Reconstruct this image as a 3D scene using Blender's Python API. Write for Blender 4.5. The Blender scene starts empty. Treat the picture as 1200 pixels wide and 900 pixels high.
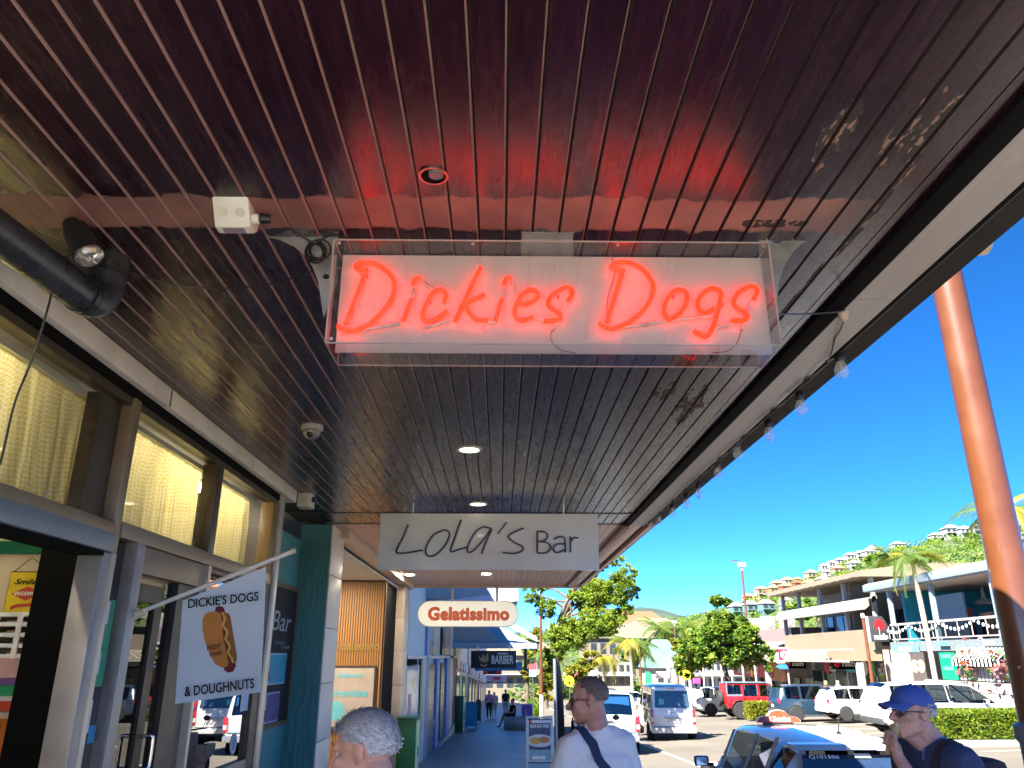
import bpy, bmesh, math, random
from mathutils import Vector, Matrix, noise
random.seed(7)
PI = math.pi
S = bpy.context.scene
COL = S.collection
# ---------------------------------------------------------------- camera
F, TH = 901.0, math.atan(320 / 901)            # focal length in photo pixels, pitch
PS = math.atan(14 / F * math.cos(TH))          # slight yaw to the right of the street
CZ = 1.7                                       # eye height above the pavement
cam = bpy.data.cameras.new('camera'); camo = bpy.data.objects.new('camera', cam); COL.objects.link(camo)
cam.sensor_width = 36; cam.lens = F / 1200 * 36; cam.clip_start = .05; cam.clip_end = 20000
camo.location = (0, 0, CZ); camo.rotation_euler = (PI / 2 + TH, 0, -PS)
S.camera = camo
# ---------------------------------------------------------------- sky and sun
SUN = Vector((-.55, -.55, .85)).normalized()   # direction towards the sun
W = bpy.data.worlds.new('World'); S.world = W; W.use_nodes = True
wn = W.node_tree.nodes; bgn = wn['Background']
sky = wn.new('ShaderNodeTexSky'); sky.sky_type = 'NISHITA'; sky.sun_disc = False
sky.sun_elevation = math.asin(SUN.z); sky.sun_rotation = math.atan2(SUN.x, SUN.y)
sky.altitude = 1200; sky.air_density = .22; sky.dust_density = 0.1; sky.ozone_density = 3.0
hs_ = wn.new('ShaderNodeHueSaturation'); hs_.inputs['Saturation'].default_value = 1.26
W.node_tree.links.new(sky.outputs[0], hs_.inputs['Color']); W.node_tree.links.new(hs_.outputs[0], bgn.inputs[0]); bgn.inputs[1].default_value = .05
sl = bpy.data.lights.new('sun', 'SUN'); sl.energy = 2.0; sl.angle = math.radians(.5); sl.color = (1, .95, .86)
so = bpy.data.objects.new('sun', sl); COL.objects.link(so); so.location = (0, 0, 60)
so.rotation_euler = SUN.to_track_quat('Z', 'Y').to_euler()
S.view_settings.view_transform = 'Standard'; S.view_settings.look = 'None'
S.view_settings.exposure = 3.95; S.view_settings.gamma = 1.0
S.render.engine = 'CYCLES'
S.cycles.max_bounces = 8; S.cycles.transparent_max_bounces = 16; S.cycles.caustics_reflective = False
S.cycles.caustics_refractive = False; S.cycles.sample_clamp_indirect = 6
try:
    S.cycles.use_denoising = True
except Exception:
    pass

# ---------------------------------------------------------------- photo pixel -> point in the place
def ray(px, py):
    a = (px - 600) / F; b = (450 - py) / F
    f = math.cos(TH) - b * math.sin(TH); u = math.sin(TH) + b * math.cos(TH)
    return Vector((a * math.cos(PS) + f * math.sin(PS), -a * math.sin(PS) + f * math.cos(PS), u))
def onX(px, py, X): d = ray(px, py); return d * (X / d.x) + Vector((0, 0, CZ))
def onY(px, py, Y): d = ray(px, py); return d * (Y / d.y) + Vector((0, 0, CZ))
def onZ(px, py, Z): d = ray(px, py); return d * ((Z - CZ) / d.z) + Vector((0, 0, CZ))
SL = .037
def GP(y): return -SL * y                       # pavement level, falling down the street
def GR(x, y): return -SL * y - .13 + .026 * max(0, x - 4)   # road level, rising to the far side

# ---------------------------------------------------------------- materials
MATS = {}
def M(name, col, r=.5, m=0, var=.12, sc=6, bump=0, bsc=40, coat=0, spec=.5, stretch=None, em=None, es=0):
    if name in MATS: return MATS[name]
    k = bpy.data.materials.new(name); k.use_nodes = True; t = k.node_tree; n = t.nodes; L = t.links
    b = n['Principled BSDF']
    b.inputs['Base Color'].default_value = (*col, 1); b.inputs['Roughness'].default_value = r
    b.inputs['Metallic'].default_value = m; b.inputs['Coat Weight'].default_value = coat
    b.inputs['Specular IOR Level'].default_value = spec; b.inputs['Coat Roughness'].default_value = .05
    if em: b.inputs['Emission Color'].default_value = (*em, 1); b.inputs['Emission Strength'].default_value = es
    if var or bump:
        tc = n.new('ShaderNodeTexCoord'); src = tc.outputs['Object']
        if stretch:
            mp = n.new('ShaderNodeMapping'); mp.inputs['Scale'].default_value = stretch
            L.new(src, mp.inputs[0]); src = mp.outputs[0]
        if var:
            z = n.new('ShaderNodeTexNoise'); z.inputs['Scale'].default_value = sc; z.inputs['Detail'].default_value = 5
            L.new(src, z.inputs['Vector'])
            q = n.new('ShaderNodeMapRange'); q.inputs[1].default_value = .3; q.inputs[2].default_value = .7
            q.inputs[3].default_value = 1 - var; q.inputs[4].default_value = 1 + var
            L.new(z.outputs[0], q.inputs[0])
            h = n.new('ShaderNodeHueSaturation'); h.inputs['Color'].default_value = (*col, 1)
            L.new(q.outputs[0], h.inputs['Value']); L.new(h.outputs[0], b.inputs['Base Color'])
            q2 = n.new('ShaderNodeMapRange'); q2.inputs[1].default_value = .3; q2.inputs[2].default_value = .7
            q2.inputs[3].default_value = max(0, r - var * .5); q2.inputs[4].default_value = min(1, r + var * .5)
            L.new(z.outputs[0], q2.inputs[0]); L.new(q2.outputs[0], b.inputs['Roughness'])
        if bump:
            z2 = n.new('ShaderNodeTexNoise'); z2.inputs['Scale'].default_value = bsc; z2.inputs['Detail'].default_value = 6
            L.new(src, z2.inputs['Vector'])
            bp = n.new('ShaderNodeBump'); bp.inputs['Strength'].default_value = bump; bp.inputs['Distance'].default_value = .02
            L.new(z2.outputs[0], bp.inputs['Height']); L.new(bp.outputs[0], b.inputs['Normal'])
    MATS[name] = k; return k
def glass(name, tint=(.8, .85, .85), refl=1.0, rough=0.0, ior=1.5):
    if name in MATS: return MATS[name]
    k = bpy.data.materials.new(name); k.use_nodes = True; t = k.node_tree; n = t.nodes; L = t.links
    n.remove(n['Principled BSDF']); out = n['Material Output']
    tr = n.new('ShaderNodeBsdfTransparent'); tr.inputs[0].default_value = (*tint, 1)
    gl = n.new('ShaderNodeBsdfGlossy'); gl.inputs['Roughness'].default_value = rough
    fr = n.new('ShaderNodeFresnel'); fr.inputs[0].default_value = ior
    mu = n.new('ShaderNodeMath'); mu.operation = 'MULTIPLY'; mu.inputs[1].default_value = refl; mu.use_clamp = True
    ge = n.new('ShaderNodeNewGeometry'); bf = n.new('ShaderNodeMath'); bf.operation = 'SUBTRACT'; bf.inputs[0].default_value = 1; L.new(ge.outputs['Backfacing'], bf.inputs[1])
    m2 = n.new('ShaderNodeMath'); m2.operation = 'MULTIPLY'
    mx = n.new('ShaderNodeMixShader')
    L.new(fr.outputs[0], mu.inputs[0]); L.new(mu.outputs[0], m2.inputs[0]); L.new(bf.outputs[0], m2.inputs[1]); L.new(m2.outputs[0], mx.inputs[0])
    L.new(tr.outputs[0], mx.inputs[1]); L.new(gl.outputs[0], mx.inputs[2]); L.new(mx.outputs[0], out.inputs[0])
    MATS[name] = k; return k
def nodes_of(name):
    k = bpy.data.materials.new(name); k.use_nodes = True; MATS[name] = k
    return k, k.node_tree.nodes, k.node_tree.links, k.node_tree.nodes['Principled BSDF']

# ---------------------------------------------------------------- mesh helper
class MB:
    def __init__(s): s.v = []; s.f = []; s.mi = []
    def add(s, v, f, mi=0):
        o = len(s.v); s.v += [tuple(p) for p in v]
        for q in f: s.f.append([o + i for i in q]); s.mi.append(mi)
        return s
    def bx(s, x0, x1, y0, y1, z0, z1, mi=0):
        return s.add([(x0, y0, z0), (x1, y0, z0), (x1, y1, z0), (x0, y1, z0), (x0, y0, z1), (x1, y0, z1), (x1, y1, z1), (x0, y1, z1)],
                     [(3, 2, 1, 0), (4, 5, 6, 7), (0, 1, 5, 4), (1, 2, 6, 5), (2, 3, 7, 6), (3, 0, 4, 7)], mi)
    def box(s, c, d, mi=0, R=None):
        v = [Vector((x * d[0] / 2, y * d[1] / 2, z * d[2] / 2)) for z in (-1, 1) for x, y in ((-1, -1), (1, -1), (1, 1), (-1, 1))]
        if R: v = [R @ p for p in v]
        return s.add([p + Vector(c) for p in v], [(3, 2, 1, 0), (4, 5, 6, 7), (0, 1, 5, 4), (1, 2, 6, 5), (2, 3, 7, 6), (3, 0, 4, 7)], mi)
    def quad(s, a, b, c, d, mi=0): return s.add([a, b, c, d], [(0, 1, 2, 3)], mi)
    def tube(s, pts, r, n=8, mi=0, cap=True):
        pts = [Vector(p) for p in pts]
        if not isinstance(r, (list, tuple)): r = [r] * len(pts)
        V = []; ref = None
        for i, p in enumerate(pts):
            t = (pts[min(i + 1, len(pts) - 1)] - pts[max(i - 1, 0)]).normalized()
            if ref is None: ref = t.orthogonal().normalized()
            ref = (ref - t * ref.dot(t))
            ref = ref.normalized() if ref.length > 1e-6 else t.orthogonal().normalized()
            b = t.cross(ref)
            V += [p + (ref * math.cos(2 * PI * k / n) + b * math.sin(2 * PI * k / n)) * r[i] for k in range(n)]
        fs = [(i * n + k, i * n + (k + 1) % n, (i + 1) * n + (k + 1) % n, (i + 1) * n + k) for i in range(len(pts) - 1) for k in range(n)]
        if cap: fs += [tuple(range(n))[::-1], tuple((len(pts) - 1) * n + k for k in range(n))]
        return s.add(V, fs, mi)
    def cyl(s, p0, p1, r0, r1=None, n=12, mi=0): return s.tube([p0, p1], [r0, r0 if r1 is None else r1], n, mi)
    def lathe(s, prof, c, n=16, mi=0, R=None):
        V = []
        for r, z in prof:
            for k in range(n):
                p = Vector((r * math.cos(2 * PI * k / n), r * math.sin(2 * PI * k / n), z))
                V.append((R @ p if R else p) + Vector(c))
        fs = [(i * n + k, i * n + (k + 1) % n, (i + 1) * n + (k + 1) % n, (i + 1) * n + k) for i in range(len(prof) - 1) for k in range(n)]
        fs += [tuple(range(n))[::-1], tuple((len(prof) - 1) * n + k for k in range(n))]
        return s.add(V, fs, mi)
    def prism(s, poly, o, ux, uy, d, mi=0):
        o, ux, uy, d = Vector(o), Vector(ux), Vector(uy), Vector(d); n = len(poly)
        a = [o + ux * p[0] + uy * p[1] for p in poly]
        return s.add(a + [p + d for p in a], [tuple(range(n))[::-1], tuple(range(n, 2 * n))] + [(i, (i + 1) % n, n + (i + 1) % n, n + i) for i in range(n)], mi)
    def ell(s, c, r, R=None, n=12, m=8, mi=0):
        V = []; c = Vector(c)
        for j in range(m + 1):
            a = PI * j / m
            for k in range(n):
                p = Vector((r[0] * math.sin(a) * math.cos(2 * PI * k / n), r[1] * math.sin(a) * math.sin(2 * PI * k / n), r[2] * math.cos(a)))
                V.append(c + (R @ p if R else p))
        return s.add(V, [(j * n + k, (j + 1) * n + k, (j + 1) * n + (k + 1) % n, j * n + (k + 1) % n) for j in range(m) for k in range(n)], mi)
    def cap(s, p0, p1, r0, r1, n=10):
        p0, p1 = Vector(p0), Vector(p1); t = (p1 - p0); L = t.length; t = t / L if L > 1e-6 else Vector((0, 0, 1))
        pts = []; rs = []
        for a in (-.98, -.7, -.3, 0): pts.append(p0 + t * a * r0); rs.append(r0 * math.sqrt(1 - a * a))
        for a in (0, .3, .7, .98): pts.append(p1 + t * a * r1); rs.append(r1 * math.sqrt(1 - a * a))
        return s.tube(pts, rs, n)
    def mesh(s, name, mats, smooth=None, bevel=0, off=None):
        me = bpy.data.meshes.new(name)
        me.from_pydata([Vector(p) - off for p in s.v] if off is not None else s.v, [], s.f)
        if not isinstance(mats, (list, tuple)): mats = [mats]
        for m in mats: me.materials.append(m)
        if len(mats) > 1: me.polygons.foreach_set('material_index', s.mi)
        if bevel or smooth is not None:
            bm = bmesh.new(); bm.from_mesh(me)
            bmesh.ops.recalc_face_normals(bm, faces=bm.faces)
            if bevel: bmesh.ops.bevel(bm, geom=[e for e in bm.edges if len(e.link_faces) == 2 and e.calc_face_angle(0) > .5], offset=bevel, segments=2, affect='EDGES', profile=.6)
            bm.to_mesh(me); bm.free()
        if smooth is not None or bevel:
            me.polygons.foreach_set('use_smooth', [True] * len(me.polygons))
            me.set_sharp_from_angle(angle=math.radians(smooth or 35))
        me.update(); return me
LOCAL = {}
def root_of(o):
    while o.parent: o = o.parent
    return o
def obj(name, mb, mat, parent=None, smooth=None, bevel=0, label=None, cat=None, group=None, kind=None):
    off = None
    if parent is not None and not LOCAL.get(root_of(parent).name): off = root_of(parent).location
    me = mb if isinstance(mb, bpy.types.Mesh) else mb.mesh(name, mat, smooth, bevel, off)
    o = bpy.data.objects.new(name, me); COL.objects.link(o)
    if parent is not None: o.parent = parent
    tag(o, label, cat, group, kind); return o
def tag(o, label=None, cat=None, group=None, kind=None):
    for k, v in (('label', label), ('category', cat), ('group', group), ('kind', kind)):
        if v: o[k] = v
def thing(name, label, cat, loc=(0, 0, 0), rz=0, group=None, local=False):
    o = bpy.data.objects.new(name, None); COL.objects.link(o); o.location = loc; o.rotation_euler = (0, 0, rz)
    o.empty_display_size = .1
    tag(o, label, cat, group)
    if local: LOCAL[o.name] = True
    return o
def inst(name, me, loc, parent, rot=None, sc=None):      # a piece sharing its mesh; loc in world unless the thing is local
    o = bpy.data.objects.new(name, me); COL.objects.link(o); o.parent = parent
    o.location = Vector(loc) - (Vector((0, 0, 0)) if LOCAL.get(root_of(parent).name) else root_of(parent).location)
    if rot: o.rotation_euler = rot
    if sc: o.scale = sc
    return o
def dup(o, loc=None, rz=None, label=None, parent=None):
    c = o.copy(); COL.objects.link(c)
    if parent is not None: c.parent = parent; c.matrix_parent_inverse = o.matrix_parent_inverse.copy()
    else:
        if LOCAL.get(o.name): LOCAL[c.name] = True
        if loc is not None: c.location = loc
        if rz is not None: c.rotation_euler = (0, 0, rz)
        if label: c['label'] = label
    for ch in list(o.children): dup(ch, parent=c)
    return c
def txt(name, s, mat, parent, o, ux, uz, w, h, t=.004, bold=0, shear=0, space=1.0, center=True):
    cu = bpy.data.curves.new('t', 'FONT'); cu.body = s; cu.extrude = .05; cu.offset = bold; cu.shear = shear
    cu.space_character = space; cu.align_x = 'CENTER'; cu.resolution_u = 3
    tmp = bpy.data.objects.new('t', cu); COL.objects.link(tmp)
    dg = bpy.context.evaluated_depsgraph_get()
    me = bpy.data.meshes.new_from_object(tmp.evaluated_get(dg)); bpy.data.objects.remove(tmp); bpy.data.curves.remove(cu)
    vs = [v.co.copy() for v in me.vertices]
    x0, x1 = min(v.x for v in vs), max(v.x for v in vs); y0, y1 = min(v.y for v in vs), max(v.y for v in vs)
    o, ux, uz = Vector(o), Vector(ux).normalized(), Vector(uz).normalized(); nn = ux.cross(uz)
    if center: o = o - ux * w / 2 - uz * h / 2
    off = Vector((0, 0, 0)) if (parent is None or LOCAL.get(root_of(parent).name)) else root_of(parent).location
    for v in me.vertices:
        c = v.co
        v.co = o + ux * ((c.x - x0) / (x1 - x0) * w) + uz * ((c.y - y0) / (y1 - y0) * h) + nn * ((c.z / .05 * .5 + .5) * t) - off
    me.materials.clear(); me.materials.append(mat)
    ob = bpy.data.objects.new(name, me); COL.objects.link(ob)
    if parent is not None: ob.parent = parent
    return ob
def smoothpath(pts, k=5):
    pts = [Vector(p) for p in pts]; out = []
    for i in range(len(pts) - 1):
        a, b, c, d = pts[max(i - 1, 0)], pts[i], pts[i + 1], pts[min(i + 2, len(pts) - 1)]
        for j in range(k):
            t = j / k
            out.append(.5 * ((2 * b) + (c - a) * t + (2 * a - 5 * b + 4 * c - d) * t * t + (3 * b - a - 3 * c + d) * t ** 3))
    return out + [pts[-1]]
X3, Y3, Z3 = Vector((1, 0, 0)), Vector((0, 1, 0)), Vector((0, 0, 1))
# shared paints
WHITE = M('white_paint', (.78, .77, .74), .45); BLACK = M('black_plastic', (.012, .012, .013), .4)
BLK = M('black_matt', (.005, .005, .005), .9, spec=.08); STEEL = M('steel', (.55, .55, .54), .3, 1); DARKGREY = M('dark_grey', (.05, .052, .055), .5)
RUB = M('rubber', (.02, .02, .02), .8); CHROME = M('chrome', (.8, .8, .8), .12, 1, var=.03)
GLZ = glass('clear_glass'); LAMPW = M('lamp_white', (.9, .85, .7), .5, em=(1, .86, .66), es=40)
# ================================================================ DARK BOARDED AWNING
CEIL, YA, YB = 3.2, -.5, 9.24
def board_mat():
    k, n, L, b = nodes_of('awning_paint')
    g = n.new('ShaderNodeNewGeometry'); sx = n.new('ShaderNodeSeparateXYZ'); L.new(g.outputs['Position'], sx.inputs[0])
    mp = n.new('ShaderNodeMapping'); mp.inputs['Scale'].default_value = (14, 1.3, 14); L.new(g.outputs['Position'], mp.inputs[0])
    gr = n.new('ShaderNodeTexNoise'); gr.inputs['Scale'].default_value = 3; gr.inputs['Detail'].default_value = 7; L.new(mp.outputs[0], gr.inputs['Vector'])
    nz = n.new('ShaderNodeTexNoise'); nz.inputs['Scale'].default_value = 9; nz.inputs['Detail'].default_value = 6; L.new(g.outputs['Position'], nz.inputs['Vector'])
    def math_(op, a, c=None, v=None, clamp=False):
        q = n.new('ShaderNodeMath'); q.operation = op; q.use_clamp = clamp
        for i, z in enumerate((a, c if c is not None else v)):
            if z is None: continue
            if isinstance(z, (int, float)): q.inputs[i].default_value = z
            else: L.new(z, q.inputs[i])
        return q.outputs[0]
    def step(x, e0, e1):
        q = n.new('ShaderNodeMapRange'); q.inputs[1].default_value = e0; q.inputs[2].default_value = e1; L.new(x, q.inputs[0]); return q.outputs[0]
    def mix(f, a, c):
        q = n.new('ShaderNodeMix'); q.data_type = 'RGBA'; L.new(f, q.inputs[0])
        for i, z in ((6, a), (7, c)):
            if isinstance(z, tuple): q.inputs[i].default_value = (*z, 1)
            else: L.new(z, q.inputs[i])
        return q.outputs[2]
    wob = math_('MULTIPLY', math_('SUBTRACT', nz.outputs[0], .5), .12)
    yy = math_('ADD', sx.outputs[1], wob)
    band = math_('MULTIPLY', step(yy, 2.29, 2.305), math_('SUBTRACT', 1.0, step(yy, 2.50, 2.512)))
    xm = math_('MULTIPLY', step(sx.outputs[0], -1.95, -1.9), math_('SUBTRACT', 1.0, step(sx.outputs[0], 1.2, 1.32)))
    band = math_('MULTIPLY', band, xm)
    stain = n.new('ShaderNodeTexNoise'); stain.inputs['Scale'].default_value = 4; stain.inputs['Detail'].default_value = 8; L.new(g.outputs['Position'], stain.inputs['Vector'])
    base = mix(step(gr.outputs[0], .3, .75), (.0105, .0017, .0046), (.028, .0058, .0135))
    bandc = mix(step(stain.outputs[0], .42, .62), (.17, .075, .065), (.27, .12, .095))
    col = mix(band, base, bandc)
    # weathered, peeling paint: round spots in the plan of the awning
    peel = None
    for (px, py, rx, ry) in ((1.02, 1.96, .09, .26), (1.25, 1.93, .11, .3), (1.33, 2.35, .02, .5), (.98, 4.35, .1, .28), (1.2, 4.6, .13, .55), (1.3, 3.3, .02, .8), (1.0, 2.45, .2, .04)):
        dx = math_('DIVIDE', math_('SUBTRACT', sx.outputs[0], px), rx); dy = math_('DIVIDE', math_('SUBTRACT', sx.outputs[1], py), ry)
        d = math_('SUBTRACT', 1.0, math_('ADD', math_('MULTIPLY', dx, dx), math_('MULTIPLY', dy, dy)), clamp=True)
        peel = d if peel is None else math_('MAXIMUM', peel, d)
    fine = n.new('ShaderNodeTexNoise'); fine.inputs['Scale'].default_value = 38; fine.inputs['Detail'].default_value = 5; mpy = n.new('ShaderNodeMapping'); mpy.inputs['Scale'].default_value = (1, .3, 1); L.new(g.outputs['Position'], mpy.inputs[0]); L.new(mpy.outputs[0], fine.inputs['Vector'])
    jn = math_('ABSOLUTE', math_('SUBTRACT', math_('FRACT', math_('MULTIPLY', math_('SUBTRACT', sx.outputs[0], .0124 - 5), 10.0)), .5))
    jn = math_('ADD', math_('MULTIPLY', jn, 1.3), .55)
    pm = step(math_('MULTIPLY', math_('MULTIPLY', math_('MULTIPLY', peel, jn), math_('MULTIPLY', stain.outputs[0], 2.0)), fine.outputs[0]), .25, .275)
    fl2 = n.new('ShaderNodeTexNoise'); fl2.inputs['Scale'].default_value = 55; fl2.inputs['Detail'].default_value = 3; L.new(mpy.outputs[0], fl2.inputs['Vector'])
    col = mix(pm, col, mix(step(fl2.outputs[0], .56, .6), (.008, .004, .004), (.26, .15, .11)))
    L.new(col, b.inputs['Base Color'])
    rr = math_('ADD', math_('MULTIPLY', gr.outputs[0], .1), .22)
    rr = math_('ADD', rr, math_('MULTIPLY', band, .22)); rr = math_('ADD', rr, math_('MULTIPLY', pm, .5), clamp=True)
    L.new(rr, b.inputs['Roughness']); b.inputs['Specular IOR Level'].default_value = .8
    bp = n.new('ShaderNodeBump'); bp.inputs['Strength'].default_value = .03; bp.inputs['Distance'].default_value = .004
    hh = math_('ADD', gr.outputs[0], math_('MULTIPLY', pm, -2.5)); L.new(hh, bp.inputs['Height']); L.new(bp.outputs[0], b.inputs['Normal'])
    return k
BOARD = board_mat()
PINK = M('pink_paint', (.62, .40, .345), .4, var=.06, bump=.05)
def board_mesh(name, w, L, mat, t=.02, bev=.0085, gmat=None):
    mb = MB(); h = w / 2
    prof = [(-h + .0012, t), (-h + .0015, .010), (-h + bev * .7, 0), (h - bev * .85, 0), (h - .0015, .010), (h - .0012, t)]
    mb.prism(prof, (0, 0, 0), X3, Z3, Y3 * L); mb.mi = [0, 0, 2, 2, 0, 1, 2, 0]; return mb.mesh(name, [mat, gmat or mat, M('groove_shadow', (.012, .006, .006), .8) if gmat else mat])  # painted shading: pale primer on street-facing chamfers, dark on those facing away
aw = thing('shop_awning', 'dark maroon tongue and groove awning ceiling over the pavement by the neon sign', 'awning', (-.2, 2, CEIL))
bm1 = board_mesh('board', .1, YB - YA, BOARD, gmat=M('groove_primer_lit', (.35, .205, .18), .5, var=.15, sc=12))
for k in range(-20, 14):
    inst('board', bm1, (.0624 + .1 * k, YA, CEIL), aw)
xr = .0624 + .1 * 13 + .05                                      # right end of the boards = 1.4124
mb = MB().bx(-2.4, xr + .5, YA, YB, CEIL + .021, CEIL + .05); obj('deck', mb, M('awning_deck', (.005, .003, .003), .9), aw)
mb = MB().bx(xr + .002, xr + .05, YA, YB, CEIL + .004, CEIL + .02); obj('edge_board', mb, BOARD, aw)
mb = MB().bx(xr + .052, xr + .138, YA, YB - .002, CEIL - .02, CEIL + .02); obj('edge_beam', mb, BLK, aw, bevel=.006)
SOFF = M('soffit_white', (.34, .305, .295), .42, var=.12, sc=3, bump=.08, stretch=(6, .6, 6))
for y0, y1 in ((YA, 1.2), (1.204, 3.05), (3.054, 6.0), (6.004, YB)):
    mb = MB().bx(xr + .142, xr + .318, y0, y1, CEIL - .012, CEIL + .02); obj('soffit_board', mb, SOFF, aw)
mb = MB().bx(xr + .32, xr + .345, YA, YB, CEIL - .012, CEIL + .03); obj('gutter_lip', mb, BLK, aw, bevel=.004)
mb = MB().bx(xr + .347, xr + .358, YA, YB, CEIL - .004, CEIL + .3); obj('fascia', mb, M('fascia_dark', (.03, .028, .03), .5), aw)
for y in (8.47, 9.2):
    mb = MB().bx(-2.35, xr + .05, y, y + .045, CEIL - .006, CEIL + .001); obj('cover_strip', mb, BLACK, aw)
mb = MB().bx(-2.4, xr + .362, YA, YB, CEIL + .12, CEIL + .16); obj('roof_sheet', mb, M('roof_sheet', (.4, .4, .4), .4), aw)
# downlight hole in the ceiling, and two round downlights
def ring(name, c, r0, r1, z, h, mat, par, n=24):
    mb = MB(); V = []
    for (r, zz) in ((r0, z), (r1, z), (r1, z + h), (r0, z + h)):
        V += [(c[0] + r * math.cos(2 * PI * k / n), c[1] + r * math.sin(2 * PI * k / n), zz) for k in range(n)]
    mb.add(V, [(a * n + k, a * n + (k + 1) % n, ((a + 1) % 4) * n + (k + 1) % n, ((a + 1) % 4) * n + k) for a in range(4) for k in range(n)])
    return obj(name, mb, mat, par, smooth=50)
p = onZ(508, 205, CEIL)
dl = thing('downlight', 'black empty downlight hole with chrome rim in the red lit ceiling', 'downlight', p)
mb = MB().lathe([(.043, -.001), (.043, .001)], p, 24); obj('socket', mb, BLK, dl)
ring('rim', p, .041, .05, CEIL - .006, .006, M('worn_chrome', (.25, .2, .2), .25, 1), dl)
mb = MB().lathe([(.028, .0), (.024, -.01), (.001, -.013)], p + Vector((.01, -.012, -.001)), 16); obj('bulb', mb, M('old_bulb', (.12, .1, .1), .15), dl, smooth=40)
for (px, py, lab) in ((550, 526, 'round white downlight in the dark ceiling, the nearer of two lit discs'), (560, 590, 'small white downlight just above the hanging bar sign')):
    p = onZ(px, py, CEIL)
    d = thing('downlight', lab, 'downlight', p, group='white downlights in the dark awning ceiling')
    ring('rim', p, .075, .1, CEIL - .012, .012, M('rim_white', (.6, .58, .54), .4), d)
    mb = MB().lathe([(.076, -.005), (.05, -.008), (.001, -.009)], p, 24); obj('lens', mb, M('downlight_lens', (.8, .76, .66), .4, em=(1, .87, .7), es=1), d, smooth=40)

# ================================================================ NEON SIGN
NY, PY, BY = 2.45, 2.55, 2.66
ZT, ZB = 3.119, 2.716; NX0, NX1 = -.605, .968
ns = thing('neon_sign', 'red neon script sign reading Dickies Dogs in a clear acrylic box under the awning', 'neon sign', ((NX0 + NX1) / 2, PY, ZB))
ACR = glass('acrylic', (.93, .92, .91), 1.6, .03)
PANEL = M('sign_panel', (.58, .55, .52), .45, var=.04, sc=3)
mb = MB().bx(NX0 + .012, NX1 + .004, PY, PY + .006, ZB + .006, ZT - .006); obj('back_panel', mb, PANEL, ns)
for nm, b_ in (('front_sheet', (NX0, NX1, NY - .003, NY, ZB, ZT)), ('rear_sheet', (NX0, NX1, BY, BY + .003, ZB, ZT)),
               ('base_sheet', (NX0, NX1, NY, BY, ZB - .003, ZB)), ('top_sheet', (NX0, NX1, NY, BY, ZT, ZT + .003)),
               ('end_sheet', (NX0 - .003, NX0, NY, BY, ZB, ZT)), ('end_sheet', (NX1, NX1 + .003, NY, BY, ZB, ZT))):
    obj(nm, MB().bx(*b_), ACR, ns)
EDGE = M('acrylic_edge', (.36, .31, .28), .35)
mb = MB()
for z in (ZB, ZT):
    for y in (NY - .002, BY + .002): mb.bx(NX0, NX1, y - .0022, y + .0022, z - .0022, z + .0022)
    for x in (NX0, NX1): mb.bx(x - .0022, x + .0022, NY + .002, BY - .002, z - .002, z + .002)
for x in (NX0, NX1):
    for y in (NY - .002, BY + .002): mb.bx(x - .0024, x + .0024, y - .0026, y + .0026, ZB + .003, ZT - .003)
obj('edge_trim', mb, EDGE, ns)
mb = MB()
for x in (NX0 + .02, NX0 + .5, NX1 - .55, NX1 - .02):
    for z in (ZB + .015, ZT - .015): mb.cyl((x, NY - .006, z), (x, NY - .003, z), .006, n=8)
obj('screws', mb, STEEL, ns, kind='stuff')
NEON = M('neon_tube', (.45, .015, .004), .4, var=0, spec=.2, em=(1, .011, .003), es=.62)
NEONB = MATS['neon_tube']
GLASSW = M('blacked_tube', (.62, .5, .46), .3, var=.2, sc=30)
A = lambda x, y: (360 + x / 4, 250 + y / 4)
B = lambda x, y: (640 + x / 4, 250 + y / 4)
LET = [('letter_D', A, [[(278, 262), (180, 522)], [(284, 268), (262, 266), (238, 262), (226, 244), (262, 231), (312, 236), (360, 260), (400, 305), (409, 352), (390, 412), (345, 470), (290, 522), (230, 548), (190, 551), (160, 541), (145, 526)]]),
 ('letter_i', A, [[(488, 402), (450, 505)], [(498, 335), (504, 310), (515, 302), (534, 305)]]),
 ('letter_c', A, [[(641, 420), (650, 380), (625, 356), (588, 374), (555, 430), (541, 480), (560, 506), (600, 498), (656, 458)]]),
 ('letter_k', A, [[(812, 252), (692, 508)], [(832, 382), (790, 400), (747, 425), (752, 450), (778, 487), (802, 500), (848, 500)]]),
 ('letter_i', A, [[(912, 402), (882, 505)], [(924, 335), (930, 310), (940, 302), (957, 306)]]),
 ('letter_e', A, [[(990, 425), (1032, 425), (1075, 400), (1079, 372), (1050, 358), (1013, 376), (985, 420), (972, 460), (985, 495), (1020, 501), (1056, 485)]]),
 ('letter_s', B, [[(100, 412), (121, 378), (113, 350), (85, 350), (40, 375), (10, 410), (16, 437), (55, 465), (68, 486), (52, 501), (0, 505), (-12, 505)]]),
 ('letter_D', B, [[(362, 262), (283, 511)], [(362, 268), (340, 266), (318, 262), (305, 246), (338, 230), (392, 232), (450, 260), (490, 310), (502, 352), (485, 412), (440, 470), (380, 516), (320, 540), (285, 539), (262, 526), (248, 513)]]),
 ('letter_o', B, [[(578, 500), (553, 472), (556, 430), (580, 382), (620, 357), (654, 370), (661, 405), (642, 450), (605, 484), (570, 501)]]),
 ('letter_g', B, [[(784, 449), (740, 466), (712, 440), (716, 400), (760, 357), (800, 355), (820, 378), (804, 460), (786, 522), (766, 566), (742, 577), (712, 562), (690, 549)]]),
 ('letter_s', B, [[(974, 402), (990, 368), (981, 346), (950, 344), (905, 370), (880, 410), (890, 440), (934, 466), (943, 490), (924, 502), (868, 504)]])]
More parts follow.
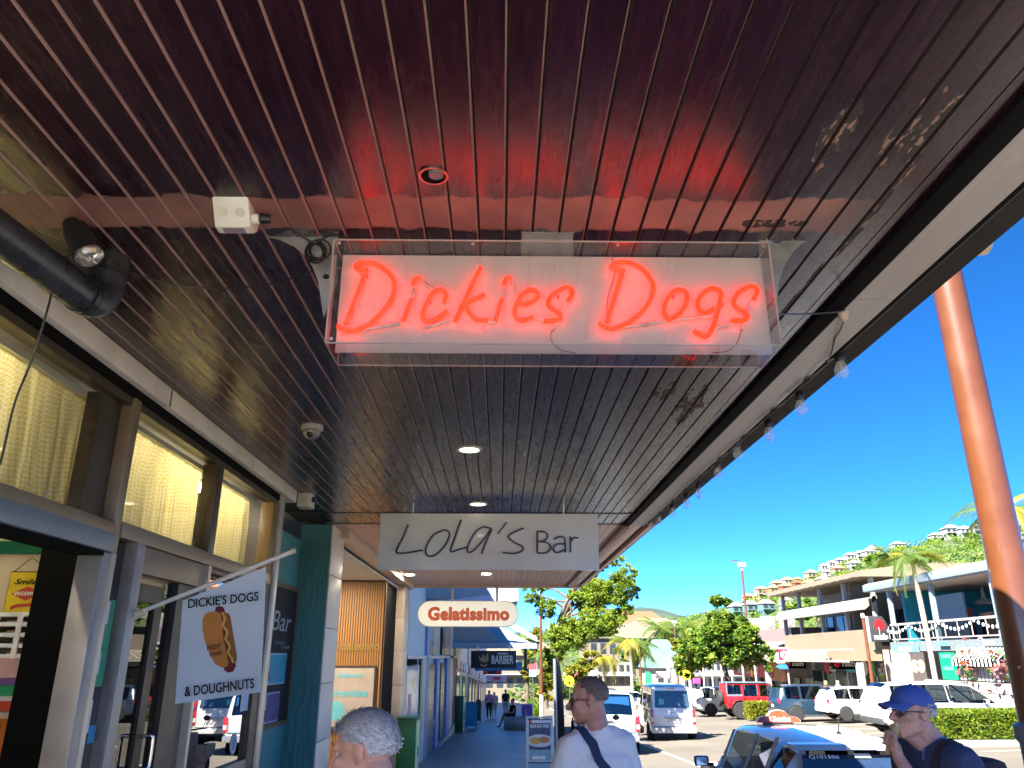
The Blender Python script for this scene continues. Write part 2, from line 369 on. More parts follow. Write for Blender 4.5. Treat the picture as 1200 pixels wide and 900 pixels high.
for nm, T, strokes in LET:
    o1 = o2 = None
    for st in strokes:
        pts = smoothpath([onY(*T(*q), PY - .03) for q in st], 4 if len(st) > 2 else 3)
        a = obj('stroke' if o1 else nm, MB().tube(pts, .0085, 8), NEON, o1 or ns, smooth=60)
        b = obj('stroke' if o2 else 'rear_' + nm, MB().tube([(q.x, PY + .03, q.z) for q in pts], .006, 6), NEON, o2 or ns, smooth=60)
        o1, o2 = o1 or a, o2 or b
CON = [(A, [(230, 552), (330, 535), (437, 516)]), (A, [(497, 398), (503, 340)]), (A, [(538, 318), (600, 366)]), (A, [(542, 540), (612, 522), (692, 492)]), (A, [(848, 510), (882, 514)]),
       (A, [(918, 396), (926, 338)]), (A, [(960, 318), (986, 395)]), (A, [(1056, 487), (1112, 500)]), (B, [(60, 500), (30, 552)]), (B, [(86, 430), (70, 460)]), (B, [(322, 542), (440, 525), (560, 506)]),
       (B, [(580, 503), (680, 492), (785, 480)]), (B, [(720, 572), (800, 540), (872, 516)]), (B, [(962, 410), (918, 548)]), (A, [(238, 405), (218, 450)])]
for T, st in CON: obj('blanked_tube', MB().tube([onY(*T(*q), PY - .02) for q in st], .0062, 7), GLASSW, ns, smooth=60)
for T, st in [(B, [(28, 552), (20, 580), (30, 605), (70, 640), (140, 655)]), (B, [(915, 548), (895, 605), (850, 645), (780, 655)]), (B, [(306, 195), (322, 280), (290, 390), (284, 480)])]:
    obj('lead_wire', MB().tube(smoothpath([onY(*T(*q), PY - .02) for q in st]), .0018, 5), M('lead_wire', (.18, .13, .11), .5), ns)
mb = MB()
for T, q in [(A, (282, 300)), (A, (215, 460)), (A, (470, 485)), (A, (580, 425)), (A, (610, 498)), (B, (55, 400)), (B, (595, 400)), (B, (432, 492)), (B, (820, 440))]:
    c = onY(*T(*q), PY); mb.cyl(c, c - Y3 * .03, .004, n=6)
obj('tube_support', mb, M('tube_support', (.3, .22, .18), .4), ns, kind='stuff')
# gusset brackets and centre plate that carry it
GAL = M('galvanised', (.34, .345, .34), .42, .7, var=.2, sc=14)
def plate(name, outl, holes, Y, par, mat, t=.004):
    bm = bmesh.new(); loops = [outl] + holes
    for lp in loops:
        vs = [bm.verts.new(onY(px, py, Y) - root_of(par).location) for px, py in lp]
        for i in range(len(vs)): bm.edges.new((vs[i], vs[(i + 1) % len(vs)]))
    bmesh.ops.triangle_fill(bm, edges=bm.edges[:], use_beauty=True, use_dissolve=False)
    r = bmesh.ops.extrude_face_region(bm, geom=bm.faces[:])
    bmesh.ops.translate(bm, vec=(0, t, 0), verts=[g for g in r['geom'] if isinstance(g, bmesh.types.BMVert)])
    bmesh.ops.recalc_face_normals(bm, faces=bm.faces)
    me = bpy.data.meshes.new(name); bm.to_mesh(me); bm.free(); me.materials.append(mat)
    return obj(name, me, None, par)
hole = lambda x, y, r=3.6: [(x + r * math.cos(-a * PI / 6), y + r * .8 * math.sin(-a * PI / 6)) for a in range(12)]
plate('bracket', [(298, 263), (388, 263.5), (396, 271), (396, 330), (379, 372), (373, 330), (366, 312), (358, 300), (345, 289), (328, 281), (308, 276), (298, 275)], [hole(327, 271), hole(350, 274), hole(382, 324, 4)], PY + .02, ns, GAL)
plate('bracket', [(889, 265), (998, 264), (998, 271), (975, 272), (955, 277), (940, 285), (928, 297), (919, 312), (913, 330), (911, 350), (896, 340), (890, 300)], [hole(911, 281, 6), hole(934, 274, 4.5), hole(957, 270, 3.5)], PY + .02, ns, GAL)
c0, c1 = onY(611, 273, PY + .02), onY(671, 273, PY + .02)
mb = MB().bx(c0.x, c1.x, PY + .012, PY + .018, ZT - .045, CEIL - .001).bx(c0.x, c1.x, PY - .03, PY + .018, CEIL - .006, CEIL - .0005); obj('centre_plate', mb, GAL, ns)
# cables coiled at the left bracket, and over to the spotlight and the bulb string
CAB = M('black_cable', (.01, .01, .01), .45)
mb = MB(); random.seed(3)
for k in range(5):
    cx, cy, r = 372 + random.uniform(-4, 4), 292 + random.uniform(-4, 5), random.uniform(9, 15)
    mb.tube([onY(cx + r * math.cos(a * PI / 8 + k), cy + r * .95 * math.sin(a * PI / 8 + k), PY - .004 - .004 * k + .002 * math.sin(a)) for a in range(17)], .0036, 6)
mb.tube(smoothpath([onY(308, 257, 2.5), onY(335, 266, 2.5), onY(352, 276, 2.53), onY(366, 284, 2.54)]), .004, 6)
mb.tube(smoothpath([onY(372, 284, 2.54), onY(390, 275, 2.53), onY(410, 280, 2.56)]), .004, 6)
obj('power_cable', mb, CAB, None, smooth=60, label='black power cable coiled on the left bracket of the red neon sign', cat='cable')
mb = MB()
mb.tube(smoothpath([onZ(120, 300, 3.18), onZ(150, 318, 3.175), onZ(200, 333, 3.17), onZ(260, 338, 3.17), onZ(320, 332, 3.17), onZ(372, 316, 3.17)]), .0035, 6)
obj('sagging_cable', mb, CAB, None, smooth=60, label='thin black cable sagging under the ceiling between the spotlight and the neon sign', cat='cable')
mb = MB()
mb.tube(smoothpath([onY(913, 368, 2.6), onZ(945, 368, 3.05), onZ(985, 365, 3.1), onZ(990, 360, 3.17)]), .0035, 6)
obj('feed_cable', mb, CAB, None, smooth=60, label='short black cable from the right end of the neon sign to the awning edge', cat='cable')
# sensor box
p = onZ(276, 240, CEIL)
sb = thing('sensor_box', 'white plastic junction box with sensor window on the ceiling left of the neon sign', 'junction box', (p.x, p.y, CEIL))
PLW = M('cream_plastic', (.66, .63, .55), .4, var=.05)
mb = MB(); cx, cy = p.x - .005, 2.36
mb.prism([(-.06, 0), (.0, -.085), (.045, -.085), (.075, -.06), (.085, 0)], (cx - .06, cy, CEIL), Y3, Z3, X3 * .125); obj('housing', mb, PLW, sb, bevel=.006)
mb = MB().bx(cx - .042, cx + .048, cy + .062, cy + .067, CEIL - .06, CEIL - .04); obj('window', MB().prism([(.006, -.0875), (.040, -.0875), (.040, -.084), (.006, -.084)], (cx - .035, cy, CEIL), Y3, Z3, X3 * .075), M('sensor_window', (.25, .2, .22), .15), sb)
mb = MB()
for dx in (-.03, .03): mb.cyl((cx + dx + .003, cy - .0315, CEIL - .045), (cx + dx + .003, cy - .0335, CEIL - .047), .016, n=14)
obj('knockout', mb, M('cream_dark', (.55, .52, .44), .45), sb)
mb = MB().cyl((cx + .065, cy + .01, CEIL - .045), (cx + .09, cy + .01, CEIL - .045), .018, n=14); obj('gland', mb, PLW, sb, smooth=40)
mb = MB().cyl((cx + .09, cy + .01, CEIL - .045), (cx + .125, cy + .02, CEIL - .04), .02, .016, n=10); obj('plug', mb, BLACK, sb, smooth=40)
# black spotlight
p = onZ(92, 262, CEIL)
sp = thing('spotlight', 'black adjustable spotlight with clear faceted lens on the ceiling above the duct', 'spotlight', p)
mb = MB().bx(p.x - .03, p.x + .03, p.y - .02, p.y + .09, CEIL - .03, CEIL - .001); obj('mount', mb, BLACK, sp, bevel=.004)
a_, b_ = onZ(90, 274, 3.13), onZ(104, 299, 3.04)
mb = MB().tube([a_ + (a_ - b_) * .5, a_, a_ + (b_ - a_) * .55, b_], [.03, .045, .05, .052], 18); obj('lamp_body', mb, BLACK, sp, smooth=50)
dr = (b_ - a_).normalized(); Rr = dr.to_track_quat('Z', 'Y').to_matrix()
mb = MB().lathe([(.049, 0), (.047, .008), (.034, .017), (.015, .021), (.001, .022)], b_ + dr * .002, 18, R=Rr)
for i, v in enumerate(mb.v): mb.v[i] = tuple(Vector(v) + dr * random.uniform(-.003, .003))
obj('lens', mb, M('faceted_lens', (.55, .5, .44), .08, .75, var=.4, sc=60), sp)
mb = MB().tube([p + Vector((.032, .02, -.02)), p + Vector((.045, .05, -.06)), a_ + Vector((.045, 0, 0))], .006, 6); obj('yoke', mb, BLACK, sp)
p = onZ(116, 296, CEIL)
mb = MB().box(p - Z3 * .012, (.018, .012, .024)); obj('cable_clip', mb, WHITE, None, label='small white cable clip on the ceiling beside the black spotlight', cat='clip')
mb = MB(); mb.tube(smoothpath([onZ(78, 300, 3.13), onY(66, 322, 2.45), onY(55, 365, 2.55), onY(38, 420, 2.6), onY(18, 470, 2.62), onY(6, 520, 2.64), onY(0, 545, 2.66)]), .004, 6)
obj('dangling_wire', mb, CAB, None, smooth=60, label='loose black wire dangling in front of the leftmost yellow curtain', cat='cable')
mb = MB(); mb.tube([onZ(0, 256, 3.17), onZ(40, 300, 3.16), onZ(84, 298, 3.15)], .0035, 6)
# black duct with elbow
du = thing('duct_pipe', 'thick black duct pipe with elbow turning up into the ceiling at the left', 'pipe', (-1.62, 2.4, 3.0))
DUCT = M('duct_black', (.03, .031, .036), .33, var=.25, sc=9, bump=.05)
q0, q1 = Vector((-1.72, 1.2, 2.985)), Vector((-1.575, 2.66, 2.985))
mb = MB().tube([q0, q1], .068, 24); obj('straight_length', mb, DUCT, du, smooth=50)
mb = MB(); el = []
for i in range(9):
    a = i / 8 * PI / 2; el.append(q1 + Vector((.012 * math.sin(a), .085 * math.sin(a), .085 * (1 - math.cos(a)))))
el.append(el[-1] + Vector((.004, 0, .06))); el.append(el[-1] + Vector((.004, 0, .075)))
mb.tube(el, .0705, 24); obj('elbow', mb, DUCT, du, smooth=50)
for q, dd in ((q1 - Y3 * .03, Vector((.1, 1, 0))), (el[8], Vector((.05, 0, 1))), (el[9], Vector((.05, 0, 1)))):
    mb = MB().cyl(q - dd.normalized() * .008, q + dd.normalized() * .008, .0745, n=24); obj('joint_band', mb, BLACK, du, smooth=50)
# dome camera, white box, end lamp
p = onZ(366, 499, CEIL)
dc = thing('dome_camera', 'grey dome security camera on the dark ceiling beside the hanging signs', 'camera', p)
mb = MB().lathe([(.075, 0), (.075, -.025), (.068, -.035), (.06, -.04)], p, 24); obj('base', mb, M('camera_grey', (.32, .29, .28), .4), dc, smooth=40)
mb = MB().lathe([(.06, -.041), (.058, -.06), (.045, -.08), (.025, -.092), (.001, -.096)], p, 24); obj('dome', mb, M('camera_dome', (.2, .185, .18), .25), dc, smooth=50)
mb = MB().ell(p + Vector((0, -.04, -.07)), (.022, .022, .022)); obj('camera_lens', mb, M('lens_black', (.01, .01, .012), .08), dc, smooth=60)
p = onX(361, 588, -1.88)
eb = thing('flood_lamp', 'cream weatherproof lamp box with blue knob at the end of the white beam', 'lamp box', p)
mb = MB().bx(p.x - .09, p.x + .045, p.y - .07, p.y + .1, p.z - .06, p.z + .08); obj('housing', mb, PLW, eb, bevel=.012)
mb = MB().bx(p.x - .06, p.x + .01, p.y - .078, p.y - .071, p.z - .045, p.z + .03); obj('vent_cover', mb, M('cream_dark', (.5, .47, .4), .5), eb)
mb = MB().cyl(p + Vector((.046, -.03, .015)), p + Vector((.085, -.03, .015)), .026, n=14); obj('knob', mb, M('blue_knob', (.02, .05, .14), .35), eb, smooth=40)
# festoon of bulbs along the awning edge
bulbs = [onX(*q, 1.78) for q in ((985, 426), (938, 471), (901, 503), (864, 526), (841, 549), (818.5, 574), (804.5, 586), (788, 597), (772, 607), (763, 612))]
fs = thing('string_lights', 'black festoon string with clear bulbs along the street edge of the awning', 'string lights', (1.7, 5, 3.1))
hooks = []; mb = MB(); prev = onZ(990, 372, 3.17)
for b in bulbs:
    top = b + Vector((-.06, .02, .105)); top.z = min(top.z, 3.165)
    mid = (prev + top) / 2 - Z3 * .035 if (prev - top).length > .12 else (prev + top) / 2
    hk = prev.lerp(top, .5); hk.z = CEIL - .014
    mb.tube(smoothpath([prev, prev.lerp(hk, .5) - Z3 * .012, hk], 3), .0042, 6); mb.tube(smoothpath([hk, hk.lerp(top, .5) - Z3 * .012, top], 3), .0042, 6)
    mb.tube([top, b + Z3 * .06], .005, 6); mb.ell(top, (.012, .012, .016), n=6, m=4); prev = top
obj('cable', mb, BLACK, fs, smooth=60)
BULBM = M('bulb_glass', (.75, .76, .75), .08, var=0); BULBM.node_tree.nodes['Principled BSDF'].inputs['Alpha'].default_value = .28  # milky white in the colour stands for reflections inside the clear glass
mbs = MB().lathe([(.012, .07), (.02, .062), (.025, .05), (.025, .018), (.02, .008)], (0, 0, 0), 12).mesh('socket', BLACK, 40)
mbg = MB().lathe([(.02, .01), (.026, -.005), (.037, -.032), (.036, -.054), (.021, -.076), (.001, -.082)], (0, 0, 0), 14).mesh('bulb', BULBM, 60)
mbf = MB().cyl((0, 0, .01), (0, 0, -.03), .004, n=6).mesh('filament', M('filament', (.6, .5, .35), .4))
for b in bulbs:
    sk = inst('socket', mbs, b, fs); g = inst('bulb', mbg, b, fs); o = bpy.data.objects.new('filament', mbf); COL.objects.link(o); o.parent = g
p = onZ(988, 368, CEIL - .03)
mb = MB().lathe([(.022, .02), (.025, 0), (.02, -.02), (.008, -.035)], p, 10); obj('end_plug', mb, M('tan_plug', (.45, .36, .26), .5), None, smooth=40, label='tan plug connector on the white soffit at the start of the bulb string', cat='plug')

# ================================================================ LOLA'S SIGN
LY = 7.9
lp = thing('bar_sign', "clear hanging sign with thin script reading Lola's Bar under the awning", 'sign', (-.12, LY, 2.52))
mb = MB().bx(-1.232, .995, LY, LY + .012, 2.523, 3.089)
obj('panel', mb, M('frosted_panel', (.76, .745, .71), .13, var=.05, sc=2, coat=.6), lp)
mb = MB()
for x in (-.9, .65): mb.bx(x - .006, x + .006, LY + .002, LY + .01, 3.09, CEIL - .001)
obj('hanger', mb, STEEL, lp)
mb = MB()
for x in (-1.2, -.8, -.35, .1, .55, .96):
    for z in (2.54, 3.075): mb.cyl((x, LY, z), (x, LY - .003, z), .006, n=6)
obj('screws', mb, STEEL, lp, kind='stuff')
C = lambda x, y: (440 + x / 4.444, 590 + y / 4.444)
LOLA = [('letter_L', [[(170, 108), (140, 180), (108, 250), (150, 258), (245, 243)]]),
        ('letter_o', [[(352, 140), (300, 165), (262, 230), (270, 270), (310, 268), (360, 220), (385, 160), (365, 138), (345, 142)]]),
        ('letter_l', [[(445, 85), (415, 170), (390, 248), (430, 240), (480, 225)]]),
        ('letter_a', [[(600, 130), (560, 122), (520, 150), (485, 210), (480, 252), (510, 245), (560, 190), (605, 130), (575, 200), (552, 262)]]),
        ('apostrophe', [[(682, 98), (636, 158)]]),
        ('letter_s', [[(772, 128), (720, 150), (692, 172), (720, 200), (765, 225), (760, 248), (720, 260), (662, 254)]]),
        ('letter_B', [[(842, 146), (842, 258)], [(842, 146), (880, 148), (896, 168), (880, 192), (844, 198)], [(844, 198), (895, 205), (912, 230), (892, 255), (842, 258)]]),
        ('letter_a', [[(930, 185), (960, 172), (985, 185), (988, 255)], [(986, 210), (945, 212), (926, 235), (945, 256), (986, 240)]]),
        ('letter_r', [[(1015, 172), (1015, 255)], [(1015, 200), (1032, 178), (1055, 180)]])]
BLUEL = M('blue_grey_tube', (.035, .05, .10), .35); HALO = M('halo_white', (.5, .5, .5), .4)
for nm, sts in LOLA:
    o = None
    for st in sts:
        pts = smoothpath([onY(*C(*q), LY - .02) for q in st], 4)
        a = obj('stroke' if o else nm, MB().tube(pts, .0085, 6), BLUEL, o or lp, smooth=60); o = o or a
        obj('backing', MB().tube([q + Vector((.012, .014, -.003)) for q in pts], .0055, 5), HALO, o, smooth=60)

# ================================================================ PINK AWNING AND GELATO SIGN
pk = thing('pink_awning', 'pale pink boarded awning ceiling beyond the dark one, over the gelato shop', 'awning', (0, 13, CEIL))
bm2 = board_mesh('board', .1, 17.5 - YB - .01, PINK, bev=.007)
for k in range(-21, 17): inst('board', bm2, (.0624 + .1 * k, YB + .006, CEIL), pk)
mb = MB().bx(-2.3, 1.9, YB + .004, 17.5, CEIL + .021, CEIL + .05); obj('deck', mb, M('pink_deck', (.2, .12, .1), .9), pk)
mb = MB().bx(xr + .05, xr + .13, YB + .006, 17.5, CEIL - .05, CEIL - .002); obj('edge_beam', mb, M('pink_dark', (.3, .16, .14), .4), pk, bevel=.005)
mb = MB().bx(1.77, 1.82, YB + .006, 17.5, CEIL - .03, CEIL + .3); obj('fascia', mb, PINK, pk)
mb = MB().bx(-2.12, -1.9, YB + .5, 17.5, CEIL - .1, CEIL - .001); obj('wall_beam', mb, M('pink_trim', (.6, .45, .4), .4), pk)
mb = MB().bx(-2.1, 1.82, 17.5, 17.56, CEIL - .06, CEIL + .3); obj('end_fascia', mb, M('pink_trim', (.6, .45, .4), .4), pk)
for (px, py, lab) in ((480, 673, 'lit downlight in the pink awning ceiling, left of its pair'), (570, 672, 'lit downlight in the pink awning ceiling, right of its pair')):
    p = onZ(px, py, CEIL); p.y = min(p.y, 17.0)
    d = thing('downlight', lab, 'downlight', p, group='downlights in the pink awning')
    mb = MB().lathe([(.09, -.001), (.08, -.012), (.001, -.013)], p, 16); obj('lens', mb, LAMPW, d)
    ring('rim', p, .085, .11, CEIL - .012, .0115, WHITE, d)
GY = 17.2
gs = thing('gelato_sign', 'cream pill shaped hanging sign reading Gelatissimo in orange letters', 'sign', onY(548, 734, GY))
a_, b_ = onY(490.5, 704.5, GY), onY(607, 734, GY); r = (a_.z - b_.z) / 2; zc = (a_.z + b_.z) / 2
poly = [(b_.x - r + r * math.sin(t * PI / 12), zc + r * math.cos(t * PI / 12)) for t in range(13)] + [(a_.x + r - r * math.sin(t * PI / 12), zc - r * math.cos(t * PI / 12)) for t in range(13)]
obj('sign_box', MB().prism(poly, (0, GY + .002, 0), X3, Z3, Y3 * .16), M('sign_cream_glow', (.80, .78, .66), .4, var=.03, em=(1, .95, .78), es=.028), gs, bevel=.006)  # faint glow added to the cream face to lift its brightness
poly2 = [((x - (a_.x + b_.x) / 2) * 1.012 + (a_.x + b_.x) / 2, (z - zc) * 1.05 + zc) for x, z in poly]
obj('rim', MB().prism(poly2, (0, GY + .03, 0), X3, Z3, Y3 * .1), M('sign_rim', (.45, .42, .33), .4), gs)
t0, t1 = onY(501, 727.5, GY), onY(597, 711, GY)
txt('lettering', 'Gelatissimo', M('orange_letters', (.78, .14, .045), .5, var=.02), gs, ((t0.x + t1.x) / 2, GY, (t0.z + t1.z) / 2), X3, Z3, t1.x - t0.x, t1.z - t0.z, .006, bold=.055, space=1.05)
mb = MB()
for px in (530, 582.5): mb.bx(onY(px, 690, GY).x - .025, onY(px, 690, GY).x + .025, GY + .05, GY + .1, a_.z, CEIL - .002)
obj('hanger', mb, M('sign_rim', (.45, .42, .33), .4), gs)
# ================================================================ HOT DOG SHOP FRONT (left)
FR = M('bronze_frame', (.26, .185, .115), .38, .35, var=.12); FRD = M('dark_bronze', (.055, .038, .02), .4, .2, var=.2)
ALU = M('aluminium', (.6, .53, .45), .34, .6, var=.08); ROLL = M('roller_grey', (.19, .22, .24), .4, .2, var=.1, sc=3, stretch=(1, .4, 5), bump=.05)
WBEAM = M('beam_white', (.76, .69, .62), .5, var=.1, sc=5, bump=.04)
SHOPGL = glass('shop_glass', (.86, .87, .85), .8); DARKGL = glass('door_glass', (.10, .11, .12), 1.6)
hs = thing('hot_dog_shop', 'hot dog shop front with bronze window frames and a wide open serving window', 'shop', (-2.0, 3.5, 0))
for y0, y1 in ((.2, 4.33), (4.345, 5.95), (5.955, 7.32)):
    obj('fascia_beam', MB().bx(-2.08, -1.95, y0, y1, 3.085, 3.198), WBEAM, hs, bevel=.004)
obj('beam_joint', MB().bx(-1.955, -1.948, 4.332, 4.343, 3.09, 3.19), M('joint_brown', (.12, .08, .05), .6), hs)
obj('head_frame', MB().bx(-2.12, -1.99, .2, 6.9, 3.03, 3.082), BLK, hs)
obj('head_rail', MB().bx(-2.08, -2.0, .2, 6.88, 2.985, 3.028), FRD, hs)
obj('sill', MB().bx(-2.1, -1.975, .2, 3.985, 2.287, 2.352), FR, hs, bevel=.004)
obj('transom', MB().bx(-2.1, -1.98, 4.075, 6.88, 2.29, 2.372), FR, hs, bevel=.004)
obj('jamb_panel', MB().bx(-2.12, -2.05, 3.76, 3.985, 2.354, 2.984), FRD, hs)
obj('mullion', MB().bx(-2.1, -1.985, 3.99, 4.07, 2.2, 3.028), FR, hs, bevel=.004)
obj('jamb_panel', MB().bx(-2.10, -2.06, 4.074, 4.16, 2.374, 2.984), M('grey_reveal', (.16, .15, .13), .4), hs)
obj('mullion', MB().bx(-2.1, -1.99, 5.34, 5.45, 2.374, 2.984), FRD, hs, bevel=.004)
obj('mullion', MB().bx(-2.1, -1.99, 6.74, 6.89, 2.374, 2.984), M('ochre_frame', (.20, .11, .03), .4), hs, bevel=.004)
obj('end_post', MB().bx(-2.08, -1.965, 6.905, 7.0, -.27, 3.083), ALU, hs, bevel=.004)
for y0, y1 in ((.2, 3.755), (4.165, 5.338), (5.452, 6.738)):
    p = obj('window', MB().bx(-2.045, -2.039, y0, y1, 2.353, 2.984), SHOPGL, hs)
obj('roller_box', MB().bx(-2.14, -1.93, .2, 3.93, 2.192, 2.285), ROLL, hs, bevel=.008)
obj('roller_lip', MB().bx(-2.1, -1.95, .2, 3.87, 2.17, 2.19), BLK, hs)
obj('opening_post', MB().bx(-2.08, -1.955, 3.875, 3.965, -.1, 2.19), M('alu_pale', (.36, .33, .3), .38, .5), hs, bevel=.004)
obj('opening_seal', MB().bx(-2.1, -1.99, 3.967, 3.998, -.1, 2.19), BLK, hs)
obj('post', MB().bx(-2.08, -1.975, 4.0, 4.055, -.15, 2.199), ALU, hs, bevel=.003)
obj('side_light', MB().bx(-2.04, -2.034, 4.057, 4.255, .2, 2.288), DARKGL, hs)
obj('post', MB().bx(-2.08, -1.965, 4.258, 4.352, -.15, 2.288), M('alu_pale', (.36, .33, .3), .38, .5), hs, bevel=.004)
obj('door_head', MB().bx(-2.16, -2.0, 4.354, 5.37, 2.14, 2.288), FR, hs, bevel=.004)
obj('door_jamb', MB().bx(-2.14, -2.02, 4.354, 4.42, -.15, 2.138), FR, hs)
d = obj('door', MB().bx(-2.10, -2.06, 4.80, 4.90, -.1, 2.10).bx(-2.10, -2.06, 4.424, 4.799, 2.0, 2.10).bx(-2.10, -2.06, 4.424, 4.799, -.1, .25), FRD, hs, kind='stuff')
obj('door_pane', MB().bx(-2.085, -2.079, 4.424, 4.799, .251, 1.999), DARKGL, d)
h = MB().tube(smoothpath([(-2.06, 4.86, 1.27), (-2.0, 4.86, 1.275), (-1.99, 4.865, 1.25), (-1.99, 4.865, 1.13), (-2.0, 4.86, 1.105), (-2.06, 4.86, 1.11)], 4), .011, 8)
obj('handle', h, CHROME, d, smooth=60)
obj('side_light', MB().bx(-2.07, -2.064, 4.905, 5.02, .2, 2.13), DARKGL, hs)
obj('dark_panel', MB().bx(-2.1, -2.03, 5.03, 5.37, -.2, 2.138), M('dark_brown_panel', (.03, .02, .014), .35), hs)
obj('sill_post', MB().bx(-2.08, -1.98, 5.372, 5.42, -.2, 2.288), ALU, hs)
obj('shop_window', MB().bx(-2.03, -2.024, 5.422, 6.7, .95, 2.288), glass('dark_window', (.06, .065, .07), 3.2), hs)
obj('window_post', MB().bx(-2.1, -1.99, 6.70, 6.9, -.2, 2.288), FRD, hs)
obj('kick_panel', MB().bx(-2.1, -1.99, 5.422, 6.698, -.2, .948), M('kick_brown', (.2, .17, .14), .4, .3), hs, bevel=.004)
obj('wall', MB().bx(-8, -2.3, -.4, 9.25, 3.37, 6.0), M('upper_wall', (.5, .48, .44), .7), hs)
obj('wall', MB().bx(-8, -1.99, -.45, .19, -.3, 3.19), M('near_wall', (.36, .33, .3), .6), hs)
obj('rear_wall', MB().bx(-6.1, -6, .2, 9.25, -.3, 3.19), M('rear_wall', (.5, .45, .34), .7), hs)
obj('shop_ceiling', MB().bx(-6, -2.13, .2, 7.0, 3.05, 3.09), M('shop_ceiling', (.3, .27, .24), .7), hs)
obj('shop_floor', MB().bx(-6, -2.1, .2, 9.25, -.32, -.02), M('shop_floor', (.2, .18, .16), .5), hs)
IY = 5.2
def ip(px, py, Y=IY): return onY(px, py, Y)
obj('partition', MB().bx(-6, -2.72, IY + .02, IY + .1, -.02, 3.04), M('cream_wall', (.62, .52, .33), .7, var=.06), hs)
obj('partition_edge', MB().bx(-2.74, -2.25, IY - .5, IY - .42, -.02, 3.04), BLK, hs)
a_, b_ = ip(-40, 634), ip(90, 650)
obj('picture_rail', MB().bx(-5.9, -2.76, IY - .01, IY + .018, b_.z + .005, b_.z + .085), M('rail_green', (.0, .10, .045), .5), hs)
obj('dado', MB().bx(-5.9, -2.76, IY + .001, IY + .018, ip(0, 745).z, ip(0, 718).z), M('dado_brown', (.24, .13, .07), .6), hs)
# counter stack under the serving window
cn = thing('counter', 'striped serving counter with orange glass doors inside the hot dog shop', 'counter', (-3.6, IY - .2, 0))
zz = [ip(20, y, IY - .3).z for y in (772, 795, 803, 816, 822, 834)]
for (z1, z0, nm, c) in ((zz[0], zz[1], 'pink_band', (.55, .32, .3)), (zz[1], zz[2], 'purple_band', (.16, .06, .22)), (zz[2], zz[3], 'green_band', (.02, .26, .1)), (zz[3], zz[4], 'white_band', (.6, .57, .5)), (zz[4], zz[5], 'red_band', (.5, .05, .02))):
    obj(nm, MB().bx(-5.4, -2.78, IY - .3, IY, z0 + .002, z1), M(nm, c, .5), cn)
obj('cabinet', MB().bx(-5.4, -2.78, IY - .28, IY, -.02, zz[5]), M('cab_cream', (.55, .48, .36), .5), cn)
for x0, x1 in ((0, 17), (20, 40), (-20, -3)):
    p0, p1 = ip(x0, 838, IY - .3), ip(x1, 888, IY - .3)
    obj('cabinet_door', MB().bx(p0.x + .02, p1.x - .02, IY - .3, IY - .285, p1.z, p0.z - .02), M('orange_glass', (.5, .15, .02), .2), cn)
sh = thing('rack', 'white grid rack of cardboard boxes behind the serving window', 'rack', (-3.6, IY - .15, zz[0]))
ys = [722, 733, 745, 757, 769]
for y in ys: obj('shelf', MB().bx(-5.3, -2.82, IY - .22, IY - .02, ip(20, y).z - .012, ip(20, y).z + .012), WHITE, sh)
for x in (-3, 20, 46, 70): obj('upright', MB().bx(ip(x, 740).x - .014, ip(x, 740).x + .014, IY - .235, IY - .222, ip(20, 772).z, ip(20, 720).z), WHITE, sh)
for k in range(4):
    for x in (5, 31, 57):
        if (k * 3 + x) % 4 == 1: continue
        p0 = ip(x, ys[k] + 3); p1 = ip(x + 12, ys[k + 1] - 2)
        obj('carton', MB().bx(p0.x, p1.x, IY - .2, IY - .05, p1.z - .01, p0.z - .02), M('carton', (.36, .22, .13), .7), sh)
# hanging enamel signs on the cream wall
YEL = M('sign_yellow', (.62, .46, .02), .45, var=.15, sc=8); SRED = M('sign_red', (.42, .05, .03), .5)
p0, p1 = ip(15, 671), ip(51, 721)
vs = thing('enamel_sign', 'yellow enamel sign with red diamond hanging on the cream shop wall', 'sign', (p0.x, IY, p1.z))
obj('plate', MB().bx(p0.x, p1.x, IY - .012, IY - .005, p1.z, p0.z), YEL, vs)
obj('rim', MB().bx(p0.x - .008, p1.x + .008, IY - .0045, IY, p1.z - .008, p0.z + .008), M('rim_brown', (.14, .06, .02), .5), vs)
mx = (p0.x + p1.x) / 2; w = p1.x - p0.x; zh = p0.z - p1.z
txt('lettering', 'Smiled', BLK, vs, (mx, IY - .013, p1.z + zh * .78), X3, Z3, w * .72, zh * .13, .002, bold=.02, shear=.3)
zc = p1.z + zh * .5
obj('diamond', MB().prism([(-w * .4, 0), (0, -zh * .17), (w * .4, 0), (0, zh * .17)], (mx, IY - .0155, zc), X3, Z3, Y3 * .003), SRED, vs)
txt('lettering', 'VEGEMITE', WHITE, vs, (mx, IY - .0165, zc), X3, Z3, w * .66, zh * .085, .002, bold=.01)
obj('ribbon', MB().prism([(-w * .34, -.012), (-w * .2, .004), (w * .2, .012), (w * .34, .0), (w * .3, .02), (w * .15, .032), (-w * .2, .024), (-w * .34, .012)], (mx, IY - .0145, p1.z + zh * .16), X3, Z3, Y3 * .002), SRED, vs)
ap = ip(39, 653)
obj('cord', MB().tube([p0 + Vector((.01, -.01, 0)), ap - Y3 * .01, Vector((p1.x - .01, IY - .01, p0.z))], .003, 5), M('cord', (.12, .07, .04), .7), vs)
p0, p1 = ip(68, 669), ip(84, 697)
l2 = thing('lilac_sign', 'small lilac sign partly hidden by the black partition edge', 'sign', (p0.x, IY, p1.z))
obj('plate', MB().bx(p0.x, p1.x, IY - .012, IY, p1.z, p0.z), M('lilac', (.35, .3, .42), .5), l2)
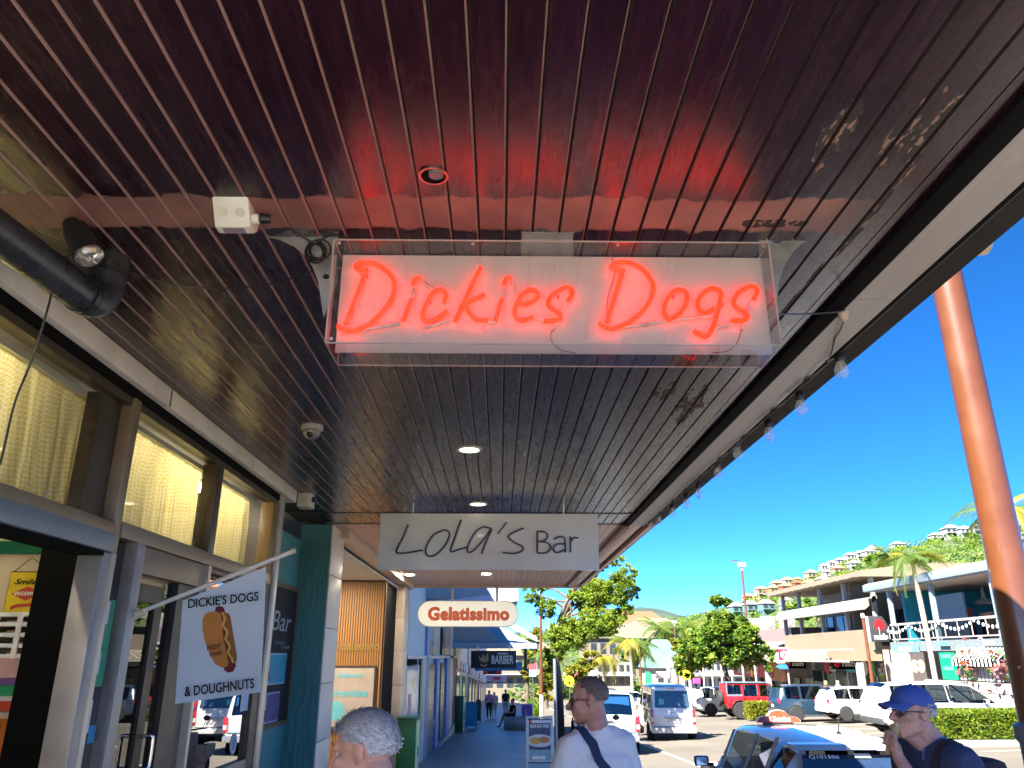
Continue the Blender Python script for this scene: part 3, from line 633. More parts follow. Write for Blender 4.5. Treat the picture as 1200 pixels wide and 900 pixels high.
txt('lettering', 'N', BLK, l2, ((p0.x * .4 + p1.x * .6), IY - .0125, p0.z * .6 + p1.z * .4), X3, Z3, .035, .06, .002, bold=.03)
lamp = thing('curtain_backlight', 'unseen warm batten light added inside the hot dog shop to backlight the curtains', 'light', (-2.49, 3.6, 3.04))  # unseen lamp added to glow through the curtains and lift the shade outside
obj('tube', MB().bx(-2.52, -2.46, .6, 3.2, 3.0, 3.03).bx(-2.52, -2.46, 4.3, 6.6, 3.0, 3.03), M('backlight_tube', (.9, .8, .6), .5, em=(1, .91, .72), es=4.8), lamp)
obj('housing', MB().bx(-2.55, -2.43, .55, 6.65, 3.031, 3.049), WHITE, lamp)
# gingham curtains
def gingham():
    k, n, L, b = nodes_of('gingham')
    tc = n.new('ShaderNodeTexCoord'); sx = n.new('ShaderNodeSeparateXYZ'); L.new(tc.outputs['UV'], sx.inputs[0])
    def sq(o, s):
        q = n.new('ShaderNodeMath'); q.operation = 'MULTIPLY'; q.inputs[1].default_value = s; L.new(o, q.inputs[0])
        f = n.new('ShaderNodeMath'); f.operation = 'FRACT'; L.new(q.outputs[0], f.inputs[0])
        g = n.new('ShaderNodeMath'); g.operation = 'GREATER_THAN'; g.inputs[1].default_value = .5; L.new(f.outputs[0], g.inputs[0]); return g.outputs[0]
    a, c = sq(sx.outputs[0], 1 / .024), sq(sx.outputs[1], 1 / .024)
    ad = n.new('ShaderNodeMath'); ad.operation = 'ADD'; L.new(a, ad.inputs[0]); L.new(c, ad.inputs[1])
    hv = n.new('ShaderNodeMath'); hv.operation = 'MULTIPLY'; hv.inputs[1].default_value = .5; L.new(ad.outputs[0], hv.inputs[0])
    mx = n.new('ShaderNodeMix'); mx.data_type = 'RGBA'; L.new(hv.outputs[0], mx.inputs[0])
    mx.inputs[6].default_value = (.88, .82, .56, 1); mx.inputs[7].default_value = (.80, .62, .16, 1)
    L.new(mx.outputs[2], b.inputs['Base Color']); b.inputs['Roughness'].default_value = .85
    tl = n.new('ShaderNodeBsdfTranslucent'); L.new(mx.outputs[2], tl.inputs[0]); ms = n.new('ShaderNodeMixShader'); ms.inputs[0].default_value = .5
    L.new(b.outputs[0], ms.inputs[1]); L.new(tl.outputs[0], ms.inputs[2]); L.new(ms.outputs[0], n['Material Output'].inputs[0])
    return k
GING = gingham()
def curtain(y0, y1, z0, z1, lab, X=-2.15, amp=.022, seed=1, bunch=0):
    random.seed(seed); NY_, NZ = int((y1 - y0) / .011), 14; me = bpy.data.meshes.new('curtain'); V = []; UV = []
    ph = [random.uniform(0, 6) for _ in range(6)]; s = 0; last = None
    prof = []
    for i in range(NY_ + 1):
        y = y0 + (y1 - y0) * i / NY_
        prof.append((y, math.sin(y * 52 + 1.6 * math.sin(y * 7 + ph[0]) + ph[1]) * .7 + math.sin(y * 23 + ph[2]) * .5 + .25 * math.sin(y * 120 + ph[3])))
    for j in range(NZ + 1):
        t = j / NZ; z = z1 - (z1 - z0) * t; u = 0; pv = None
        for i, (y, f) in enumerate(prof):
            a = amp * (.35 + .65 * min(1, t * 2.5))
            yy = y + bunch * t * (y1 - y) * .12 + .006 * math.sin(z * 9 + ph[4] + y * 5) * t
            p = Vector((X + a * f, yy, z + (.006 * math.sin(y * 40) if j in (0, NZ) else 0)))
            if pv is not None: u += max((p - pv).length, .011)
            pv = p; V.append(p); UV.append((u, z))
    w = NY_ + 1; Fc = [(j * w + i, j * w + i + 1, (j + 1) * w + i + 1, (j + 1) * w + i) for j in range(NZ) for i in range(NY_)]
    me.from_pydata(V, [], Fc); uv = me.uv_layers.new(name='UVMap')
    for lp in me.loops: uv.data[lp.index].uv = UV[lp.vertex_index]
    me.materials.append(GING); me.polygons.foreach_set('use_smooth', [True] * len(me.polygons))
    o = thing('curtain', lab, 'curtain', (0, 0, 0), group='yellow gingham curtains', local=True)
    obj('cloth', me, None, o)
    obj('rail', MB().bx(X - .015, X + .03, y0, y1 + .02, z1 - .004, z1 + .028), M('rail_white', (.62, .58, .46), .5), o)
curtain(1.6, 3.93, 2.37, 2.955, 'yellow gingham curtain in the leftmost and largest upper window', seed=2, bunch=.5)
curtain(4.25, 5.46, 2.39, 2.955, 'yellow gingham curtain in the middle upper window of the shop', seed=5, bunch=.3)
curtain(5.5, 6.55, 2.39, 2.955, 'narrow yellow gingham curtain in the upper window nearest the teal column', seed=9)
curtain(4.45, 4.78, 1.9, 2.08, 'short yellow gingham curtain at the top of the shop door', X=-2.2, seed=11)
# stickers and notices on the glass
def notice(lab, y0, y1, z0, z1, col, X=-2.022, extra=None, nm='notice'):
    o = thing(nm, lab, 'notice', (X, y0, z0)); obj('sheet', MB().bx(X, X + .003, y0, y1, z0, z1), M('sheet_' + lab[:12], col, .5), o)
    return o
q = notice('green and white notice in the narrow glass beside the serving window', 4.09, 4.22, 1.56, 1.98, (.05, .36, .16))
obj('printed_patch', MB().bx(-2.0188, -2.0165, 4.085, 4.16, 1.86, 1.97).bx(-2.0188, -2.0165, 4.10, 4.155, 1.62, 1.72).bx(-2.0188, -2.0165, 4.09, 4.15, 1.35, 1.5), WHITE, q, kind='stuff')
notice('small blue sticker in the narrow glass beside the serving window', 4.16, 4.23, 1.30, 1.38, (.06, .3, .5))
notice('white paper notice at the top right of the dark shop window', 6.5, 6.69, 1.3, 1.6, (.55, .6, .65), X=-2.018)
o = thing('sticker', 'round white sticker low in the dark shop window', 'sticker', (-2.02, 6.45, 1.08))
obj('disc', MB().cyl((-2.0235, 6.45, 1.08), (-2.020, 6.45, 1.08), .075, n=20), M('sticker_white', (.6, .55, .45), .5), o); obj('core', MB().cyl((-2.02, 6.45, 1.08), (-2.018, 6.45, 1.08), .05, n=20), M('sticker_blue', (.1, .25, .4), .5), o)
# pole flag
FY = 4.36
fl = thing('flagpole', 'white flagpole angled up from the shop door post', 'flagpole', (-2.0, FY, 1.9))
pa, pb = onY(152, 722, FY), onY(346, 645, FY)
obj('pole', MB().tube([pa, pb], .0125, 12), M('pole_white', (.7, .68, .62), .35), fl, smooth=50)
d_ = (pb - pa).normalized(); obj('end_cap', MB().tube([pb - d_ * .02, pb + d_ * .002], .0155, 12), M('cap_cream', (.62, .5, .3), .5), fl, smooth=50)
p = onY(153, 723, FY); obj('mount_plate', MB().bx(p.x - .05, p.x - .005, FY - .03, FY + .05, p.z - .075, p.z + .095), M('mount_cream', (.6, .53, .38), .5), fl, bevel=.005)
obj('mount_socket', MB().tube([p - d_ * .02, p + d_ * .075], [.03, .02], 10), MATS['mount_cream'], fl, smooth=40)
fg = thing('flag', "pale blue flag printed DICKIE'S DOGS & DOUGHNUTS hanging from the white flagpole", 'flag', onY(260, 826, FY))
FLB = M('flag_cloth', (.58, .66, .72), .75, var=.05, sc=3)
tl, tr, bl, br = onY(214, 704, FY), onY(312, 664, FY), onY(206, 825, FY), onY(306, 811, FY)
def fpt(u, v, off=0):
    p = (tl * (1 - u) + tr * u) * (1 - v) + (bl * (1 - u) + br * u) * v
    return p + Vector((0, -.012 * math.sin(u * 5 + v * 2.2) * v + off, 0))
mb = MB(); N = 14
mb.add([fpt(i / N, j / N) for j in range(N + 1) for i in range(N + 1)], [(j * (N + 1) + i, j * (N + 1) + i + 1, (j + 1) * (N + 1) + i + 1, (j + 1) * (N + 1) + i) for j in range(N) for i in range(N)])
obj('cloth', mb, FLB, fg, smooth=80)
def fpx(px, py):   # photo pixel on the flag -> (u, v)
    v = .5
    for _ in range(6):
        xl, xr_ = 214 + (206 - 214) * v, 312 + (306 - 312) * v; u = (px - xl) / (xr_ - xl)
        yt, yb = 704 + (664 - 704) * u, 825 + (811 - 825) * u; v = (py - yt) / (yb - yt)
    return u, v
def fprint(nm, outl, mat, off): # flat print on the cloth
    outl = [(310 + (x - 300) * 1.28, 420 + (y - 412) * 1.22) for x, y in outl]
    bm = bmesh.new(); vs = [bm.verts.new(fpt(*fpx(205 + x / 6, 680 + y / 6), off) - fg.location) for x, y in outl]
    bm.faces.new(vs); bmesh.ops.triangulate(bm, faces=bm.faces[:]); me = bpy.data.meshes.new(nm); bm.to_mesh(me); bm.free(); me.materials.append(mat); return obj(nm, me, None, fg)
BUN = M('print_bun', (.52, .20, .03), .7); BUND = M('print_bun_edge', (.30, .10, .015), .7); SAUS = M('print_sausage', (.13, .012, .01), .7); MUST = M('print_mustard', (.62, .36, .07), .7)
fprint('printed_sausage', [(278, 245), (285, 226), (305, 221), (325, 230), (345, 300), (375, 450), (390, 570), (375, 600), (350, 606), (328, 595), (310, 520), (285, 350)], SAUS, -.004)
fprint('printed_bun', [(330, 262), (350, 264), (362, 285), (378, 400), (397, 515), (392, 545), (375, 556), (358, 500), (345, 400)], BUND, -.005)
fprint('printed_bun', [(212, 300), (225, 272), (250, 256), (290, 255), (310, 268), (316, 300), (325, 420), (350, 545), (345, 570), (318, 578), (280, 560), (250, 500), (222, 420), (211, 350)], BUN, -.006)
zig = [(318, 258), (333, 295), (322, 335), (345, 375), (334, 415), (358, 455), (348, 495), (368, 525), (375, 550)]
fprint('printed_mustard', [(x - 7, y) for x, y in zig] + [(x + 8, y) for x, y in zig[::-1]], MUST, -.0075)
def ftext(s, mat, pxa, pya, pxb, pyb, hpx, off=-.006, bold=0):
    a, b = fpt(*fpx(pxa, pya), off), fpt(*fpx(pxb, pyb), off); ux = (b - a); w = ux.length; ux.normalize(); un = Y3.cross(ux) * -1
    a.y = b.y = FY - .02
    txt('lettering', s, mat, fg, (a + b) / 2, Vector((ux.x, 0, ux.z)), Vector((-ux.z, 0, ux.x)), w, hpx * w / (pxb - pxa), .001, bold=bold)
ftext("DICKIE'S DOGS", BLK, 222, 708, 304, 700, 10.8, bold=.012); ftext('& DOUGHNUTS', BLK, 218, 811, 299, 801, 11.2, bold=.012)
ftext('HOT', SAUS, 244, 761, 260, 759, 5.4, -.012, .02); ftext('DOGS', SAUS, 247, 769, 261, 766.5, 4.2, -.012, .02)

# ================================================================ TEAL CORNER AND GELATO SHOP
TEAL = M('teal_render', (.085, .27, .255), .6, var=.1, sc=4, bump=.9, bsc=16, stretch=(1.3, 1.3, .35)); TEALS = M('teal_wall', (.07, .24, .235), .6, var=.08)
tw = thing('teal_wall', 'recessed teal wall behind the white corner post', 'wall', (-2.4, 8, -.3))
obj('face', MB().bx(-2.45, -2.36, 7.0, 9.255, -.35, 3.0), TEALS, tw)
obj('return_wall', MB().bx(-2.35, -2.1, 7.0, 7.06, -.35, 3.19), FRD, tw)
tc_ = thing('teal_column', 'rough rendered teal column with cream tiled street side', 'column', (-2.2, 9.5, -.35))
obj('shaft', MB().bx(-2.375, -2.02, 9.26, 9.98, -.4, 3.193), TEAL, tc_)
CRT = M('cream_tile', (.80, .70, .58), .35, var=.08, sc=4)
for k in range(6): obj('tile', MB().bx(-2.018, -2.0, 9.262, 9.978, -.38 + .6 * k, .215 + .6 * k - .003 if k < 5 else 3.19), CRT, tc_, bevel=.003)
cb = thing('chalkboard', 'wood framed chalkboard sign with white chalk lettering on the teal wall', 'chalkboard', (-2.33, 8.7, 1.05))
cy0, cy1, cz0, cz1 = 8.0, 9.16, 1.06, 2.40
obj('slate', MB().bx(-2.358, -2.34, cy0, cy1, cz0, cz1), M('slate', (.006, .006, .007), .75), cb)
WOODF = M('wood_frame', (.15, .075, .03), .5)
for b_ in ((cy0 - .04, cy1 + .04, cz1, cz1 + .045), (cy0 - .04, cy1 + .04, cz0 - .045, cz0), (cy0 - .04, cy0, cz0, cz1), (cy1, cy1 + .04, cz0, cz1)): obj('frame', MB().bx(-2.358, -2.325, *b_), WOODF, cb)
CHK = M('chalk', (.4, .4, .38), .9)
txt('chalk_lettering', 'Bar', CHK, cb, (-2.339, 8.66, 2.06), Y3, Z3, .75, .2, .002, shear=.2)
for k, (y0, z, w) in enumerate(((8.45, 1.84, .4), (8.7, 1.80, .35), (8.5, 1.71, .5), (8.4, 1.65, .55))):
    obj('chalk_scribble', MB().tube([(-2.337, y0 + w * i / 16, z + .018 * math.sin(i * 2.1 + k)) for i in range(17)], .003, 4), CHK, cb)
for (lab, pts, c1, c2) in (('blue event poster pinned to the chalkboard', (308, 765, 333, 801), (.25, .45, .5), (.0, .3, .42)), ('purple event poster low on the chalkboard', (306, 813, 325, 845), (.3, .28, .4), (.05, .04, .2))):
    p0, p1 = onX(pts[0], pts[1], -2.33), onX(pts[2], pts[3], -2.33)
    o = thing('poster', lab, 'poster', (-2.33, p0.y, p1.z)); obj('sheet', MB().bx(-2.337, -2.331, p0.y, p1.y, p1.z, p0.z), M('paper_' + lab[:5], c1, .5), o)
    h_ = p0.z - p1.z; obj('print', MB().bx(-2.3305, -2.328, p0.y + .35 * (p1.y - p0.y), p1.y - .02, p1.z + .02, p0.z - .02), M('ink_' + lab[:5], c2, .5), o)
    obj('print', MB().bx(-2.3305, -2.328, p0.y + .05, p0.y + .32 * (p1.y - p0.y), p1.z + .04, p1.z + h_ * .45), M('ink_dark', (.02, .02, .03), .5), o)
ge = thing('gelato_shop', 'open fronted gelato shop with slatted timber wall and white ceiling', 'shop', (-2.1, 13, -.4))
obj('shop_ceiling', MB().bx(-6, -2.1, 9.98, 16.4, 3.03, 3.06), M('gelato_ceiling', (.72, .66, .58), .6), ge)
obj('rear_wall', MB().bx(-6.1, -6, 9.98, 16.4, -.7, 3.03), M('gelato_wall', (.6, .55, .48), .6), ge)
obj('floor', MB().bx(-6, -2.0, 9.98, 16.4, -.75, -.42), M('gelato_floor', (.3, .28, .26), .4), ge)
obj('upper_wall', MB().bx(-8, -2.25, 9.25, 17.5, 3.4, 6.0), M('gelato_upper', (.55, .5, .45), .6), ge)
obj('cross_wall', MB().bx(-6, -2.09, 14.56, 14.66, -.7, 3.03), M('slat_back', (.10, .05, .02), .7), ge)
SLAT = M('slat_timber', (.42, .20, .06), .45, var=.12, sc=5, stretch=(4, 4, .5))
sm = MB().bx(-.014, .014, 0, .03, 0, 3.6).mesh('slat', SLAT)
for k in range(26): inst('slat', sm, (-2.13 - .045 * k, 14.528, -.6), ge)
p0, p1 = onY(388, 783, 14.45), onY(435, 852, 14.45)
tv = thing('menu_screen', 'framed dessert poster with pale blue lettering on the slatted wall', 'poster', (p0.x, 14.45, p1.z))
obj('frame', MB().bx(p0.x - .08, p1.x + .03, 14.47, 14.525, p1.z - .04, p0.z + .04), M('frame_brown', (.05, .03, .02), .5), tv)
obj('print', MB().bx(p0.x - .05, p1.x, 14.455, 14.469, p1.z, p0.z), M('poster_taupe', (.46, .38, .31), .5), tv)
BLUEP = M('print_aqua', (.16, .52, .58), .5)
txt('lettering', 'Gelatissimo', BLUEP, tv, onY(410, 791, 14.45), X3, Z3, .45, .09, .003, bold=.03)
txt('lettering', 'Brownies', BLUEP, tv, onY(408, 812, 14.45), X3, Z3, .68, .13, .003, bold=.04)
obj('picture', MB().prism([(.16 * math.cos(a * PI / 8), .16 * math.sin(a * PI / 8)) for a in range(16)], onY(393, 833, 14.453), X3, Z3, Y3 * .003), BLUEP, tv)
txt('wall_lettering', 'Gelatissimo', M('brass_letters', (.35, .22, .06), .4, .5), ge, onY(414, 757, 14.52), X3, Z3, .95, .16, .01, bold=.03)
obj('door_track', MB().bx(-2.30, -2.12, 14.8, 16.3, -.7, 3.02), BLK, ge)
for k in range(6): obj('tile', MB().bx(-2.26, -1.97, 16.42, 17.3, -.75 + .64 * k, -.115 + .64 * k), M('tan_tile', (.55, .44, .34), .35, var=.08), ge, bevel=.003)
for (x, y) in ((-2.6, 11.6), (-3.0, 13.2)):
    o = thing('downlight', ('nearer' if y < 12 else 'farther') + ' lit downlight in the white gelato shop ceiling', 'downlight', (x, y, 3.03), group='downlights inside the gelato shop')
    obj('lens', MB().lathe([(.07, -.001), (.06, -.01), (.001, -.011)], (x, y, 3.03), 14), M('gelato_lamp', (.9, .85, .7), .5, em=(1, .84, .62), es=170), o); ring('rim', (x, y), .065, .085, 3.02, .0095, WHITE, o)
# ================================================================ GROUND, ROAD, PAVEMENTS
def sheet(name, xs, y0, y1, zf, mat, step=4, kind='structure'):
    n = max(1, int((y1 - y0) / step)); mb = MB(); w = len(xs)
    mb.add([(x, y0 + (y1 - y0) * j / n, zf(x, y0 + (y1 - y0) * j / n)) for j in range(n + 1) for x in xs], [(j * w + i, j * w + i + 1, (j + 1) * w + i + 1, (j + 1) * w + i) for j in range(n) for i in range(w - 1)])
    return obj(name, mb, mat, kind=kind)
def GG(x, y): return (GR(min(x, 20), min(y, 260)) if y > -60 else GR(x, -60)) - .5
xs = [-6000, -1500, -400, -100, -30, -3, 4, 20, 60, 200, 800, 2500, 6000]
yl = [-1500, -200, -60, 0, 60, 130, 260, 600, 2000, 6000]
mb = MB(); mb.add([(x, y, GG(x, y)) for y in yl for x in xs], [(j * 13 + i, j * 13 + i + 1, (j + 1) * 13 + i + 1, (j + 1) * 13 + i) for j in range(len(yl) - 1) for i in range(12)])
obj('ground', mb, M('ground_green', (.06, .09, .03), .9, var=.3, sc=.02), kind='structure')
def asphalt():
    k, n, L, b = nodes_of('asphalt'); g = n.new('ShaderNodeNewGeometry')
    a = n.new('ShaderNodeTexNoise'); a.inputs['Scale'].default_value = .35; a.inputs['Detail'].default_value = 8; L.new(g.outputs['Position'], a.inputs['Vector'])
    c = n.new('ShaderNodeValToRGB'); c.color_ramp.elements[0].position = .3; c.color_ramp.elements[1].position = .7
    c.color_ramp.elements[0].color = (.09, .078, .062, 1); c.color_ramp.elements[1].color = (.128, .112, .088, 1); L.new(a.outputs[0], c.inputs[0])
    L.new(c.outputs[0], b.inputs['Base Color']); b.inputs['Roughness'].default_value = .85
    z = n.new('ShaderNodeTexNoise'); z.inputs['Scale'].default_value = 60; L.new(g.outputs['Position'], z.inputs['Vector'])
    p = n.new('ShaderNodeBump'); p.inputs['Strength'].default_value = .4; p.inputs['Distance'].default_value = .01; L.new(z.outputs[0], p.inputs['Height']); L.new(p.outputs[0], b.inputs['Normal']); return k
def paver():
    k, n, L, b = nodes_of('pavers'); g = n.new('ShaderNodeNewGeometry')
    br = n.new('ShaderNodeTexBrick'); br.inputs['Scale'].default_value = 1; br.inputs['Brick Width'].default_value = .6; br.inputs['Row Height'].default_value = .3; br.inputs['Mortar Size'].default_value = .006
    br.inputs['Color1'].default_value = (.12, .135, .15, 1); br.inputs['Color2'].default_value = (.15, .165, .18, 1); br.inputs['Mortar'].default_value = (.06, .065, .07, 1)
    L.new(g.outputs['Position'], br.inputs['Vector']); a = n.new('ShaderNodeTexNoise'); a.inputs['Scale'].default_value = 1.1; a.inputs['Detail'].default_value = 6; L.new(g.outputs['Position'], a.inputs['Vector'])
    q = n.new('ShaderNodeMapRange'); q.inputs[1].default_value = .3; q.inputs[2].default_value = .7; q.inputs[3].default_value = .75; q.inputs[4].default_value = 1.2; L.new(a.outputs[0], q.inputs[0])
    h = n.new('ShaderNodeHueSaturation'); L.new(br.outputs[0], h.inputs['Color']); L.new(q.outputs[0], h.inputs['Value']); L.new(h.outputs[0], b.inputs['Base Color']); b.inputs['Roughness'].default_value = .42; return k
ASPH, PAV = asphalt(), paver(); CONC = M('concrete', (.36, .33, .29), .8, var=.12, sc=2); LINE = M('line_white', (.62, .6, .56), .7, var=.15, sc=4)
KX = 2.62
sheet('road', [KX - .05, 4, 8, 12, 16, 20], -40, 250, GR, ASPH)
sheet('pavement', [-2.45, 0, KX - .16], -.6, 240, lambda x, y: GP(y), PAV)
mb = MB(); n = 60
for j in range(n):
    y0, y1 = -30 + 270 * j / n, -30 + 270 * (j + 1) / n
    mb.add([(x, y, GP(y) + dz) for y in (y0, y1) for x, dz in ((KX - .16, -.3), (KX - .16, .004), (KX, 0), (KX + .01, -.3))], [(0, 1, 5, 4), (1, 2, 6, 5), (2, 3, 7, 6)])
obj('kerb', mb, CONC, kind='structure')
sheet('far_pavement', [19.3, 27], -30, 250, lambda x, y: GR(19.3, y) + .13, CONC)
mb = MB()
for j in range(n):
    y0, y1 = -30 + 270 * j / n, -30 + 270 * (j + 1) / n
    mb.add([(x, y, GR(19.2, y) + dz) for y in (y0, y1) for x, dz in ((19.15, -.1), (19.16, .13), (19.31, .134))], [(0, 1, 4, 3), (1, 2, 5, 4)])
obj('far_kerb', mb, CONC, kind='structure')
mb = MB()
for y in range(-20, 150, 9): mb.add([(x, yy, GR(x, yy) + .004) for yy in (y, y + 3) for x in (8.2, 8.32)], [(0, 1, 3, 2)])
for yy in range(20, 80, 3): mb.add([(x, y, GR(x, y) + .004) for y, x in ((yy, 13.2), (yy + .1, 13.2), (yy + .1, 18.4), (yy, 18.4))], [(0, 1, 2, 3)])
for y in range(-20, 150, 4): mb.add([(x, yy, GR(x, yy) + .0045) for yy in (y, y + 4) for x in (5.0, 5.1)], [(0, 1, 3, 2)])
obj('road_marking', mb, LINE, kind='structure')

# ================================================================ SHOPS FURTHER DOWN THE LEFT SIDE
LBLUE = M('pale_blue_wall', (.42, .55, .62), .6, var=.06); BLUEF = M('blue_frame', (.10, .22, .48), .5); OFFW = M('off_white', (.66, .62, .55), .6, var=.06); BLKD = M('black_door', (.012, .013, .018), .3)
bs = thing('blue_shopfront', 'pale blue shopfront with dark doorways beyond the gelato shop', 'shop', (-2.1, 24, GP(24)))
obj('wall', MB().bx(-8, -2.12, 17.6, 36.9, -1.9, 6.2), LBLUE, bs)
def seg(nm, y0, y1, z0, z1, mat, par, x=-2.06, d=.05): return obj(nm, MB().bx(x - d, x, y0, y1, z0, z1), mat, par)
def yx(px, X=-2.06): return onX(px, 780, X).y
seg('side_panel', yx(477), yx(497), 1.75, 4, LBLUE, bs); seg('sill_band', yx(477), yx(537), 1.66, 1.74, OFFW, bs, -2.0)
seg('display_window', yx(478), yx(492), -.9, 1.5, M('pale_display', (.55, .62, .66), .15), bs)
seg('vent', yx(478.5), yx(489), 1.52, 1.65, BLK, bs); seg('poster_panel', yx(480), yx(483), -.3, .9, M('poster_pink', (.6, .25, .35), .5), bs, -2.05)
seg('cream_pier', yx(493), yx(499), -1, 1.65, M('cream_pier', (.6, .56, .4), .6), bs, -2.0)
for a, b in ((501.5, 509.5), (517, 521)): 
    o = seg('door', yx(a), yx(b), -1.3, 1.5, BLKD, bs, -2.05); obj('handle', MB().bx(-2.045, -2.0, yx(b) - .35, yx(b) - .28, -.35, -.1), STEEL, o)
for a, b in ((497, 500.5), (510, 513.5), (522, 525.5)): seg('blue_pier', yx(a), yx(b), -1.4, 1.65 if a > 500 else 4, BLUEF, bs, -1.99, .12)
for a, b, c in ((501, 505.5, BLKD), (506, 513, M('photo_grey', (.25, .27, .3), .4)), (517, 519.5, BLKD), (520, 529, M('photo_skin', (.42, .26, .2), .4))): seg('picture_panel', yx(a), yx(b), 1.78, 3.3, c, bs, -2.03)
seg('red_door', yx(530.5), yx(533), -1.35, 1.6, M('red_door', (.4, .015, .03), .5), bs); seg('white_pier', yx(526), yx(529.5), -1.4, 2.9, OFFW, bs, -2.0, .1)
seg('plinth', 17.6, 36.9, -1.9, GP(30) + .12, M('plinth_grey', (.4, .4, .4), .6), bs, -1.93, .15)
SHOPS = [(37, 50, 'white shopfront with a bright green doorway past the blue shop', OFFW, (.22, .5, .1)), (50, 70, 'cream row of small shopfronts far down the left pavement', M('cream_far', (.6, .5, .4), .6), (.5, .1, .1)), (70, 110, 'last pale shopfronts at the far end of the left pavement', M('grey_far', (.55, .5, .5), .6), (.1, .2, .4))]
for i, (y0, y1, lab, mat, c) in enumerate(SHOPS):
    o = thing('shopfront', lab, 'shop', (-2.1, (y0 + y1) / 2, GP(y1))); X = -1.95 + .1 * i
    obj('wall', MB().bx(-8, X - .06, y0 + .01, y1, GP(y1) - .8, GP(y0) + 6), mat, o)
    n_ = int((y1 - y0) / 3.2)
    for k in range(n_):
        a = y0 + 3.2 * k + .3; z = GP(a)
        seg('door' if k % 2 else 'display_window', a, a + (1.1 if k % 2 else 2.4), z + (.1 if k % 2 else .6), z + 2.4, M('far_door_%d' % i, c, .4) if k % 2 else M('far_glass', (.10, .13, .16), .1), o, X)
        seg('sign_panel', a, a + 2.6, z + 2.55, z + 3.0, (M('sp_white', (.65, .62, .6), .5), M('sp_pink', (.6, .2, .3), .5), M('sp_blue', (.1, .3, .6), .5))[(k + i) % 3], o, X + .02)
# grey blue awning of the blue shop and the hipped one behind
SLATE = M('slate_blue_paint', (.22, .28, .32), .55, var=.12, sc=3); LAV = M('lavender_soffit', (.42, .46, .60), .6)
ga = thing('grey_awning', 'grey blue flat awning fascia right behind the gelato sign', 'awning', (-.8, 22, 3.6))
AY = 22.0
p0, p1 = onY(476, 686, AY), onY(607.5, 702, AY)
obj('fascia', MB().bx(p0.x, p1.x, AY, AY + .12, p1.z, p0.z + .35), SLATE, ga)
obj('valance', MB().prism([(p0.x, p1.z - .1), (-1.2, p1.z + .0), (p1.x - .4, p1.z + .16), (p1.x, p1.z + .16), (p1.x, p1.z - .05), (-1.2, p1.z - .22), (p0.x, p1.z - .3)], (0, AY - .03, 0), X3, Z3, Y3 * .025), LAV, ga)
obj('soffit', MB().bx(-2.1, p1.x, AY + .12, 31, p1.z - .02, p1.z + .05), LAV, ga); obj('roof', MB().bx(-2.1, p1.x + .02, AY, 31, p0.z + .36, p0.z + .42), SLATE, ga)
HY = 34.0
ha = thing('hip_awning', 'slate blue hipped awning with grey soffit over the barber sign', 'awning', (-.3, HY, 2.5))
a0, a1, top, apx = onY(538, 757, HY), onY(628, 756, HY), onY(585, 736, HY + 2), onY(545, 742, HY + 2)
mb = MB(); e = .12
V = [(-2.0, HY, a0.z), (a1.x, HY, a1.z), (a1.x, HY + 8, a1.z), (-2.0, HY + 8, a0.z), (-2.0, HY + 3, top.z + .2), (a1.x - 1.7, HY + 3, top.z + .2)]
mb.add(V, [(0, 1, 5, 4), (1, 2, 5), (2, 3, 4, 5)]); obj('roof', mb, SLATE, ha)
obj('gutter', MB().bx(-2.0, a1.x + .05, HY - .12, HY - .005, a0.z - .1, a0.z + .12).bx(a1.x + .005, a1.x + .12, HY, HY + 8, a0.z - .1, a0.z + .1), M('gutter_blue', (.25, .36, .5), .4), ha, kind='stuff')
obj('gable', MB().prism([(-2.0, a0.z + .15), (a1.x - 1.5, a0.z + .15), (a1.x - 2.2, top.z + .1), (-2.0, top.z + .35)], (0, HY + .6, 0), X3, Z3, Y3 * .05), M('gable_grey', (.3, .33, .35), .7, stretch=(20, 1, 1)), ha)
obj('barge_board', MB().prism([(a1.x - 2.6, top.z + .75), (a1.x + .05, a1.z + .12), (a1.x + .05, a1.z + .32), (a1.x - 2.5, top.z + .95)], (0, HY - .2, 0), X3, Z3, Y3 * .15), M('gutter_blue2', (.28, .4, .62), .4), ha)
obj('rain_pipe', MB().cyl((a1.x - .4, HY + 1, a0.z - 1), (a1.x - .4, HY + 1, a0.z), .07), DARKGREY, ha)
def hang(nm, lab, px0, py0, px1, py1, Y, mat, th=.12, hang_to=None):
    a, b = onY(px0, py0, Y), onY(px1, py1, Y); o = thing(nm, lab, 'sign', ((a.x + b.x) / 2, Y, b.z))
    obj('panel', MB().bx(a.x, b.x, Y, Y + th, b.z, a.z), mat, o, bevel=.01)
    if hang_to:
        for t in (.15, .85): obj('hanger', MB().bx(a.x + (b.x - a.x) * t - .02, a.x + (b.x - a.x) * t + .02, Y + .03, Y + .07, a.z, hang_to), STEEL, o)
    return o, a, b
NAVY = M('sign_navy', (.008, .012, .025), .4)
o, a, b = hang('barber_sign', 'navy hanging sign reading BARBER with a gold crown', 552, 762.5, 605, 783, 33, NAVY, hang_to=2.15)
t0 = onY(576, 778, 32.99); t1 = onY(602, 768, 32.99)
txt('lettering', 'BARBER', M('letter_cream', (.7, .68, .6), .5), o, (t0 + t1) / 2, X3, Z3, t1.x - t0.x, t1.z - t0.z, .01, bold=.03)
obj('strap_line', MB().bx(onY(583, 766, 33).x, onY(595, 766, 33).x, 32.99, 33, onY(583, 766.8, 33).z, onY(583, 765.2, 33).z), MATS['letter_cream'], o)
cr = [(561, 768), (564, 772), (566.5, 765), (568.5, 771), (572, 764), (572.5, 774), (570, 776), (565, 776), (562, 773)]
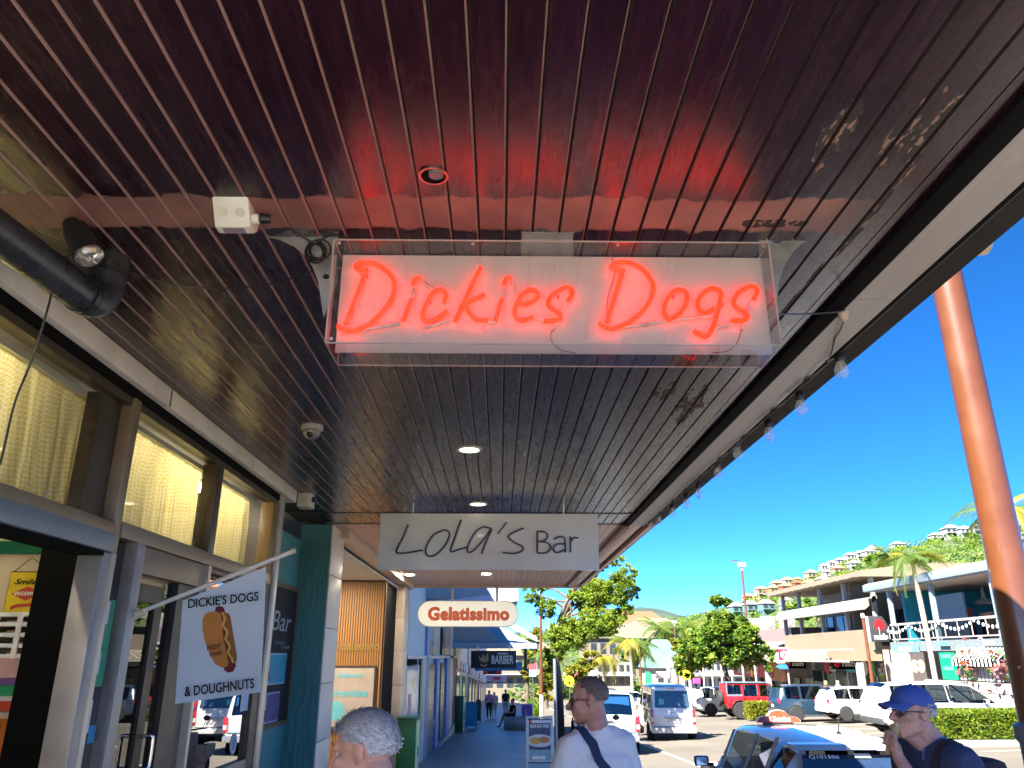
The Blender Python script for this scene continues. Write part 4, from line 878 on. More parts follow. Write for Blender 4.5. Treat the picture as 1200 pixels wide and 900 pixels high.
obj('crown', MB().prism([(onY(x, y, 33).x, onY(x, y, 33).z) for x, y in cr], (0, 32.985, 0), X3, Z3, Y3 * .012), M('gold', (.45, .28, .12), .4), o)
obj('laurel', MB().prism([(onY(x, y, 33).x, onY(x, y, 33).z) for x, y in ((563, 778), (567, 779.5), (571, 778), (571, 780), (567, 781.5), (563, 780))], (0, 32.985, 0), X3, Z3, Y3 * .012), MATS['gold'], o)
o, a, b = hang('cloud_sign', 'bright blue hanging sign half hidden below the barber sign', 556, 776, 612, 786, 40, M('sign_blue', (.03, .22, .6), .4))
txt('lettering', 'CLOUD NUT', WHITE, o, onY(583, 780, 39.99), X3, Z3, onY(600, 780, 40).x - onY(566, 780, 40).x, .26, .01, bold=.02)
o, a, b = hang('pink_sign', 'pale pink hanging sign far down the pavement', 570, 791, 594, 799, 52, M('sign_pale_pink', (.6, .42, .55), .5))
obj('print', MB().bx(a.x + .4, b.x - .4, 51.98, 51.999, b.z + .12, a.z - .12), M('print_red', (.5, .06, .1), .5), o)
o, a, b = hang('dark_sign', 'dark hanging sign with red ends far down the pavement', 566, 786, 588, 790.5, 50, NAVY)
for x0, x1 in ((a.x, a.x + .3), (b.x - .3, b.x)): obj('end_panel', MB().bx(x0, x1, 49.98, 49.999, b.z, a.z), M('lamp_red', (.5, .02, .02), .4), o)
# green cabinets, boards and seat on the pavement
sheet('bounce_plaza', [-40, -10, 0, KX - .3], -40, -.55, lambda x, y: .004 + (.037 * .0), M('bounce_concrete', (.48, .45, .40), .8, var=.1))  # unseen pale ground behind the viewer, added to bounce sunlight under the awning
GRN = M('cabinet_green', (.0, .085, .028), .4); MINT = M('cabinet_mint', (.33, .55, .42), .45)
for (px0, px1, pt, Y, lab) in ((466, 492, 841, 15.6, 'tall dark green cabinet with mint side by the gelato pilaster'), (533, 545, 816, 36.2, 'dark green cabinet further down by the white shopfront')):
    a, b = onY(px0, pt, Y), onY(px1 - (4 if Y < 30 else 2), pt, Y); z0 = GP(Y)
    o = thing('green_cabinet', lab, 'cabinet', (a.x, Y, z0), group='green cabinets along the shopfronts')
    obj('body', MB().bx(a.x, b.x, Y, Y + .5, z0, a.z - .03), GRN, o, bevel=.008); obj('lid', MB().bx(a.x - .02, b.x + .05, Y - .02, Y + .52, a.z - .03, a.z), GRN, o, bevel=.006)
    obj('side_panel', MB().bx(b.x + .002, b.x + .02, Y + .02, Y + .5, z0 + .02, a.z - .032), MINT, o); obj('latch', MB().bx(b.x + .02, b.x + .03, Y + .2, Y + .26, z0 + .55, z0 + .7), BLK, o)
def aboard(lab, px0, px1, py0, py1, Y, fc, frame, prt=None, tilt=.22):
    a, b = onY(px0, py0, Y), onY(px1, py1, Y); z0 = GP(Y); o = thing('pavement_board', lab, 'board', ((a.x + b.x) / 2, Y, z0)); h_ = a.z - z0
    for s, nm in ((0, 'front_panel'), (1, 'rear_panel')):
        y = lambda z: Y + s * .45 + (tilt if s == 0 else -tilt) * (z / h_)
        mb = MB(); V = [(a.x, y(.12), z0 + .1), (b.x, y(.12), z0 + .1), (b.x, y(h_), a.z), (a.x, y(h_), a.z)]
        mb.add(V + [(x, q + .025, z) for x, q, z in V], [(0, 1, 2, 3), (7, 6, 5, 4), (0, 4, 5, 1), (1, 5, 6, 2), (2, 6, 7, 3), (3, 7, 4, 0)]); p = obj(nm, mb, fc, o)
        for x in (a.x, b.x): obj('frame_leg', MB().tube([(x, y(0), z0), (x, y(h_), a.z + .03)], .022, 6), frame, o)
    obj('top_bar', MB().tube([(a.x, Y + tilt + .01, a.z + .03), (b.x, Y + tilt + .01, a.z + .03)], .025, 6), frame, o)
    return o, a, b
AFR = M('frame_pale', (.6, .66, .7), .4)
o, a, b = aboard('white framed pavement board advertising KIDS EAT FREE with a plate of food', 617.5, 648.5, 843, 895, 19.8, M('board_navy', (.03, .045, .12), .4), AFR)
def bp(u, v, off): z0 = GP(19.8); h_ = a.z - z0; z = z0 + .1 + (h_ - .1) * v; return Vector((a.x + (b.x - a.x) * u, 19.8 + .22 * ((z - z0) / h_) - off, z))
bw = b.x - a.x; un = (bp(0, 1, 0) - bp(0, 0, 0)).normalized()
def bquad(nm, u0, u1, v0, v1, mat, off=.005): obj(nm, MB().quad(bp(u0, v0, off), bp(u1, v0, off), bp(u1, v1, off), bp(u0, v1, off)), mat, o)
bquad('border', .04, .96, .03, .97, AFR, .003); bquad('picture', .08, .92, .06, .9, M('board_photo', (.05, .07, .16), .4, var=.5, sc=4), .005); bquad('tablecloth', .08, .92, .06, .3, M('board_aqua', (.2, .42, .48), .5), .007)
bquad('logo', .08, .2, .9, .97, M('logo_red', (.6, .04, .06), .5), .007); bquad('banner', .2, .7, .09, .16, WHITE, .009)
txt('lettering', 'KIDS EAT FREE', WHITE, o, bp(.5, .83, .008), X3, un, bw * .74, .075, .003, bold=.03)
def bdisc(nm, u, v, rx, rz, mat, off): obj(nm, MB().prism([(rx * math.cos(t * PI / 8), rz * math.sin(t * PI / 8)) for t in range(16)], bp(u, v, off), X3, un, (0, .002, 0)), mat, o)
bdisc('plate', .5, .5, .32, .14, M('plate_white', (.6, .62, .66), .4), .011); bdisc('food', .32, .5, .12, .08, M('food_gold', (.6, .36, .06), .5), .0135); bdisc('food', .66, .52, .13, .07, M('food_brown', (.45, .2, .07), .5), .014)
aboard('bright blue pavement board beside the green cabinet', 546, 558, 824, 850, 39, M('board_blue', (.02, .25, .55), .5), M('board_blue', (.02, .25, .55), .5))
aboard('dark chalk board behind the bright blue pavement board', 558, 563, 821, 840, 46, M('board_dark', (.02, .05, .04), .5), DARKGREY)
aboard('purple pavement board by the seat under the street tree', 611, 624, 826, 846, 43, M('board_purple', (.2, .06, .4), .5), AFR)
pt = thing('seat_planter', 'grey concrete seat on a round base at the kerb side of the pavement', 'seat', (1.0, 38.5, GP(38.5)))
z0 = GP(38.5); obj('bench_block', MB().bx(.2, 1.15, 38.6, 40.6, z0, z0 + .45), M('seat_grey', (.3, .32, .33), .7), pt, bevel=.02)
obj('round_base', MB().lathe([(.75, 0), (.75, .2), (.7, .24), (.001, .24)], (1.35, 38.2, z0), 20), M('seat_grey', (.3, .32, .33), .7), pt, smooth=40)
obj('panel', MB().bx(1.2, 1.26, 38.8, 40.4, z0 + .25, z0 + .75), M('seat_panel', (.35, .4, .42), .6), pt)
# poles and signs along the kerb
POLE = M('pole_orange', (.125, .04, .0145), .38, var=.12, sc=5, bump=.04, coat=.4); PBASE = M('pole_base', (.55, .54, .52), .4)
def light_pole(px, py_top, py_base, Y, lab, arm=True, r=.085, H=None):
    q = onY(px, py_base, Y); zb = GP(Y) if q.x < 5 else GR(q.x, Y) + .1; top = onY(px, py_top, Y).z
    o = thing('light_pole', lab, 'street light', (q.x, Y, zb), group='orange street light poles')
    obj('base_sleeve', MB().tube([(q.x, Y, zb), (q.x, Y, zb + 1.35), (q.x, Y, zb + 1.42)], [r * 1.45, r * 1.4, r * 1.1], 14), PBASE, o, smooth=50)
    obj('shaft', MB().tube([(q.x, Y, zb + 1.4), (q.x, Y, top)], [r, r * .8], 14), POLE, o, smooth=50)
    obj('collar', MB().cyl((q.x, Y, top - .25), (q.x, Y, top - .05), r * 1.05, n=12), PBASE, o)
    if arm:
        obj('lamp_head', MB().box((q.x + .02, Y, top + .12), (.5, .3, .28)), WHITE, o, bevel=.03)
        obj('lamp_arm', MB().tube(smoothpath([(q.x, Y, top + .1), (q.x - .2, Y, top + .35), (q.x - .75, Y, top + .38)]), [.06] * 10 + [.05], 8), STEEL, o, smooth=50)
        zz_ = zb + (top - zb) * .42; obj('bracket', MB().bx(q.x - .75, q.x + .12, Y - .1, Y + .02, zz_, zz_ + .05), STEEL, o)
    return o
np_ = thing('light_pole', 'big orange street light pole close at the right of the photo', 'street light', (2.8, 4.3, -.2), group='orange street light poles')
obj('shaft', MB().tube([(2.8, 4.3, 1.35), (2.8, 4.3, 4.4)], [.098, .09], 40), POLE, np_, smooth=60)
obj('base_sleeve', MB().tube([(2.8, 4.3, -.3), (2.8, 4.3, 1.28), (2.8, 4.3, 1.30), (2.8, 4.3, 1.36), (2.8, 4.3, 1.38)], [.115, .112, .128, .128, .105], 40), M('sleeve_grey', (.17, .16, .18), .4), np_, smooth=40)
obj('banner_arm', MB().tube([(2.8, 4.3, 4.2), (3.02, 4.3, 4.2), (3.10, 4.3, 4.2), (3.13, 4.3, 4.2)], [.085, .085, .075, .04], 20), M('arm_brass', (.45, .38, .3), .3, .7), np_, smooth=40)
p = onX(1197, 782, 2.715); obj('screw', MB().ell((2.715, 4.25, p.z), (.008, .008, .008)), STEEL, np_)
light_pole(886, 664, 838, 54, 'tall orange street light pole with white head in front of the red four wheel drive')
light_pole(797, 730, 830, 88, 'orange street light pole behind the white van', arm=True)
light_pole(753, 762, 830, 110, 'small distant orange street light pole left of the white van')
light_pole(635, 690, 848, 46, 'orange pole in front of the street tree foliage', arm=False)
light_pole(1026, 718, 824, 40.5, 'slim orange pole in front of the bank awning', arm=False, r=.09)
sp_ = thing('sign_post', 'grey metal post at the kerb beside the street tree trunk', 'post', (1.6, 23, GP(23)))
a = onY(650, 772, 22.5); obj('post', MB().cyl((a.x, 22.5, GP(22.5)), (a.x, 22.5, a.z), .045, n=10), M('post_grey', (.25, .27, .29), .4, .4), sp_)
sg = thing('parking_sign', 'small blue and red parking sign on a post by the pavement', 'sign', (onY(624, 790, 50).x, 50, GP(50)))
a, b = onY(620, 778, 50), onY(628.5, 793, 50); obj('plate', MB().bx(a.x, b.x, 50, 50.03, b.z, a.z), M('sign_softblue', (.25, .35, .6), .5), sg); obj('band', MB().bx(a.x, b.x, 49.98, 49.999, a.z - .3, a.z), M('sign_red2', (.55, .06, .08), .5), sg); obj('post', MB().cyl(((a.x + b.x) / 2, 50.06, GP(50)), ((a.x + b.x) / 2, 50.06, a.z), .03, n=8), STEEL, sg)
YSG = M('sign_fluoro', (.62, .75, .02), .5)
for (px, py, Y, lab) in ((667, 798, 60, 'yellow green round crossing sign left of the man in the white shirt'), (804, 791, 62, 'yellow round crossing sign above the white van')):
    c = onY(px, py, Y); o = thing('crossing_sign', lab, 'sign', (c.x, Y, GR(max(c.x, 3), Y)), group='round crossing signs')
    obj('disc', MB().cyl(c, c + Y3 * .03, .36, n=24), YSG, o); obj('post', MB().cyl((c.x, Y + .06, GR(max(c.x, 3), Y)), (c.x, Y + .06, c.z + .3), .035, n=8), STEEL, o)
    obj('walker', MB().box(c + Vector((0, -.01, 0)), (.06, .01, .28)).box(c + Vector((.05, -.01, -.14)), (.05, .01, .2), R=Matrix.Rotation(.4, 3, 'Y')).box(c + Vector((-.05, -.01, -.14)), (.05, .01, .2), R=Matrix.Rotation(-.4, 3, 'Y')), BLK, o, kind='stuff')
# ================================================================ VEHICLES  (local frame: nose towards +y, x to the right, z = 0 on the road)
CGL = glass('car_glass', (.30, .34, .36), 1.3); TINT = glass('tinted_glass', (.10, .13, .17), 1.7)
PLASTIC = M('bumper_grey', (.05, .052, .055), .55); SEATM = M('seat_cloth', (.03, .032, .035), .85); LREAR = M('rear_light', (.42, .012, .016), .15, coat=1, var=.1, sc=30)
LAMPC = M('lamp_clear', (.6, .58, .56), .12, coat=1); LAMPO = M('lamp_orange', (.6, .22, .03), .2); PLATE = M('number_plate', (.62, .6, .55), .5); UNDER = M('underbody', (.012, .012, .012), .9)
RIMM = M('alloy_rim', (.42, .43, .44), .3, .8, var=.05)
def paint(nm, c, r=.28): return M(nm, c, r, var=.03, sc=2, coat=1.0, spec=.5)
def wheel(par, x, y, r, w, side, rim, spokes=5):
    o = obj('wheel', MB().lathe([(r * .62, -w * .5), (r * .93, -w * .5), (r, -w * .36), (r, w * .36), (r * .93, w * .5), (r * .62, w * .5)], (x, y, r), 26, R=Matrix.Rotation(PI / 2, 3, 'Y')), RUB, par, smooth=40)
    R_ = Matrix.Rotation(PI / 2 * side, 3, 'Y'); mb = MB()
    mb.lathe([(r * .66, w * .25), (r * .66, w * .46), (r * .60, w * .48), (r * .57, w * .3), (r * .1, w * .22)], (x, y, r), 24, R=R_)
    mb.lathe([(r * .15, w * .1), (r * .15, w * .44), (r * .1, w * .47)], (x, y, r), 12, R=R_)
    for k in range(spokes):
        a = 2 * PI * k / spokes; d = Vector((0, math.cos(a), math.sin(a))); e = Vector((0, -math.sin(a), math.cos(a))); s = Vector((side, 0, 0)); c = Vector((x, y, r))
        V = [c + d * r * .12 + e * r * .09 + s * w * .45, c + d * r * .12 - e * r * .09 + s * w * .45, c + d * r * .60 - e * r * .06 + s * w * .45, c + d * r * .60 + e * r * .06 + s * w * .45]
        mb.add(V + [v - s * .04 for v in V], [(0, 1, 2, 3), (7, 6, 5, 4), (0, 4, 5, 1), (1, 5, 6, 2), (2, 6, 7, 3), (3, 7, 4, 0)])
    obj('rim', mb, rim, o, smooth=35); obj('brake_disc', MB().lathe([(r * .56, 0), (r * .56, w * .1), (.001, w * .1)], (x, y, r), 18, R=R_), UNDER, o)
    return o
def section(w, zs, zb, wr, zr):
    return [(-.8 * w, zs), (-.97 * w, zs + .05), (-w, zs + .28 * (zb - zs) + .05), (-.985 * w, zb - .11), (-.95 * w, zb), (-wr, zr - .06), (-wr + .09, zr - .004), (-wr * .45, zr + .012), (0, zr + .02)]
def car(name, label, cat, loc, rz, st, segs, bodym, glassm=CGL, group=None, wheels=(), arch=None, rim=RIMM, spokes=5, wr_=.32, ww=.21, seats=True, belt=True, trim=None):
    """st: stations (y, half width, sill z, belt z, roof half width, roof z); segs per gap: 's' glass sides, 't' glass top, 'b' body"""
    o = thing(name, label, cat, loc, rz, group, local=True)
    P = []
    for (y, w, zs, zb, wr, zr) in st:
        h = section(w, zs, zb, wr, zr); P.append([Vector((x, y, z)) for x, z in h] + [Vector((-x, y, z)) for x, z in h[-2::-1]])
    n = len(P[0]); mb = MB(); V = [v for r in P for v in r]; Fc = []; panes = []
    for i in range(len(P) - 1):
        for k in range(n - 1):
            q = (i * n + k, (i + 1) * n + k, (i + 1) * n + k + 1, i * n + k + 1)
            side = k in (4, n - 6); top = 6 <= k <= n - 8
            if (side and 's' in segs[i]) or (top and 't' in segs[i]): panes.append((i, k, q, side))
            else: Fc.append(q)
    Fc.append(tuple(range(n))); Fc.append(tuple(reversed([(len(P) - 1) * n + k for k in range(n)])))
    mb.add(V, Fc); b = obj('body', mb, bodym, o, smooth=38)
    obj('floor_pan', MB().bx(-st[len(st) // 2][1] * .8, st[len(st) // 2][1] * .8, st[0][0] + .1, st[-1][0] - .1, st[len(st) // 2][2] - .02, st[len(st) // 2][2] + .02), UNDER, o)
    done = {}
    for (i, k, q, side) in panes:
        key = (i, 'L' if k == 4 else 'R') if side else (i, 'T'); done.setdefault(key, []).append(q)
    for key, qs in done.items():
        m2 = MB()
        for q in qs:
            vs = [V[j] for j in q]; c = sum(vs, Vector()) / 4; vs = [v.lerp(c, .04 if key[1] != 'T' else 0) for v in vs]
            m2.add(vs, [(0, 1, 2, 3)])
        me_nm = 'side_window' if key[1] != 'T' else ('windscreen' if key[0] > len(segs) // 2 else 'rear_window')
        g = m2.mesh(me_nm, glassm, 60)
        bm = bmesh.new(); bm.from_mesh(g)
        bmesh.ops.remove_doubles(bm, verts=bm.verts, dist=.0005)
        for f in bm.faces:
            f.normal_update(); out = f.calc_center_median() - Vector((0, (st[0][0] + st[-1][0]) / 2, .9))
            if f.normal.dot(out) < 0: f.normal_flip()
        bm.to_mesh(g); bm.free(); obj(me_nm, g, None, o)
    for (y, x) in wheels:
        for s in (-1, 1):
            wheel(o, s * (x - ww / 2 + .035), y, wr_, ww, s, rim, spokes)
            mb = MB().lathe([(wr_ * 1.13, -.01), (wr_ * 1.13, .004), (.001, .004)], (s * x, y, wr_ + .02), 24, R=Matrix.Rotation(PI / 2 * s, 3, 'Y')); 
            w_ = MB()
            for (px, py, pz) in mb.v: w_.v.append((px, py, max(pz, .16)))
            w_.f = mb.f; w_.mi = mb.mi; obj('wheel_arch', w_, UNDER, o)
            if arch:
                pts = [(s * (x + .012), y + wr_ * 1.16 * math.cos(a * PI / 10), wr_ + .02 + wr_ * 1.16 * math.sin(a * PI / 10)) for a in range(-1, 12)]
                obj('arch_flare', MB().tube(pts, .035, 6), arch, o, smooth=60)
    if seats:
        roofs = [s for s in st if s[5] - s[3] > .3]; ym = sum(s[0] for s in roofs) / len(roofs); zb = roofs[0][3]
        for y in ((ym + .25), (ym - .65)):
            for x in (-.38, .38):
                e = obj('seat', MB().box((x, y, zb - .22), (.48, .14, .62)), SEATM, o, bevel=.05); obj('headrest', MB().box((x, y - .03, zb + .2), (.26, .1, .19)), SEATM, e, bevel=.04)
        obj('dashboard', MB().box((0, ym + .95, zb - .12), (1.3, .35, .22)), SEATM, o, bevel=.05)
    return o
def mirror(o, x, y, z, mat, s=1):
    for q in (-1, 1): 
        e = obj('mirror', MB().box((q * (x + .11), y, z), (.19 * s, .1 * s, .13 * s)), mat, o, bevel=.03); obj('mirror_glass', MB().box((q * (x + .11), y - .053 * s, z), (.15 * s, .004, .1 * s)), CHROME, e); obj('mirror_arm', MB().box((q * x, y + .01, z - .04), (.1, .05, .03)), mat, e)
def plate_(o, y, z, w=.37, h=.13): obj('number_plate', MB().box((0, y, z), (w, .012, h)), PLATE, o, bevel=.003)
def handles(o, x, ys, z, mat):
    for s in (-1, 1):
        for y in ys: obj('handle', MB().box((s * x, y, z), (.035, .17, .03)), mat, o, bevel=.008)
WPAINT = paint('white_car_paint', (.74, .73, .70)); SILV = paint('silver_car_paint', (.42, .45, .48)); REDP = paint('red_car_paint', (.50, .012, .018)); NAVYP = paint('dark_blue_car_paint', (.012, .03, .055))
# ---- taxi
TX = thing
st = [(-2.22, .70, .35, .92, .62, .96), (-2.18, .83, .28, .98, .66, 1.01), (-2.02, .865, .22, 1.03, .60, 1.13), (-1.92, .87, .2, 1.02, .585, 1.36), (-1.52, .875, .2, 1.0, .585, 1.41), (-1.38, .875, .2, .995, .59, 1.425), (-.75, .875, .2, .98, .60, 1.47), (-.62, .875, .2, .975, .605, 1.478), (.28, .875, .2, .955, .61, 1.48), (.42, .875, .2, .95, .60, 1.465), (.62, .875, .2, .945, .57, 1.42), (1.45, .87, .2, .93, .60, 1.0), (1.6, .865, .2, .90, .66, .94), (2.1, .80, .24, .74, .62, .79), (2.28, .64, .35, .62, .5, .66)]
sg_ = ['b', 'b', 'tb', 's', 'b', 's', 'b', 's', 'b', 's', 'ts', 'b', 'b', 'b']
tx = car('taxi', 'white taxi with orange roof sign parked at the kerb, rear towards the viewer', 'taxi', (3.64, 10.4, GR(4, 10.4) - .01), 0, st, sg_, WPAINT, wheels=((-1.35, .87), (1.35, .87)), wr_=.31)
tx.scale = (1, 1, .955); tx.rotation_euler = (-math.atan(SL), 0, math.radians(-1.5))
obj('spoiler', MB().prism([(-1.86, 1.395), (-2.05, 1.385), (-2.1, 1.335), (-2.06, 1.33), (-1.90, 1.345)], (-.66, 0, 0), Y3, Z3, X3 * 1.32), M('spoiler_grey', (.5, .5, .5), .3, coat=1), tx, bevel=.01)
obj('spoiler_lamp', MB().box((0, -2.1, 1.355), (.3, .008, .022)), LAMPC, tx)
obj('rear_screen_frame', MB().add([(-.62, -2.19, 1.02), (.62, -2.19, 1.02), (.57, -2.03, 1.29), (-.57, -2.03, 1.29)], [(0, 1, 2, 3)]), M('rear_tint', (.018, .035, .075), .06, coat=1, var=.2), tx)
txt('number_lettering', 'Q101506', WHITE, tx, (-.36, -2.055, 1.268), X3, Vector((0, .5, .86)), .3, .045, .002, bold=.02)
obj('licence_sticker', MB().box((.02, -2.052, 1.282), (.16, .006, .045), R=Matrix.Rotation(-.5, 3, 'X')), PLATE, tx)
for s in (-1, 1): obj('rear_light', MB().box((s * .70, -2.17, .93), (.2, .1, .2)), LREAR, tx, bevel=.03)
plate_(tx, -2.23, .78); mirror(tx, .86, .85, 1.0, M('mirror_black', (.02, .02, .02), .25)); handles(tx, .875, (-.1, -.95), .86, WPAINT)
for k, s in enumerate((-1, 1)):
    mb = MB().tube([(s * .875, -2.0, .97), (s * .872, -1.0, .985), (s * .872, .5, .95), (s * .86, 1.3, .93)], .012, 6); obj('belt_trim', mb, BLACK, tx)
    for y0, y1 in ((.28, .42), (-.75, -.62), (-1.52, -1.38)): obj('pillar_trim', MB().add([(s * .842, y0, .965), (s * .842, y1, .965), (s * .616, y1, 1.425), (s * .616, y0, 1.425)], [(0, 1, 2, 3)]), BLACK, tx)
sn = thing('taxi_sign', 'orange roof sign reading 13cabs with a dark red end on top of the taxi', 'taxi sign', (3.75, 11.05, 0)); 
bpy.context.view_layer.update(); sn.location = tx.matrix_world @ Vector((-.12, .1, 1.495)); sn.scale = (.62, .62, .72); LOCAL[sn.name] = True; sn.rotation_euler = tx.rotation_euler
prof = [(-.43, 0), (.43, 0), (.43, .04), (.36, .085), (.22, .105), (.13, .18), (0, .205), (-.13, .18), (-.22, .105), (-.36, .085), (-.43, .04)]
obj('sign_box', MB().prism(prof, (0, -.09, .03), X3, Z3, Y3 * .18), M('taxi_orange', (.36, .05, .016), .35, var=.04), sn, bevel=.012)
obj('white_edge', MB().prism([(x * 1.03, z * 1.05) for x, z in prof], (0, -.06, .026), X3, Z3, Y3 * .12), WHITE, sn, bevel=.006)
obj('red_end', MB().prism([(-.41, .008), (-.24, .008), (-.24, .092), (-.34, .08), (-.41, .042)], (0, -.094, .03), X3, Z3, Y3 * .006), M('taxi_dark_red', (.16, .012, .03), .4), sn)
txt('lettering', '13cabs', WHITE, sn, (.02, -.093, .09), X3, Z3, .42, .085, .004, bold=.03); obj('mount', MB().bx(-.3, .3, -.06, .06, -.01, .03), BLACK, sn)
an = obj('antenna', MB().tube([(0, 0, 0), (0, .0, .04), (0, -.06, .2)], [.05, .008, .004], 8), BLACK, tx, smooth=40); an.location = (.12, -1.25, 1.438)
# ---- silver ute with canopy
st = [(-2.62, .86, .62, 1.12, .80, 1.14), (-2.58, .9, .58, 1.16, .80, 1.20), (-2.52, .91, .5, 1.16, .74, 1.78), (-2.40, .91, .45, 1.16, .72, 1.82), (-1.2, .91, .42, 1.16, .72, 1.84), (-1.05, .91, .42, 1.16, .70, 1.83), (-.95, .91, .42, 1.14, .68, 1.80), (-.1, .91, .42, 1.13, .69, 1.80), (0, .91, .42, 1.13, .69, 1.80), (.75, .91, .42, 1.12, .66, 1.76), (1.5, .91, .42, 1.12, .72, 1.16), (2.3, .90, .45, 1.04, .74, 1.08), (2.6, .8, .5, .95, .6, .98)]
ut = car('silver_ute', 'silver ute with white canopy parked at the kerb behind the man in white', 'ute', (3.42, 27.9, GR(3.6, 27.9)), math.radians(-2), st, ['b', 'tb', 'b', 's', 'b', 'b', 's', 'b', 's', 'ts', 'b', 'b'], SILV, wheels=((-1.6, .915), (1.55, .915)), wr_=.39, ww=.26, glassm=TINT)
obj('canopy_glass', MB().add([(-.64, -2.567, 1.25), (.64, -2.567, 1.25), (.60, -2.535, 1.72), (-.60, -2.535, 1.72)], [(0, 1, 2, 3)]), M('canopy_tint', (.012, .06, .16), .06, coat=1, var=.1), ut)
obj('canopy_latch', MB().box((0, -2.585, 1.3), (.12, .03, .03)), BLACK, ut)
for s in (-1, 1):
    e = obj('rear_light', MB().box((s * .84, -2.61, .95), (.13, .09, .42)), LREAR, ut, bevel=.02); obj('reverse_lens', MB().box((s * .845, -2.66, .88), (.1, .01, .12)), LAMPC, e)
    obj('mud_flap', MB().box((s * .75, -2.15, .42), (.3, .02, .5)), BLK, ut)
obj('tailgate', MB().box((0, -2.635, .93), (1.5, .03, .42)), SILV, ut, bevel=.02); obj('tail_handle', MB().box((0, -2.655, 1.02), (.2, .02, .06)), DARKGREY, ut)
obj('rear_bumper', MB().box((0, -2.7, .56), (1.72, .16, .18)), M('bumper_silver', (.5, .5, .5), .25, .7), ut, bevel=.03); plate_(ut, -2.79, .6); obj('tow_bar', MB().box((0, -2.8, .42), (.1, .25, .1)), BLACK, ut); mirror(ut, .93, 1.0, 1.2, SILV, 1.3)
# ---- white van
st = [(-2.36, .80, .5, 1.02, .74, 1.06), (-2.33, .84, .42, 1.12, .74, 1.16), (-2.22, .845, .36, 1.14, .73, 1.90), (-2.1, .845, .32, 1.14, .72, 1.95), (-1.0, .845, .32, 1.14, .72, 1.98), (-.9, .845, .32, 1.14, .72, 1.98), (.35, .845, .32, 1.14, .72, 1.98), (.45, .845, .32, 1.14, .72, 1.98), (1.3, .845, .32, 1.12, .68, 1.92), (2.05, .84, .32, 1.06, .64, 1.14), (2.3, .78, .36, .92, .6, .96)]
vn = car('white_van', 'white delivery van seen from behind driving down the street', 'van', (6.62, 33.6, GR(6.6, 33.6)), math.radians(-3), st, ['b', 'b', 'b', 's', 'b', 's', 'b', 's', 'ts', 'b'], WPAINT, wheels=((-1.5, .845), (1.55, .845)), wr_=.32, glassm=TINT)
obj('rear_glass', MB().add([(-.66, -2.327, 1.2), (.66, -2.327, 1.2), (.62, -2.24, 1.80), (-.62, -2.24, 1.80)], [(0, 1, 2, 3)]), M('van_tint', (.03, .055, .08), .06, coat=1, var=.25), vn)
obj('rear_door_seam', MB().bx(-.76, .76, -2.385, -2.37, .545, .56), BLACK, vn); obj('chrome_strip', MB().box((0, -2.385, .86), (.66, .03, .06)), M('strip_grey', (.3, .3, .3), .3, .6), vn, bevel=.01)
obj('badge', MB().ell((0, -2.372, 1.0), (.06, .012, .045)), STEEL, vn, smooth=60); plate_(vn, -2.38, .75); obj('rear_bumper', MB().box((0, -2.4, .44), (1.66, .14, .2)), M('bumper_warm', (.48, .47, .45), .45), vn, bevel=.03)
for s in (-1, 1):
    e = obj('rear_light', MB().box((s * .775, -2.36, .88), (.12, .06, .5)), LREAR, vn, bevel=.02); obj('reverse_lens', MB().box((s * .775, -2.395, .8), (.09, .01, .14)), LAMPC, e)
obj('brake_lamp', MB().box((0, -2.225, 1.885), (.24, .03, .03)), LREAR, vn); obj('sticker', MB().add([(-.5, -2.335, 1.3), (-.3, -2.33, 1.33), (-.3, -2.3, 1.5), (-.5, -2.3, 1.55)], [(0, 1, 2, 3)]), M('van_sticker', (.1, .4, .35), .4), vn); mirror(vn, .87, 1.75, 1.3, BLACK, 1.3)
for k in range(3): obj('side_stripe', MB().box((-.852, -1.2 + .3 * k, .95 - .12 * k), (.012, .3, .16), R=Matrix.Rotation(.7, 3, 'X')), M('van_green', (.2, .6, .03), .4), vn)
# ---- cars nosed in across the street (turned so the nose points to +x)
def along(zg): return -PI / 2
suv = lambda L, H, w, zb: [(-L / 2, w - .1, .5, zb - .12, w - .2, zb - .06), (-L / 2 + .06, w - .02, .42, zb, w - .17, zb + .05), (-L / 2 + .22, w, .34, zb + .01, w - .26, H - .16), (-L / 2 + .45, w, .3, zb + .01, w - .25, H - .04), (-L / 2 + 1.15, w, .28, zb, w - .24, H), (-L / 2 + 1.27, w, .28, zb, w - .24, H), (-.15, w, .28, zb - .01, w - .23, H + .01), (-.03, w, .28, zb - .01, w - .23, H + .01), (.75, w, .28, zb - .02, w - .26, H - .06), (1.45, w, .28, zb - .04, w - .2, zb + .02), (L / 2 - .3, w - .04, .3, zb - .16, w - .2, zb - .1), (L / 2, w - .2, .42, zb - .3, w - .35, zb - .26)]
SEGS = ['b', 'b', 't', 's', 'b', 's', 'b', 's', 'ts', 'b', 'b']
